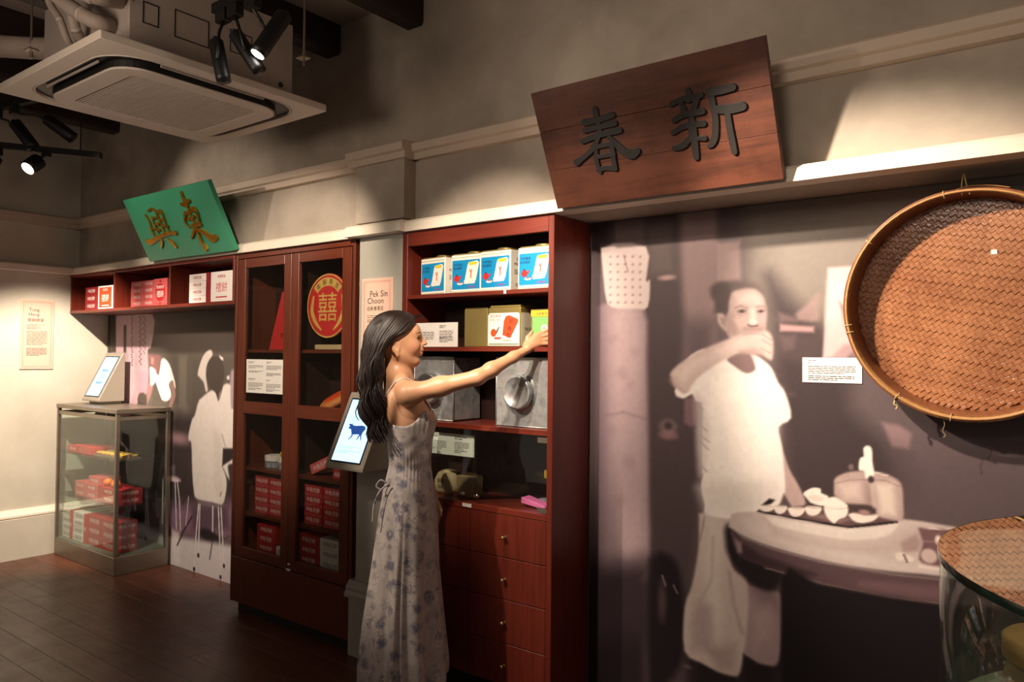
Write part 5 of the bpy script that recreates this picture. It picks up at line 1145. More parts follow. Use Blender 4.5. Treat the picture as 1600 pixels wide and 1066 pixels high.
t = thing('pastry_tray', 'shallow tray of yellow egg tarts on the top showcase shelf', 'tray', (-5.28, 2.50, 0.7405))
MB().box(-5.47, -5.08, 2.43, 2.57, 0.7405, 0.749).build('tray', M['steel'], t, 0.001)
for k in range(6):
    for j in range(2):
        c = (-5.44 + 0.065 * k, 2.468 + 0.066 * j, 0.749)
        p_ = MB().lathe([(0, 0.0), (0.022, 0.0), (0.030, 0.018), (0.028, 0.019)], c, 'z', 16).build('tart', M['cork'], t, 0, True)
        MB().lathe([(0.028, 0.017), (0.014, 0.020), (0, 0.021)], c, 'z', 16).build('custard', M['yellow'], p_, 0, True)

# ------------------------------------------------------------------ tea tins on the open shelves
def art_front(s_, x0, x1, z0, z1, y):
    """blue label, white tea packet, red pot and saucer"""
    w_, h = x1 - x0, z1 - z0
    X = lambda a: x0 + a * w_
    Z = lambda b: z0 + b * h
    def pl(name, pts, m, d): return MB().prism([(X(a), Z(b)) for a, b in pts], lambda a, b, hh: (a, hh, b), y - d - 0.0004, y - d).build(name, m, s_)
    pl('blue_label', [(.04, .10), (.96, .10), (.96, .86), (.04, .86)], M['blue'], 0.0)
    pl('tea_packet', [(.46, .30), (.84, .32), (.94, .76), (.88, .82), (.60, .79), (.56, .72)], M['tinwhite'], 0.0006)
    pl('packet_base', [(.44, .33), (.46, .23), (.80, .24), (.84, .34), (.78, .36)], M['whiteprint'], 0.0011)
    pl('yellow_tag', [(.60, .75), (.62, .79), (.84, .80), (.88, .76), (.84, .72), (.64, .71)], M['yellow'], 0.0012)
    pl('figure', [(.645, .37), (.665, .50), (.62, .60), (.635, .615), (.675, .56), (.70, .63), (.715, .62), (.695, .50), (.70, .37), (.685, .37), (.68, .46), (.665, .37)], M['rosebox'], 0.0012)
    pot = [(.20 + .10 * math.cos(a), .38 + .085 * math.sin(a)) for a in (2 * math.pi * k / 16 for k in range(16))]
    pl('teapot', pot, M['red'], 0.0006); pl('spout', [(.27, .40), (.36, .46), (.37, .43), (.28, .34)], M['red'], 0.0005)
    pl('teapot_lid', [(.15, .455), (.20, .49), (.25, .455)], M['ink_dark'], 0.0010)
    pl('saucer', [(.20, .25), (.26, .215), (.38, .22), (.42, .26), (.36, .275), (.26, .28)], M['whiteprint'], 0.0006)
    pl('cups', [(.25, .26), (.29, .295), (.33, .27), (.37, .29), (.39, .26)], M['red'], 0.0011)
    text('白新春茶莊', ((X(.54) + X(.86)) / 2, y - 0.0012, Z(.155)), w_ * .36, h * .05, M['magenta'], s_)
    text('中外馳名', (X(.24), y - 0.0012, Z(.74)), w_ * .34, h * .07, M['navy'], s_)
    text('功夫香茶', (X(.22), y - 0.0012, Z(.65)), w_ * .32, h * .07, M['navy'], s_)
    mb = MB()
    for b in (.04, .93):
        for k in range(22): mb.box(X(.03 + k * .043), X(.05 + k * .043), y - 0.0005, y, Z(b - .012), Z(b + .012))
    mb.build('key_border', M['olive'], s_)['kind'] = 'stuff'
def tea_tin(label, cx, cy, w_, h, z0, rot, group=None):
    t = thing('tea_tin', label, 'tin', (cx, cy, z0), rot, group, True)
    MB().box(-w_ / 2, w_ / 2, -w_ / 2, w_ / 2, 0, h).build('body', M['tinwhite'], t, 0.004, False, 2)
    MB().box(-w_ / 2 + 0.006, w_ / 2 - 0.006, -w_ / 2 + 0.006, w_ / 2 - 0.006, h, h + 0.006).build('top_plate', M['gold_tin'], t, 0.002)
    MB().lathe([(0.045, h + 0.005), (0.047, h + 0.016), (0.043, h + 0.019), (0, h + 0.019)], (0, 0, 0), 'z', 28).build('lid', M['gold_tin'], t, 0, True)
    art_front(t, -w_ / 2, w_ / 2, 0.0, h, -w_ / 2 - 0.0003)
    text('白新春茶莊', (w_ / 2 + 0.0006, 0, h * .78), w_ * .7, h * .1, M['ink'], t, math.pi / 2)
    text('PEK SIN CHOON', (w_ / 2 + 0.0006, 0, h * .66), w_ * .7, h * .07, M['ink_dark'], t, math.pi / 2)
    text('TEL', (w_ / 2 + 0.0006, -0.02, h * .30), w_ * .3, h * .06, M['red'], t, math.pi / 2)
    mb = MB(); print_lines(mb, lambda a, b: (w_ / 2 + 0.0005, a, b), -w_ * .35, w_ * .3, h * .52, 3, h * .045, h * .018, 5); print_lines(mb, lambda a, b: (w_ / 2 + 0.0005, a, b), -w_ * .3, w_ * .3, h * .18, 2, h * .045, h * .018, 6)
    mb.build('small_print', M['ink'], t)['kind'] = 'stuff'
    return t
S1 = 1.7275
tea_tin('blue and cream square tea tin standing farthest from the side panel on the top shelf', -2.385, 2.62, 0.168, 0.168, S1, math.radians(-6))
tea_tin('blue and cream square tea tin, second from the pilaster on the top shelf', -2.19, 2.615, 0.17, 0.17, S1, math.radians(1))
tea_tin('blue and cream square tea tin, third from the pilaster on the top shelf', -2.015, 2.607, 0.17, 0.172, S1, math.radians(-2))
tea_tin('blue and cream square tea tin half hidden by the side panel on the top shelf', -1.81, 2.605, 0.17, 0.172, S1, math.radians(0))
# second shelf
S2 = 1.4905
t = thing('gold_canister', 'plain square gold canister next to the white tin on the second shelf', 'tin', (-2.15, 2.62, S2))
MB().box(-2.225, -2.09, 2.565, 2.70, S2, 1.660).build('body', M['gold_tin'], t, 0.004, False, 2)
MB().box(-2.221, -2.094, 2.569, 2.696, 1.660, 1.664).build('lid', M['gold_tin'], t, 0.001)
t = thing('tea_tin', 'large white tea tin with an orange packet picture on the second shelf', 'tin', (-1.985, 2.63, S2), 0, None, False)
MB().box(-2.072, -1.897, 2.545, 2.72, S2, 1.658).build('body', M['gold_tin'], t, 0.004, False, 2)
MB().box(-2.066, -1.903, 2.551, 2.714, 1.658, 1.668).build('top_plate', M['gold_tin'], t, 0.002)
def lab(name, pts, m, d, y=2.5445): return MB().prism([(-2.072 + a * 0.175, S2 + b * 0.168) for a, b in pts], lambda a, b, hh: (a, hh, b), y - d - 0.0004, y - d).build(name, m, t)
lab('white_label', [(.005, .03), (.97, .03), (.97, .82), (.93, .86), (.06, .86), (.005, .80)], M['tinwhite'], 0)
lab('orange_packet', [(.46, .30), (.70, .22), (.94, .64), (.92, .70), (.66, .80), (.56, .77), (.50, .66)], M['orange'], 0.0006)
lab('teapot', [(.18 + .09 * math.cos(a), .36 + .10 * math.sin(a)) for a in (2 * math.pi * k / 16 for k in range(16))], M['orange'], 0.0006)
lab('spout', [(.24, .38), (.36, .52), (.37, .50), (.27, .32)], M['ink'], 0.0005)
lab('saucer', [(.18, .23), (.24, .19), (.38, .19), (.44, .23), (.38, .25), (.24, .25)], M['rosebox'], 0.0006)
lab('key_border', [(.03, .055), (.95, .055), (.95, .085), (.03, .085)], M['olive'], 0.0004)
MB().box(-1.8966, -1.896, 2.55, 2.715, S2 + 0.004, S2 + 0.145).build('side_label', M['tinwhite'], t)
for k, ch in enumerate('新春茶'):
    text(ch, (-1.945 - 0.008 * k, 2.5432, S2 + 0.108 - 0.03 * k), 0.022, 0.026, M['ink_dark'], t)
text('馳名香茶', (-2.03, 2.5436, S2 + 0.132), 0.06, 0.014, M['rosebox'], t); text('功夫一流', (-2.036, 2.5436, S2 + 0.116), 0.055, 0.013, M['ink'], t)
text('白新春茶莊', (-1.965, 2.5436, S2 + 0.027), 0.055, 0.012, M['ink'], t)
text('No Equal Tea', (-1.8954, 2.63, S2 + 0.075), 0.11, 0.02, M['ink_dark'], t, math.pi / 2)
t = thing('tea_tin', 'small green and gold tea tin under the hand of the woman', 'tin', (-1.80, 2.62, S2))
MB().box(-1.872, -1.745, 2.582, 2.70, S2, 1.648).build('body', M['gold_tin'], t, 0.003, False, 2)
MB().box(-1.870, -1.747, 2.5815, 2.582, S2 + 0.128, S2 + 0.152).build('yellow_band', M['yellow'], t)
MB().box(-1.862, -1.747, 2.5815, 2.582, S2 + 0.004, S2 + 0.126).build('green_label', M['green_tin'], t)
MB().lathe([(0, 2.581), (0.016, 2.581)], (-1.802, 0, S2 + 0.078), 'y', 20).build('white_roundel', M['tinwhite'], t)
text('茶', (-1.802, 2.5806, S2 + 0.078), 0.018, 0.018, M['ink_dark'], t)
text('白新春茶莊', (-1.808, 2.5809, S2 + 0.139), 0.10, 0.014, M['ink'], t)
# zinc tea caddies lying with their lids forward on the third shelf
def zinc_caddy(label, cx, y0, z0, s_=0.290, depth=0.195, w_=0.290):
    t = thing('zinc_caddy', label, 'tin', (cx, y0 + depth / 2, z0))
    MB().box(cx - w_ / 2 + 0.006, cx + w_ / 2 - 0.006, y0 + 0.008, y0 + depth, z0 + 0.004, z0 + s_ - 0.004).build('body', M['zinc'], t, 0.004, False, 2)
    MB().box(cx - w_ / 2 + 0.006, cx + w_ / 2 - 0.006, y0 + 0.004, y0 + 0.008, z0 + 0.006, z0 + s_ - 0.006).build('front_plate', M['zinc'], t)
    mb = MB()
    c = [(cx - w_ / 2 + .003, z0 + .003), (cx + w_ / 2 - .003, z0 + .003), (cx + w_ / 2 - .003, z0 + s_ - .003), (cx - w_ / 2 + .003, z0 + s_ - .003)]
    for k in range(4):
        a, b = c[k], c[(k + 1) % 4]; mb.tube([(a[0], y0 + 0.004, a[1]), (b[0], y0 + 0.004, b[1])], 0.003, 8)
    mb.build('rolled_edge', M['zinc'], t, 0, True)
    lz = (cx - 0.012, 0, z0 + s_ / 2 + 0.0)
    MB().lathe([(0.082, y0 + 0.0045), (0.080, y0 - 0.002), (0.066, y0 - 0.004), (0.066, y0 - 0.012)], lz, 'y', 40).build('neck', M['zinc'], t, 0, True)
    MB().lathe([(0.070, y0 - 0.006), (0.071, y0 - 0.03), (0.068, y0 - 0.034), (0.060, y0 - 0.034), (0.058, y0 - 0.031), (0.0, y0 - 0.031)], lz, 'y', 40).build('lid', M['zinc'], t, 0, True)
    return t
zinc_caddy('square zinc tea caddy with round lid beside the side panel on the third shelf', -1.875, 2.535, 1.157)
zinc_caddy('square zinc tea caddy with round lid partly behind the arm of the woman', -2.383, 2.535, 1.157, 0.29, 0.195, 0.25)

# glazed compartment
t = thing('cloth_pouch', 'tan cloth pouch with handwritten characters behind the sliding glass', 'pouch', (-2.34, 2.62, 0.8225))
MB().lathe([(0.0, 0.0), (0.05, 0.0), (0.066, 0.02), (0.066, 0.06), (0.05, 0.092), (0.026, 0.104), (0.0, 0.106)], (-2.355, 2.62, 0.8225), 'z', 24).build('bag', M['tan'], t, 0, True)
text('茶葉', (-2.345, 2.552, 0.885), 0.05, 0.022, M['ink_dark'], t); text('白新', (-2.345, 2.552, 0.86), 0.05, 0.018, M['ink_dark'], t)
t = thing('paper_packet', 'brown paper tea packet standing beside the cloth pouch', 'packet', (-2.22, 2.62, 0.8225))
MB().box(-2.275, -2.175, 2.58, 2.65, 0.8225, 0.915).build('packet', M['kraft'], t, 0.006, False, 2)
MB().prism([(-2.275, 0.915), (-2.175, 0.915), (-2.185, 0.928), (-2.265, 0.928)], lambda a, b, h: (a, h, b), 2.61, 2.62).build('folded_top', M['kraft'], t)
t = thing('sweet_packet', 'pink and silver wrapped packet on the compartment floor', 'packet', (-1.85, 2.61, 0.8225))
MB().prism([(-1.905, 0.836), (-1.80, 0.8225), (-1.78, 0.83), (-1.79, 0.838), (-1.905, 0.862)], lambda a, b, h: (a, h, b), 2.57, 2.63).build('pink_sleeve', M['pink'], t, 0.003)
MB().lathe([(0, 0.0), (0.03, 0.004), (0.036, 0.016), (0.02, 0.028), (0, 0.03)], (-1.845, 2.655, 0.8225), 'z', 12).build('foil', M['silver'], t)
tag(MB().box(-1.878, -1.862, 2.70, 2.703, 0.928, 0.962).build('price_tag', M['yellow'], None), 'tiny yellow tag inside the dark glazed compartment', 'tag')

# ------------------------------------------------------------------ caption cards
def card(label, x0, x1, z0, z1, y, blocks, parent=None):
    t = thing('caption_card', label, 'card', ((x0 + x1) / 2, y, z0))
    MB().box(x0, x1, y - 0.003, y, z0, z1).build('card', M['white'], t)
    mb = MB(); md = MB(); w_, h = x1 - x0, z1 - z0
    for i, (a0, a1, top, n, pitch, dark) in enumerate(blocks):
        print_lines(md if dark else mb, lambda a, b: (a, y - 0.0034, b), x0 + a0 * w_, x0 + a1 * w_, z0 + top * h, n, pitch * h, pitch * h * 0.42, i + int(abs(x0) * 100))
    mb.build('body_text', M['ink'], t)['kind'] = 'stuff'
    if md.v: md.build('heading_text', M['ink_dark'], t)['kind'] = 'stuff'
    return t
card('white caption card pinned to the mural at the edge of the bamboo tray', -0.814, -0.618, 1.37, 1.457, 2.7658, [(.1, .32, .90, 1, .06, True), (.1, .16, .80, 1, .07, True), (.1, .9, .66, 5, .068, False), (.1, .88, .27, 3, .072, True)])
card('white caption card with two columns standing on the second shelf', -2.495, -2.235, S2, 1.60, 2.535, [(.1, .45, .62, 6, .07, False), (.58, .9, .66, 5, .07, False), (.58, .9, .40, 4, .06, True), (.58, .75, .88, 2, .07, True)])
card('white caption card hanging behind the sliding glass under the zinc caddies', -2.40, -2.13, 1.01, 1.105, 2.532, [(.05, .3, .85, 1, .08, True), (.05, .4, .62, 6, .07, False), (.58, .85, .88, 2, .08, True), (.58, .9, .62, 5, .07, False), (.58, .85, .25, 2, .08, True)])
card('white caption card with four text blocks on the glass of the cabinet door', -3.778, -3.438, 1.234, 1.42, 2.4985, [(.06, .22, .93, 2, .03, True), (.06, .46, .82, 3, .035, False), (.06, .44, .66, 2, .035, True), (.55, .7, .93, 2, .03, True), (.55, .95, .82, 4, .035, False), (.55, .93, .60, 3, .035, True), (.06, .26, .43, 2, .03, True), (.06, .46, .30, 4, .035, False), (.06, .42, .14, 2, .035, True), (.55, .66, .40, 2, .03, True), (.55, .93, .28, 4, .035, False), (.55, .9, .12, 2, .035, True)])

# ------------------------------------------------------------------ story panels
def story(label, W_, H_, place, title, cjk, rot):
    t = thing('story_panel', label, 'panel', place, rot, None, True)
    MB().box(-W_ / 2, W_ / 2, -0.008, 0.0, 0, H_).build('board', M['pinkcard'], t, 0.001)
    mb = MB()
    for i, g in ((0.014, 0.0012), (0.020, 0.0008)):
        for a, b, c, d in ((-W_ / 2 + i, W_ / 2 - i, H_ - i - g, H_ - i), (-W_ / 2 + i, W_ / 2 - i, i, i + g), (-W_ / 2 + i, -W_ / 2 + i + g, i, H_ - i), (W_ / 2 - i - g, W_ / 2 - i, i, H_ - i)):
            mb.box(a, b, -0.0086, -0.008, c, d)
    mb.build('printed_border', M['rosebox'], t)
    for k, s in enumerate(title):
        wd = 0.022 * len(s)
        o = text(s, (-W_ / 2 + 0.042 + wd / 2, -0.0088, H_ - 0.075 - 0.033 * k), wd, 0.03, M['ink_dark'], t, name='title')
    text(cjk, (-W_ / 2 + 0.042 + 0.056, -0.0088, H_ - 0.145), 0.112, 0.026, M['ink_dark'], t, name='title')
    mb = MB(); f = lambda a, b: (a, -0.0086, b)
    a0, a1 = -W_ / 2 + 0.04, W_ / 2 - 0.045
    print_lines(mb, f, a0, a1 - 0.02, H_ - 0.178, 2, 0.008, 0.003, 1); print_lines(mb, f, a0, a1 - 0.04, H_ - 0.198, 2, 0.008, 0.0035, 2)
    print_lines(mb, f, a0, a1, H_ - 0.225, 11, 0.0095, 0.0035, 3); print_lines(mb, f, a0, a1, H_ - 0.345, 7, 0.0085, 0.004, 4)
    mb.build('body_text', M['ink'], t)['kind'] = 'stuff'
    return t
story('pale pink story panel on the side wall above the baseboard', 0.217, 0.497, (XL + 0.0005, 2.272, 1.325), ['Tong', 'Heng'], '東興餅家', math.pi / 2)
story('pale pink story panel on the pilaster behind the woman', 0.213, 0.461, (-2.709, 2.4945, 1.357), ['Pek Sin', 'Choon'], '白新春茶莊', 0.0)

# ------------------------------------------------------------------ signboards leaning out from the cornice
def board_frame(t, W_, bl, tilt_top):
    """local frame: x along the board, z up the slope, y out of the back"""
    v = (Vector(tilt_top) - Vector(bl)); 
    ang = math.atan2(-(v.y), v.z)
    t.location = bl; t.rotation_euler = (ang, 0, 0); t['_local'] = 1
t = thing('signboard', 'dark brown wooden signboard with two black carved characters above the mural', 'sign', (-1.645, 2.44, 2.024))
board_frame(t, 0.867, (-1.645, 2.44, 2.024), (-1.645, 2.255, 2.422))
for k, (z0, z1) in enumerate(((0.0, 0.1465), (0.1475, 0.2935), (0.2945, 0.439))):
    MB().box(0, 0.867, 0.0, 0.024, z0, z1).build('plank', M['signwood'], t, 0.001)
for nm, st_ in (('character_spring', CHUN), ('character_new', XIN)):
    mb = MB()
    for i, s in enumerate(st_): mb.stroke(s, lambda a, b, h: (a, -h, b), -0.0005, 0.007 + 0.0004 * (i % 5))
    mb.build(nm, M['char'], t, 0.0015)
t = thing('signboard', 'green lacquered signboard with gilded characters above the high shelf', 'sign', (-4.77, 2.44, 2.03))
board_frame(t, 0.95, (-4.77, 2.44, 2.03), (-4.77, 2.262, 2.393))
MB().box(0, 0.95, 0.0, 0.028, 0, 0.404).build('board', M['green_lacquer'], t, 0.002)
for nm, st_ in (('character_rise', XING), ('character_east', DONG)):
    mb = MB()
    for i, s in enumerate(st_): mb.stroke(s, lambda a, b, h: (a, -h, b), -0.0005, 0.009 + 0.0005 * (i % 5))
    mb.build(nm, M['gilt'], t, 0.003)

# ------------------------------------------------------------------ woven bamboo tray on the mural
bc, br = Vector((-0.293, 2.715, 1.622)), 0.345
t = thing('bamboo_tray', 'large round woven bamboo winnowing tray hanging on the mural', 'tray', tuple(bc), 0, None, True)
t.rotation_euler = (math.radians(4), 0, 0)
# local: y is depth (front -y)
mb = MB()
n = 48; s_ = 2 * 0.325 / n; amp = 0.0020
c45, s45 = math.cos(math.radians(124)), math.sin(math.radians(124))
for d_ in (0, 1):
    for i in range(n):
        u = -0.325 + (i + 0.5) * s_
        half = math.sqrt(max(0.325 ** 2 - u * u, 0)); m_ = int(half / s_)
        if m_ < 1: continue
        vs, fs = [], []
        for j in range(-m_, m_ + 1):
            v = (j + (0.5 if n % 2 == 0 else 0)) * s_
            ph = ((i + j + (n // 2) * 0) % 4) if d_ == 0 else ((j + n // 2 - i + n // 2 * 0) % 4)
            jj = j + n // 2
            up = ((i - jj) % 4 < 2)
            if d_ == 1: up = not ((jj - i) % 4 < 2)
            h = -amp if up else amp
            for q, side in ((v - s_ * 0.30, 0), (v + s_ * 0.30, 1)):
                for e in (-0.47, 0.47):
                    a, b = (u + e * s_, q) if d_ == 0 else (q, u + e * s_)
                    vs.append((a * c45 - b * s45, h + 0.0, a * s45 + b * c45))
        for k in range(len(vs) // 2 - 1):
            fs.append((2 * k, 2 * k + 1, 2 * k + 3, 2 * k + 2))
        mb.add(vs, fs)
wv = mb.build('woven_mat', M['strip'], t, 0, False); wv['kind'] = 'stuff'
MB().lathe([(0.325, 0.004), (0.329, -0.03), (0.334, -0.085)], (0, 0, 0), 'y', 72).build('wall_band', M['bamboo'], t, 0, True)
for k, (r, y_) in enumerate(((0.339, -0.088), (0.345, -0.084), (0.341, -0.096), (0.347, -0.092), (0.337, -0.079))):
    ring = [(r * math.cos(a), y_ + 0.0008 * math.sin(9 * a + k), r * math.sin(a)) for a in (2 * math.pi * q / 80 for q in range(81))]
    MB().tube(ring, 0.0042, 7, False).build('rim_cane', M['bamboo'] if k % 2 else M['cane'], t, 0, True)
MB().lathe([(0.326, 0.012), (0.326, 0.006), (0.30, 0.006)], (0, 0, 0), 'y', 72).build('back_hoop', M['bamboo'], t, 0, True)
for a in (100, 142, 189, 193, 235, 262, 320):
    a = math.radians(a)
    ring = [((0.342 + 0.0125 * math.cos(q)) * math.cos(a), -0.088 + 0.0125 * math.sin(q), (0.342 + 0.0125 * math.cos(q)) * math.sin(a)) for q in (2 * math.pi * k / 12 for k in range(13))]
    MB().tube(ring, 0.0016, 6, False).build('binding', M['string'], t, 0, True)
for k in range(2):
    MB().tube(smooth_path([(-0.012 + 0.02 * k, -0.088, 0.33), (-0.012 + 0.012 * k, -0.095, 0.36), (-0.008 + 0.002 * k, -0.09, 0.392)], 6), 0.0018, 6).build('hanging_string', M['string'], t, 0, True)
MB().tube(smooth_path([(-0.05, -0.09, 0.338), (0.0, -0.1, 0.352), (0.06, -0.1, 0.348), (0.11, -0.098, 0.336)], 6), 0.0015, 6).build('loose_cane', M['cane'], t, 0, True)
MB().tube(smooth_path([(-0.07, -0.085, -0.342), (-0.066, -0.083, -0.362), (-0.071, -0.083, -0.382), (-0.064, -0.083, -0.395), (-0.07, -0.083, -0.402)], 6), 0.0009, 5).build('loose_thread', M['string'], t, 0, True)
MB().tube(smooth_path([(-0.20, -0.08, -0.285), (-0.205, -0.085, -0.305), (-0.196, -0.083, -0.312), (-0.20, -0.084, -0.322)], 6), 0.003, 6).build('string_knot', M['string'], t, 0, True)
MB().box(0.052, 0.068, -0.004, -0.003, 0.152, 0.166).build('number_sticker', M['white'], t)
# ------------------------------------------------------------------ ceiling cassette air conditioner
def rrect(cx, cy, hx, hy, r, n=8):
    out = []
    for sx, sy, a0 in ((1, 1, 0), (-1, 1, 90), (-1, -1, 180), (1, -1, 270)):
        for k in range(n + 1):
            a = math.radians(a0 + 90 * k / n)
            out.append((cx + sx * (hx - r) + r * math.cos(a), cy + sy * (hy - r) + r * math.sin(a)))
    return out
def ring(mb, o, i, z0, z1):
    n = len(o)
    vs = [(a, b, z0) for a, b in o] + [(a, b, z0) for a, b in i] + [(a, b, z1) for a, b in o] + [(a, b, z1) for a, b in i]
    fs = []
    for k in range(n):
        j = (k + 1) % n
        fs += [(k, j, n + j, n + k), (2 * n + k, 3 * n + k, 3 * n + j, 2 * n + j), (k, 2 * n + k, 2 * n + j, j), (n + k, n + j, 3 * n + j, 3 * n + k)]
    return mb.add(vs, fs)
ax, ay, az = -3.085, 1.64, 2.505
t = thing('air_conditioner', 'square ceiling cassette air conditioner with a slatted grille hung below the beams', 'air conditioner', (ax, ay, az))
hx, hy = 0.447, 0.475
ring(MB(), rrect(ax, ay, hx, hy, 0.006), rrect(ax, ay, 0.392, 0.412, 0.16), az, az + 0.03).build('outer_panel', M['ac'], t, 0.003)
ring(MB(), rrect(ax, ay, 0.392, 0.412, 0.16), rrect(ax, ay, 0.386, 0.406, 0.157), az - 0.002, az + 0.02).build('slot_lip', M['ac'], t, 0.001)
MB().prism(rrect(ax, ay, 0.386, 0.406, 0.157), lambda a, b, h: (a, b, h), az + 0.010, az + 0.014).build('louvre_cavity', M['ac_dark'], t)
ring(MB(), rrect(ax, ay, 0.333, 0.350, 0.115), rrect(ax, ay, 0.326, 0.343, 0.11), az - 0.014, az + 0.010).build('louvre_ring', M['ac_dark'], t)
ring(MB(), rrect(ax, ay, 0.330, 0.347, 0.112), rrect(ax, ay, 0.255, 0.265, 0.03), az - 0.022, az - 0.012).build('inner_panel', M['ac'], t, 0.003)
for sx in (-1, 1):
    MB().box(ax - 0.22, ax + 0.22, ay + sx * 0.378 - 0.003, ay + sx * 0.378 + 0.003, az - 0.002, az + 0.008).build('louvre_blade', M['ac_body'], t, 0.001)
    MB().box(ax + sx * 0.360 - 0.003, ax + sx * 0.360 + 0.003, ay - 0.22, ay + 0.22, az - 0.002, az + 0.008).build('louvre_blade', M['ac_body'], t, 0.001)
g = MB()
for k in range(44):
    yy = ay - 0.258 + k * 0.012
    g.box(ax - 0.25, ax + 0.25, yy, yy + 0.007, az - 0.020, az - 0.014)
g.box(ax - 0.255, ax + 0.255, ay - 0.265, ay + 0.265, az - 0.010, az - 0.006)
go = g.build('intake_grille', M['ac'], t); go['kind'] = 'stuff'
MB().box(ax - 0.36, ax + 0.36, ay - 0.34, ay + 0.36, az + 0.032, az + 0.36).build('casing', M['ac_body'], t, 0.004)
for (y0, y1, z0, z1) in ((ay - 0.29, ay - 0.23, az + 0.14, az + 0.22), (ay - 0.17, ay - 0.03, az + 0.13, az + 0.235), (ay + 0.06, ay + 0.16, az + 0.15, az + 0.24)):
    m_ = MB()
    for a in ((y0, y1, z0, z0 + .004), (y0, y1, z1 - .004, z1), (y0, y0 + .004, z0, z1), (y1 - .004, y1, z0, z1)): m_.box(ax + 0.36, ax + 0.3615, *a)
    m_.build('knockout_outline', M['ac_dark'], t)
for sx, sy in ((1, 1), (1, -1), (-1, 1), (-1, -1)):
    MB().box(ax + sx * 0.43 - 0.025, ax + sx * 0.43 + 0.025, ay + sy * 0.36 - 0.02, ay + sy * 0.36 + 0.02, az + 0.20, az + 0.206).build('bracket', M['steel'], t)
    MB().tube([(ax + sx * 0.435, ay + sy * 0.36, az + 0.17), (ax + sx * 0.435, ay + sy * 0.36, ZC)], 0.005, 8).build('hanger_rod', M['steel'], t)
MB().tube([(ax + 0.362, ay + 0.30, az + 0.085), (ax + 0.355, ay + 0.30, az + 0.085)], 0.012, 12).build('drain_port', M['ac_dark'], t)
# lagged pipes into the side of the casing
pb = [
    ('thick lagged pipe sloping down to the near corner of the air conditioner', 0.028, [(-3.086, 1.12, 2.875), (-2.988, 1.17, 2.745), (-2.86, 1.20, 2.655), (-2.81, 1.24, 2.625), (-2.84, 1.297, 2.64)]),
    ('second thick lagged pipe above the first beside the air conditioner', 0.034, [(-2.86, 1.08, 2.80), (-2.76, 1.15, 2.70), (-2.72, 1.20, 2.685), (-2.78, 1.297, 2.725)]),
    ('slim lagged pipe bending down to the air conditioner', 0.014, [(-3.142, 1.18, 2.86), (-3.133, 1.2, 2.771), (-3.096, 1.22, 2.708), (-3.10, 1.25, 2.641), (-3.14, 1.297, 2.62)]),
    ('short lagged pipe stub beside the slim bent pipe', 0.019, [(-2.985, 1.215, 2.72), (-3.005, 1.24, 2.655), (-3.06, 1.297, 2.63)]),
    ('pale duct crossing the beams at the far side of the air conditioner', 0.045, [(-4.35, 1.10, 2.95), (-3.95, 1.19, 2.82), (-3.68, 1.22, 2.746), (-3.56, 1.30, 2.735), (-3.447, 1.38, 2.73)]),
]
for lb, r, pts in pb:
    p_ = thing('lagged_pipe', lb, 'pipe', pts[-1])
    sp = smooth_path(pts, 8)
    MB().tube(sp, r, 16).build('sleeve', M['pipe'], p_, 0, True)
    q = Vector(sp[len(sp) // 2]); d = (Vector(sp[len(sp) // 2 + 1]) - q).normalized() * 0.008
    MB().tube([q - d, q + d], r * 1.03, 16).build('tape_band', M['ac_body'], p_, 0, True)

# ------------------------------------------------------------------ track lighting
def track(label, a, b):
    t = thing('light_track', label, 'track', tuple((Vector(a) + Vector(b)) / 2))
    d = (Vector(b) - Vector(a)).normalized(); n_ = Vector((-d.y, d.x, 0)) * 0.018
    z = Vector((0, 0, 0.018)); A, B = Vector(a), Vector(b)
    vs = [A - n_ - z, A + n_ - z, A + n_ + z, A - n_ + z, B - n_ - z, B + n_ - z, B + n_ + z, B - n_ + z]
    MB().add(vs, [(0, 1, 2, 3), (7, 6, 5, 4), (0, 4, 5, 1), (1, 5, 6, 2), (2, 6, 7, 3), (3, 7, 4, 0)]).build('rail', M['black'], t, 0.002)
    for q in (0.15, 0.85):
        c = A.lerp(B, q); MB().tube([c, (c.x, c.y, 3.16)], 0.004, 6).build('hanger', M['black'], t)
    return t
def head(label, top, tail, nose, r=0.029, lit=False):
    """track spotlight: adapter on the rail, yoke, barrel from tail to nose"""
    top, tail, nose = Vector(top), Vector(tail), Vector(nose)
    t = thing('track_spotlight', label, 'spotlight', tuple(top))
    ax_ = (nose - tail).normalized(); m_ = (tail + nose) / 2
    MB().box(top.x - 0.03, top.x + 0.03, top.y - 0.018, top.y + 0.018, top.z - 0.045, top.z).build('adapter', M['black'], t, 0.003)
    side = ax_.cross(Vector((0, 0, 1))); side = side.normalized() if side.length > 0.1 else Vector((1, 0, 0))
    MB().tube([top - Vector((0, 0, 0.04)), top.lerp(m_, 0.5) + side * (r + 0.008), m_ + side * (r + 0.008), m_ + side * (r - 0.002)], 0.006, 8).build('yoke', M['black'], t, 0, True)
    MB().tube([tail - ax_ * 0.004, tail, nose - ax_ * 0.02, nose], [r * 0.9, r, r, r], 24).build('barrel', M['black'], t, 0, True)
    MB().tube([tail - ax_ * 0.018, tail - ax_ * 0.003], r * 0.35, 10).build('cable_gland', M['black'], t)
    if lit:
        MB().tube([nose + ax_ * 0.0005, nose + ax_ * 0.003], r * 0.94, 24).build('bezel_ring', M['steel'], t, 0, True)
        MB().tube([nose + ax_ * 0.0032, nose + ax_ * 0.0045], r * 0.80, 24).build('lens', M['lamp'], t, 0, True)
    else:
        MB().tube([nose + ax_ * 0.0002, nose + ax_ * 0.0015], r * 0.85, 24).build('lens', M['ac_dark'], t, 0, True)
    return t
track('black lighting track hung in front of the air conditioner', (-2.60, 1.56, 2.735), (-1.2, 1.56, 2.735))
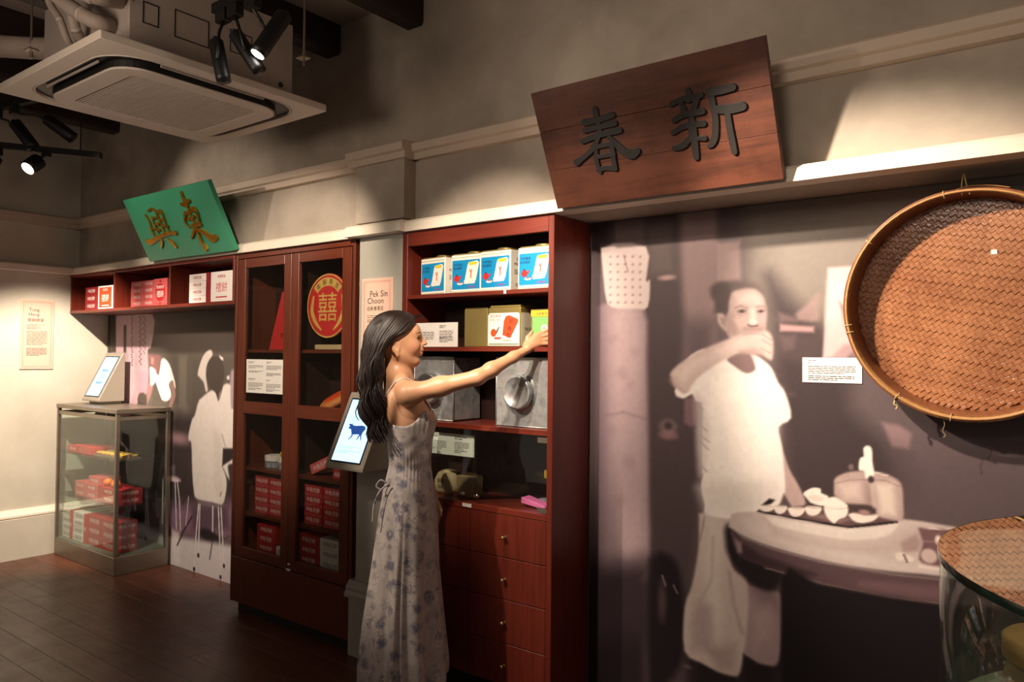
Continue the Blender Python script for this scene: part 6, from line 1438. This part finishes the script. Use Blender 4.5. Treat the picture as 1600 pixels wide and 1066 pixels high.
head('black cylindrical spotlight hanging straight down, nearest the air conditioner', (-2.545, 1.56, 2.717), (-2.515, 1.513, 2.578), (-2.492, 1.534, 2.433), 0.026)
head('unlit black spotlight tilted towards the wall, in the middle of three', (-2.47, 1.56, 2.717), (-2.457, 1.555, 2.605), (-2.388, 1.611, 2.471), 0.026)
head('lit black spotlight shining towards the viewer on the near track', (-2.36, 1.56, 2.717), (-2.31, 1.655, 2.672), (-2.349, 1.576, 2.516), 0.03, True)
track('black lighting track beyond the air conditioner near the side wall', (-5.35, 1.60, 2.70), (-4.66, 2.08, 2.615))
track('second black lighting track crossing above the lit lamp', (-5.6, 1.55, 2.86), (-4.55, 1.75, 2.86))
head('round lit spotlight glowing below the far track', (-4.93, 1.888, 2.65), (-4.972, 1.862, 2.585), (-4.953, 1.80, 2.525), 0.045, True)
head('unlit black spotlight pointing at the corner above the lit lamp', (-5.02, 1.66, 2.842), (-5.05, 1.76, 2.80), (-4.985, 1.84, 2.66), 0.036)
head('unlit black spotlight pointing towards the green signboard', (-4.86, 1.69, 2.842), (-4.86, 1.86, 2.815), (-4.79, 1.98, 2.715), 0.036)
head('dark spotlight at the edge of view under the far track', (-5.18, 1.72, 2.66), (-5.16, 1.70, 2.60), (-5.17, 1.66, 2.50), 0.04)
# ------------------------------------------------------------------ the woman (local frame: x forward, y to her left, z up)
WB, WROT = Vector((-2.28, 2.17, 0.0)), math.radians(45)
woman = thing('person', 'woman with long dark wavy hair in a pale floral dress reaching into the shelf', 'person', tuple(WB), WROT, None, True)
def loc_(x, y, z):
    dx, dy = x - WB.x, y - WB.y; c, s = math.cos(WROT), math.sin(WROT)
    return (dx * c + dy * s, -dx * s + dy * c, z)

H_ = 0.0034
G0 = np.array([-0.14, -0.29, 0.0], 'f'); G1 = np.array([0.74, 0.29, 1.645], 'f')
GN = np.ceil((G1 - G0) / H_).astype(int)
gxs, gys, gzs = (G0[i] + H_ * np.arange(GN[i], dtype='f') for i in range(3))
FLD = np.full(GN, 0.2, 'f')
def region(lo, hi):
    i0 = np.clip(np.floor((np.array(lo) - G0) / H_).astype(int), 0, GN); i1 = np.clip(np.ceil((np.array(hi) - G0) / H_).astype(int) + 1, 0, GN)
    sl = tuple(slice(a, b) for a, b in zip(i0, i1))
    return sl, gxs[sl[0]][:, None, None], gys[sl[1]][None, :, None], gzs[sl[2]][None, None, :]
def smin(a, b, k):
    h = np.clip(0.5 + 0.5 * (b - a) / k, 0, 1)
    return b + (a - b) * h - k * h * (1 - h)
def put(lo, hi, k, fn, cut=False):
    pad = k + 0.012
    sl, x, y, z = region(np.array(lo) - pad, np.array(hi) + pad)
    if any(s.stop <= s.start for s in sl): return
    d = fn(x, y, z)
    FLD[sl] = -smin(-FLD[sl], d, k) if cut else smin(FLD[sl], d, k)
def ell(c, r, k=0.02, rot=None, cut=False):
    R_ = max(r)
    def fn(x, y, z):
        p, q, s = x - c[0], y - c[1], z - c[2]
        if rot is not None:
            ca, sa = math.cos(rot), math.sin(rot); p, s = p * ca + s * sa, -p * sa + s * ca
        k0 = np.sqrt((p / r[0]) ** 2 + (q / r[1]) ** 2 + (s / r[2]) ** 2)
        k1 = np.sqrt((p / r[0] ** 2) ** 2 + (q / r[1] ** 2) ** 2 + (s / r[2] ** 2) ** 2) + 1e-9
        return (k0 * (k0 - 1) / k1).astype('f')
    b = R_ if rot is not None else None
    lo = [c[i] - (b or r[i]) for i in range(3)]; hi = [c[i] + (b or r[i]) for i in range(3)]
    put(lo, hi, k, fn, cut)
def cone(a, b, r1, r2, k=0.02, cut=False):
    a, b = np.array(a, 'f'), np.array(b, 'f'); e = b - a; L2 = float(e @ e)
    def fn(x, y, z):
        t = np.clip(((x - a[0]) * e[0] + (y - a[1]) * e[1] + (z - a[2]) * e[2]) / L2, 0, 1)
        return (np.sqrt((x - a[0] - t * e[0]) ** 2 + (y - a[1] - t * e[1]) ** 2 + (z - a[2] - t * e[2]) ** 2) - (r1 + (r2 - r1) * t)).astype('f')
    r = max(r1, r2)
    put(np.minimum(a, b) - r, np.maximum(a, b) + r, k, fn, cut)
def chain(pts, rs, k=0.015):
    for i in range(len(pts) - 1): cone(pts[i], pts[i + 1], rs[i], rs[i + 1], k)

# torso, hips, legs
ell((0.085, 0, 1.205), (0.082, 0.135, 0.14), 0.03)
ell((0.088, 0, 1.03), (0.070, 0.100, 0.14), 0.05)
ell((0.085, 0, 0.88), (0.088, 0.135, 0.12), 0.05)
for s in (-1, 1):
    ell((0.130, s * 0.058, 1.195), (0.050, 0.052, 0.052), 0.025)
    cone((0.03, s * 0.02, 1.365), (0.066, s * 0.125, 1.305), 0.040, 0.036, 0.035)      # trapezius
    ell((0.012, s * 0.075, 1.245), (0.030, 0.05, 0.075), 0.03)                          # shoulder blade
    cone((0.095, s * 0.02, 1.318), (0.100, s * 0.125, 1.322), 0.011, 0.012, 0.02)       # collar bone
    chain([(0.085, s * 0.07, 0.86), (0.095, s * 0.072, 0.47), (0.07, s * 0.07, 0.30), (0.065, s * 0.065, 0.10)], [0.074, 0.048, 0.046, 0.03], 0.03)
    chain([(0.055, s * 0.065, 0.095), (0.10, s * 0.068, 0.075), (0.165, s * 0.07, 0.032), (0.205, s * 0.07, 0.028)], [0.028, 0.026, 0.022, 0.014], 0.02)
# neck and head
cone((0.028, 0, 1.30), (0.026, 0, 1.45), 0.052, 0.047, 0.03)
cone((0.07, 0, 1.345), (0.062, 0, 1.40), 0.018, 0.020, 0.03)
ell((0.018, 0, 1.530), (0.098, 0.073, 0.088), 0.02)
ell((0.055, 0, 1.492), (0.064, 0.058, 0.082), 0.03)
for s in (-1, 1):
    cone((0.040, s * 0.046, 1.452), (0.094, s * 0.016, 1.428), 0.020, 0.017, 0.025)
    ell((0.088, s * 0.036, 1.486), (0.028, 0.024, 0.028), 0.022)
ell((0.101, 0, 1.425), (0.017, 0.018, 0.015), 0.018)
ell((0.098, 0, 1.545), (0.022, 0.048, 0.030), 0.022)
cone((0.114, -0.026, 1.536), (0.114, 0.026, 1.536), 0.007, 0.007, 0.014)
for s in (-1, 1): ell((0.122, s * 0.031, 1.519), (0.0115, 0.0142, 0.0078), 0.010, None, True)
cone((0.117, 0, 1.529), (0.1395, 0, 1.503), 0.0075, 0.0082, 0.009)
ell((0.1415, 0, 1.500), (0.0095, 0.0085, 0.0075), 0.006)
for s in (-1, 1): ell((0.129, s * 0.011, 1.495), (0.0085, 0.0065, 0.0065), 0.006)
ell((0.112, 0, 1.467), (0.020, 0.028, 0.022), 0.012)
ell((0.120, 0, 1.4835), (0.0125, 0.017, 0.012), 0.008)
ell((0.117, 0, 1.4470), (0.0115, 0.016, 0.010), 0.008)
ell((0.1275, 0, 1.4735), (0.0095, 0.020, 0.0052), 0.004)
ell((0.1240, 0, 1.4585), (0.0095, 0.018, 0.0064), 0.004)
cone((0.137, -0.014, 1.4662), (0.137, 0.014, 1.4662), 0.0018, 0.0018, 0.003, True)
for s in (-1, 1): cone((0.124, s * 0.018, 1.4662), (0.110, s * 0.031, 1.4720), 0.0020, 0.0014, 0.003, True)
ell((0.118, 0, 1.4435), (0.014, 0.016, 0.003), 0.006, None, True)
for s in (-1, 1):
    ell((0.022, s * 0.071, 1.482), (0.018, 0.009, 0.030), 0.006, math.radians(12))
    ell((0.026, s * 0.080, 1.485), (0.009, 0.006, 0.016), 0.005, math.radians(12), True)
    ell((0.030, s * 0.070, 1.452), (0.009, 0.007, 0.010), 0.006)
# reaching right arm
SH = (0.08, -0.152, 1.300)
EL = loc_(-1.906, 2.28, 1.367); WR = loc_(-1.815, 2.466, 1.474)
ell(SH, (0.041, 0.040, 0.041), 0.035)
mid = tuple(a + (b - a) * 0.45 for a, b in zip(SH, EL)); chain([SH, mid, EL], [0.039, 0.035, 0.0285], 0.03)
fm = tuple(a + (b - a) * 0.28 for a, b in zip(EL, WR)); fq = tuple(a + (b - a) * 0.75 for a, b in zip(EL, WR))
chain([EL, fm, fq, WR], [0.0280, 0.0288, 0.0205, 0.0168], 0.02)
KN = [loc_(-1.797, 2.520, 1.538), loc_(-1.790, 2.522, 1.528), loc_(-1.785, 2.522, 1.514), loc_(-1.781, 2.518, 1.500)]
MD = [loc_(-1.768, 2.550, 1.557), loc_(-1.760, 2.552, 1.541), loc_(-1.759, 2.550, 1.522), loc_(-1.760, 2.544, 1.504)]
TP = [loc_(-1.752, 2.572, 1.566), loc_(-1.744, 2.572, 1.546), loc_(-1.745, 2.571, 1.524), loc_(-1.748, 2.566, 1.505)]
PW = [tuple(a + (b - a) * 0.25 for a, b in zip(WR, k)) for k in KN]
for i in range(4):
    cone(PW[i], KN[i], 0.0135, 0.0098, 0.012)
    cone(KN[i], MD[i], 0.0086, 0.0077, 0.003)
    cone(MD[i], TP[i], 0.0077, 0.0064, 0.003)
T0, T1, T2 = loc_(-1.822, 2.484, 1.496), loc_(-1.822, 2.496, 1.527), loc_(-1.812, 2.510, 1.552)
chain([WR, T0, T1, T2], [0.012, 0.0125, 0.0095, 0.0066], 0.008)
# relaxed left arm
LS, LE, LW = (0.08, 0.152, 1.300), (0.105, 0.205, 1.04), (0.185, 0.185, 0.855)
ell(LS, (0.046, 0.044, 0.046), 0.035)
chain([LS, tuple((a + b) / 2 for a, b in zip(LS, LE)), LE], [0.043, 0.037, 0.031], 0.03)
chain([LE, tuple(a + (b - a) * 0.3 for a, b in zip(LE, LW)), LW], [0.031, 0.032, 0.018], 0.02)
for i in range(4):
    yk = 0.205 - 0.014 * i
    k0 = (0.208 - 0.004 * i, yk, 0.795 - 0.004 * i)
    cone((0.188, 0.192 - 0.005 * i, 0.845), k0, 0.013, 0.0098, 0.012)
    ln = (0.040, 0.045, 0.042, 0.033)[i]
    k1 = (k0[0] + 0.006, k0[1], k0[2] - ln); k2 = (k1[0] - 0.008, k1[1], k1[2] - ln * 0.65)
    cone(k0, k1, 0.0086, 0.0076, 0.003); cone(k1, k2, 0.0076, 0.0062, 0.003)
chain([(0.19, 0.180, 0.84), (0.205, 0.155, 0.81), (0.217, 0.148, 0.785), (0.220, 0.150, 0.764)], [0.012, 0.0115, 0.009, 0.0066], 0.006)

def surface_nets(F):
    S = F < 0
    n = S.shape
    c = np.zeros((n[0] - 1, n[1] - 1, n[2] - 1), np.uint8)
    for dx in (0, 1):
        for dy in (0, 1):
            for dz in (0, 1): c += S[dx:n[0] - 1 + dx, dy:n[1] - 1 + dy, dz:n[2] - 1 + dz]
    cells = np.argwhere((c > 0) & (c < 8))
    idx = np.full(c.shape, -1, np.int32); idx[tuple(cells.T)] = np.arange(len(cells))
    acc = np.zeros((len(cells), 3)); cnt = np.zeros(len(cells))
    cor = [(a, b, d) for a in (0, 1) for b in (0, 1) for d in (0, 1)]
    for i in range(8):
        for j in range(i + 1, 8):
            a, b = np.array(cor[i]), np.array(cor[j])
            if np.abs(a - b).sum() != 1: continue
            fa = F[tuple((cells + a).T)].astype('f8'); fb = F[tuple((cells + b).T)].astype('f8')
            m = (fa < 0) != (fb < 0)
            t = np.where(m, fa / np.where(m, fa - fb, 1), 0)
            acc += np.where(m[:, None], a + (b - a) * t[:, None], 0); cnt += m
    V = cells + acc / cnt[:, None]
    Q = []
    for ax in range(3):
        o = [0, 0, 0]; o[ax] = 1
        A = S[:n[0] - o[0], :n[1] - o[1], :n[2] - o[2]]; B = S[o[0]:, o[1]:, o[2]:]
        e = np.argwhere(A != B)
        u, v = [d for d in range(3) if d != ax]
        e = e[(e[:, u] > 0) & (e[:, v] > 0) & (e[:, u] < n[u] - 1) & (e[:, v] < n[v] - 1)]
        du = np.zeros(3, int); du[u] = 1; dv = np.zeros(3, int); dv[v] = 1
        q = np.stack([idx[tuple((e - du - dv).T)], idx[tuple((e - dv).T)], idx[tuple(e.T)], idx[tuple((e - du).T)]], 1)
        fl_ = S[tuple(e.T)]
        if ax == 1: fl_ = ~fl_
        q[~fl_] = q[~fl_][:, ::-1]
        Q.append(q)
    return V, np.concatenate(Q)
V, Q = surface_nets(FLD)
V = G0 + V * H_
# a few rounds of gentle smoothing
E_ = np.concatenate([Q[:, [0, 1]], Q[:, [1, 2]], Q[:, [2, 3]], Q[:, [3, 0]]])
for it in range(3):
    s = np.zeros_like(V); k = np.zeros(len(V))
    np.add.at(s, E_[:, 0], V[E_[:, 1]]); np.add.at(k, E_[:, 0], 1)
    V = V + (0.5 if it % 2 == 0 else -0.2) * (s / np.maximum(k, 1)[:, None] - V)
me = bpy.data.meshes.new('body'); me.from_pydata(V.tolist(), [], Q.tolist())
me.polygons.foreach_set('use_smooth', [True] * len(me.polygons))
skin = np.tile(np.array(lin(204, 152, 116)[:3]), (len(V), 1))
def blush(c, r, col, amt):
    d = np.sqrt((((V - np.array(c)) / np.array(r)) ** 2).sum(1)); a = np.clip(1.4 - d, 0, 1)[:, None] * amt
    skin[:] = skin * (1 - a) + np.array(lin(*col)[:3]) * a
for s in (-1, 1): blush((0.098, s * 0.045, 1.483), (0.03, 0.03, 0.022), (220, 140, 116), 0.35)
blush((0.135, 0, 1.4735), (0.016, 0.021, 0.0058), (200, 112, 96), 0.75); blush((0.132, 0, 1.4585), (0.016, 0.019, 0.0066), (202, 116, 100), 0.75)
blush((0.137, 0, 1.4662), (0.016, 0.014, 0.0022), (236, 226, 216), 0.75)
for i in range(4): blush(KN[i], (0.013, 0.013, 0.013), (218, 150, 118), 0.4)
at = me.color_attributes.new('skin', 'FLOAT_COLOR', 'POINT')
at.data.foreach_set('color', np.concatenate([skin, np.ones((len(V), 1))], 1).astype('f').ravel())
m, nt, b = new_mat('skin')
a = nt.nodes.new('ShaderNodeVertexColor'); a.layer_name = 'skin'
nt.links.new(a.outputs['Color'], b.inputs['Base Color']); b.inputs['Roughness'].default_value = 0.42
b.inputs['Subsurface Weight'].default_value = 0.06; b.inputs['Subsurface Radius'].default_value = (0.6, 0.25, 0.12); b.inputs['Subsurface Scale'].default_value = 0.012
me.materials.append(m)
body = bpy.data.objects.new('body', me); COL.objects.link(body); body.parent = woman
del FLD

# eyes, brows, lashes
M['eye_white'] = flat('eye_white', lin(226, 216, 208), 0.2); M['iris'] = flat('dark_iris', lin(30, 18, 14), 0.15)
M['hair'] = flat('dark_brown_hair', lin(34, 23, 19), 0.42, 0.0, 0.3, 40, 0.5)
for s in (-1, 1):
    c = (0.1030, s * 0.031, 1.5180)
    e = MB().lathe([(0.0110 * math.sin(t_), 0.0110 * -math.cos(t_)) for t_ in (math.pi * k / 12 for k in range(13))], c, 'x', 18).build('eye', M['eye_white'], woman, 0, True)
    MB().lathe([(0.0060 * math.sin(t_) , 0.0066 + 0.0050 * math.cos(t_)) for t_ in (math.pi / 2 * k / 5 for k in range(6))], c, 'x', 14).build('iris', M['iris'], e, 0, True)
    MB().tube(smooth_path([(0.1125, s * 0.018, 1.5195), (0.1175, s * 0.031, 1.5225), (0.106, s * 0.047, 1.5185)], 5), [0.0019] * 11, 6).build('eyelashes', M['hair'], woman)
    MB().tube(smooth_path([(0.1215, s * 0.016, 1.539), (0.1195, s * 0.033, 1.5445), (0.104, s * 0.051, 1.5395)], 5), [0.0012, 0.0019, 0.0022, 0.0023, 0.0023, 0.0022, 0.002, 0.0018, 0.0015, 0.0011, 0.0007], 6).build('eyebrow', M['hair'], woman)

# hair: a scalp cap and many tapering locks
rh = random.Random(11)
cap_ = MB()
nu, nv = 40, 24
for i in range(nv + 1):
    ph = math.pi * 0.60 * i / nv
    for j in range(nu):
        a = 2 * math.pi * j / nu
        x = 0.012 + 0.106 * math.sin(ph) * math.cos(a); y = 0.0805 * math.sin(ph) * math.sin(a); z = 1.528 + 0.0975 * math.cos(ph)
        # hairline: the front edge stops at the forehead, the sides end above the ear
        front = max(0.0, math.cos(a))
        lim = 1.528 + 0.066 * front ** 0.6 - 0.005 - (0.05 if math.cos(a) < -0.2 else 0.0)
        if z < lim:
            k = 0.93
            x = 0.012 + (x - 0.012) * k; y *= k; z = max(z, lim)
        cap_.v.append((x, y, z))
cap_.f += [(i * nu + j, i * nu + (j + 1) % nu, (i + 1) * nu + (j + 1) % nu, (i + 1) * nu + j) for i in range(nv) for j in range(nu)]
hair = cap_.build('hair', M['hair'], woman, 0, True)
F_ = [(.100, -.010, 1.606), (.094, -.046, 1.580), (.064, -.074, 1.545), (.022, -.085, 1.522), (-.016, -.086, 1.475), (-.030, -.085, 1.40), (-.022, -.095, 1.30), (-.010, -.105, 1.21), (-.018, -.11, 1.13)]
M_ = [(.050, -.004, 1.629), (.030, -.052, 1.610), (-.010, -.082, 1.555), (-.045, -.090, 1.49), (-.068, -.090, 1.41), (-.078, -.092, 1.32), (-.072, -.095, 1.24), (-.055, -.10, 1.16), (-.040, -.105, 1.09)]
K_ = [(-.010, 0, 1.630), (-.060, -.010, 1.605), (-.100, -.012, 1.545), (-.112, -.012, 1.47), (-.116, -.014, 1.39), (-.118, -.016, 1.31), (-.112, -.024, 1.235), (-.095, -.034, 1.17), (-.065, -.044, 1.10)]
def guide(t):
    a, b_, c = (1 - t) * (1 - 2 * t), 4 * t * (1 - t), t * (2 * t - 1)
    return [tuple(a * p + b_ * q + c * r for p, q, r in zip(P, Q_, R_)) for P, Q_, R_ in zip(F_, M_, K_)]
def lock(t, side, depth, rad, shorten=1.0, front=False):
    g = guide(t)
    out = []
    n_ = len(g); phs = t * 5.0 + rh.uniform(-0.5, 0.5); jx, jy = rh.gauss(0, 0.006), rh.gauss(0, 0.007)
    cut_ = rh.uniform(0.86, 1.0) * shorten
    g2 = smooth_path(g, 4); m_ = max(8, int(len(g2) * cut_)); g2 = g2[:m_]
    for i, (x, y, z) in enumerate(g2):
        q = i / (len(g2) - 1)
        wv_ = max(0.0, (q - 0.38) / 0.62)
        amp_ = 0.016 * wv_
        s_ = z * 46 + phs
        inw = 1 - depth
        cx0, cz0 = 0.012, 1.528
        if q < 0.42: x, y = cx0 + (x - cx0) * inw, y * inw
        else: y = y * (1 - depth * 2.2)
        x += amp_ * math.sin(s_) + jx * wv_; y += amp_ * 0.8 * math.cos(s_ * 0.9) + jy * wv_
        if front and side > 0 and q > 0.4:
            x += 0.13 * ((q - 0.4) / 0.6) ** 0.8
        out.append((x, y * (side * -1), z))
    rs = [rad * (0.55 + 0.45 * min(1, i / 5)) * (1 - 0.75 * (i / (len(out) - 1)) ** 3) for i in range(len(out))]
    return out, rs
hs = MB()
for side in (-1, 1):
    for i in range(230):
        t_ = rh.random(); dp = rh.choice((0.0, 0.0, 0.03, 0.07, 0.14))
        p_, r_ = lock(t_, side, dp + rh.uniform(-0.01, 0.01), rh.uniform(0.0035, 0.0068), 1.0, t_ < 0.25)
        hs.tube(p_, r_, 6, False)
hs.build('hair_locks', M['hair'], hair, 0, True)
fly = MB()
for i in range(46):
    side = rh.choice((-1, -1, 1)); p_, r_ = lock(rh.random(), side, -0.03 - rh.random() * 0.05, 0.0012, rh.uniform(0.8, 1.02))
    fly.tube(p_, [0.0009] * len(p_), 4, False)
for i in range(14):
    z = 1.60 + rh.uniform(-.01, .012); fly.tube(smooth_path([(.09, rh.uniform(-.03, .01), z), (.115, rh.uniform(-.04, .02), z + .012), (.128 + rh.uniform(-.01, .012), rh.uniform(-.05, .02), z + rh.uniform(-.01, .012))], 4), 0.0007, 4, False)
fly.build('stray_hairs', M['hair'], hair)

# dress
def dress_mat():
    m, nt, b = new_mat('floral_chiffon')
    v = tex_coords(nt, (1, 1, 1))
    def voro(scale, seed, feature='F1'):
        vo = nt.nodes.new('ShaderNodeTexVoronoi'); vo.inputs['Scale'].default_value = scale; vo.feature = feature
        mp = nt.nodes.new('ShaderNodeMapping'); mp.inputs['Location'].default_value = (seed, seed * 0.7, seed * 1.3)
        d = nt.nodes.new('ShaderNodeVectorMath'); d.operation = 'MULTIPLY_ADD'; d.inputs[1].default_value = (0.03, 0.03, 0.03)
        nz = nt.nodes.new('ShaderNodeTexNoise'); nz.inputs['Scale'].default_value = 40; nt.links.new(v, nz.inputs['Vector'])
        nt.links.new(nz.outputs['Color'], d.inputs[0]); nt.links.new(v, d.inputs[2])
        nt.links.new(d.outputs[0], mp.inputs['Vector']); nt.links.new(mp.outputs[0], vo.inputs['Vector'])
        return vo.outputs['Distance']
    def step(fac, lo, hi):
        return ramp(nt, fac, [(lo, (1, 1, 1, 1)), (hi, (0, 0, 0, 1))])
    def mul(a_, b_):
        n = nt.nodes.new('ShaderNodeMath'); n.operation = 'MULTIPLY'; nt.links.new(a_, n.inputs[0]); nt.links.new(b_, n.inputs[1]); return n.outputs[0]
    def blend(base, col, fac):
        n = nt.nodes.new('ShaderNodeMix'); n.data_type = 'RGBA'; nt.links.new(fac, n.inputs['Factor'])
        if isinstance(base, tuple): n.inputs[6].default_value = base
        else: nt.links.new(base, n.inputs[6])
        n.inputs[7].default_value = col; return n.outputs[2]
    def band(fac, c0, hw):
        return ramp(nt, fac, [(c0 - 2 * hw, (0, 0, 0, 1)), (c0 - hw, (1, 1, 1, 1)), (c0 + hw, (1, 1, 1, 1)), (c0 + 2 * hw, (0, 0, 0, 1))])
    d1, d2 = voro(16, 1.0), voro(25, 4.0)
    patch = ramp(nt, noise(nt, v, 60, 4, 0.7), [(0.36, (0, 0, 0, 1)), (0.52, (1, 1, 1, 1))])
    some = ramp(nt, noise(nt, v, 6, 2), [(0.36, (0, 0, 0, 1)), (0.48, (1, 1, 1, 1))])
    flower = mul(mul(step(d1, 0.22, 0.40), patch), some)
    petal = mul(band(d1, 0.33, 0.022), ramp(nt, noise(nt, v, 24, 2), [(0.38, (0, 0, 0, 1)), (0.6, (0.9, 0.9, 0.9, 1))]))
    leaf = mul(step(d2, 0.24, 0.42), ramp(nt, noise(nt, v, 34, 3, 0.6), [(0.45, (0, 0, 0, 1)), (0.6, (0.8, 0.8, 0.8, 1))]))
    vine = mul(band(noise(nt, v, 16, 2, 0.5, 0.8), 0.5, 0.009), ramp(nt, noise(nt, v, 9, 2), [(0.40, (0, 0, 0, 1)), (0.55, (1, 1, 1, 1))]))
    big = noise(nt, v, 9, 4, 0.65)
    c = ramp(nt, big, [(0.32, lin(170, 160, 156)), (0.66, lin(208, 197, 190))])
    c = blend(c, lin(162, 152, 152), petal); c = blend(c, lin(156, 147, 148), vine); c = blend(c, lin(140, 134, 144), leaf); c = blend(c, lin(110, 109, 126), flower)
    nt.links.new(c, b.inputs['Base Color']); b.inputs['Roughness'].default_value = 0.6
    bump(nt, b, noise(nt, v, 55, 3), 0.12, 0.002)
    return m
M['dress'] = dress_mat()
ZK = [1.245, 1.19, 1.09, 1.0, 0.915, 0.81, 0.6, 0.4, 0.22, 0.135]
BK = [-0.006, -0.012, -0.004, 0.004, -0.018, -0.034, -0.057, -0.080, -0.093, -0.092]
FK = [0.172, 0.190, 0.173, 0.168, 0.181, 0.197, 0.206, 0.224, 0.243, 0.240]
WK = [0.138, 0.142, 0.122, 0.112, 0.142, 0.160, 0.172, 0.190, 0.205, 0.210]
NU, NV = 150, 90
vs = []
for i in range(NV + 1):
    for j in range(NU):
        a = 2 * math.pi * j / NU
        ca, sa = math.cos(a), math.sin(a)
        fr_ = 0.5 + 0.5 * math.tanh(3.0 * (ca - 0.25))
        top = 1.180 + 0.052 * fr_ - 0.010 * sa * sa * (1 - fr_) - 0.010 * fr_ * math.exp(-(sa / 0.22) ** 2)
        hem = 0.135 + 0.035 * math.cos(a + 0.6) ** 2 * fr_ + 0.008 * math.cos(7 * a)
        z = top + (hem - top) * i / NV
        bk, fk, wk = (float(np.interp(-z, [-q for q in ZK], A)) for A in (BK, FK, WK))
        cx, hx_ = (bk + fk) / 2, (fk - bk) / 2
        fd = max(0.0, (0.98 - z) / 0.85)
        fold = fd * (0.013 * math.cos(11 * a + 0.7 + 0.5 * math.sin(3 * a)) + 0.009 * math.cos(5 * a + 2.1 + 0.6 * z)) + max(0, 1 - abs(z - 1.0) / 0.10) * 0.002 * math.cos(40 * a)
        fold -= fd * 0.016 * math.exp(-((a - 4.55) / 0.05) ** 2)
        fold += 0.0025 * math.sin(z * 90 + 4 * math.sin(2 * a)) * max(0, 1 - abs(z - 1.06) / 0.09)
        ruffle = 0.005 * math.cos(30 * a + 6 * z) * max(0, 1 - abs(z - 1.19) / 0.06) * fr_
        q = 1 + (fold + ruffle) / 0.14
        vs.append((cx + hx_ * ca * q, wk * sa * q, z))
mb = MB(); mb.v = vs
mb.f = [(i * NU + j, i * NU + (j + 1) % NU, (i + 1) * NU + (j + 1) % NU, (i + 1) * NU + j) for i in range(NV) for j in range(NU)]
dress = mb.build('dress', M['dress'], woman, 0, True)
sm = dress.modifiers.new('cloth_thickness', 'SOLIDIFY'); sm.thickness = 0.002; sm.offset = 1
VN = np.zeros_like(V)
fn_ = np.cross(V[Q[:, 1]] - V[Q[:, 0]], V[Q[:, 3]] - V[Q[:, 0]])
for k in range(4): np.add.at(VN, Q[:, k], fn_)
VN /= np.linalg.norm(VN, axis=1)[:, None] + 1e-12
if (VN * (V - V.mean(0))).sum() < 0: VN = -VN
for s in (-1, 1):
    path = smooth_path([(0.165, s * 0.070, 1.225), (0.146, s * 0.085, 1.292), (0.095, s * 0.098, 1.345), (0.045, s * 0.100, 1.345), (0.004, s * 0.092, 1.300), (-0.018, s * 0.080, 1.24), (-0.012, s * 0.070, 1.180)], 7)
    fit = []
    for q in path:
        k = int(((V - np.array(q)) ** 2).sum(1).argmin()); fit.append(tuple(V[k] + VN[k] * 0.0035))
    fit = [tuple(np.mean(fit[max(0, k - 2):k + 3], 0)) for k in range(len(fit))]
    fit[0] = path[0]; fit[-1] = path[-1]
    MB().tube(fit, 0.0036, 8).build('shoulder_strap', M['dress'], dress, 0, True)
    MB().tube(smooth_path([(0.004, s * -0.115, 0.945), (-0.03, s * -0.10, 0.915), (-0.052, s * -0.095, 0.86), (-0.058, s * -0.09, 0.79)] if s > 0 else [(-0.006, -0.09, 0.945), (-0.03, -0.085, 0.955), (-0.045, -0.085, 0.93), (-0.02, -0.09, 0.915)], 6), 0.004, 6).build('tie', M['dress'], dress, 0, True)
# sandals
for s in (-1, 1):
    sd = MB().prism([(0.03, s * 0.065 - 0.028), (0.12, s * 0.068 - 0.032), (0.20, s * 0.07 - 0.036), (0.222, s * 0.07), (0.20, s * 0.07 + 0.036), (0.12, s * 0.068 + 0.032), (0.03, s * 0.065 + 0.028)], lambda a, b, h: (a, b, max(0.0, (0.068 * max(0, (0.16 - a)) / 0.13)) + h), 0.0, 0.010).build('sandal', M['tan'], woman)
    MB().tube([(0.045, s * 0.065, 0.0), (0.045, s * 0.065, 0.062)], [0.008, 0.014], 10).build('heel', M['tan'], sd)
    MB().tube([(0.06 + 0.034 * math.cos(a), s * 0.065 + 0.034 * math.sin(a), 0.115) for a in (2 * math.pi * k / 16 for k in range(17))], 0.003, 6, False).build('ankle_strap', M['tan'], sd)
for o in bpy.data.objects:
    if '_local' in o: del o['_local']
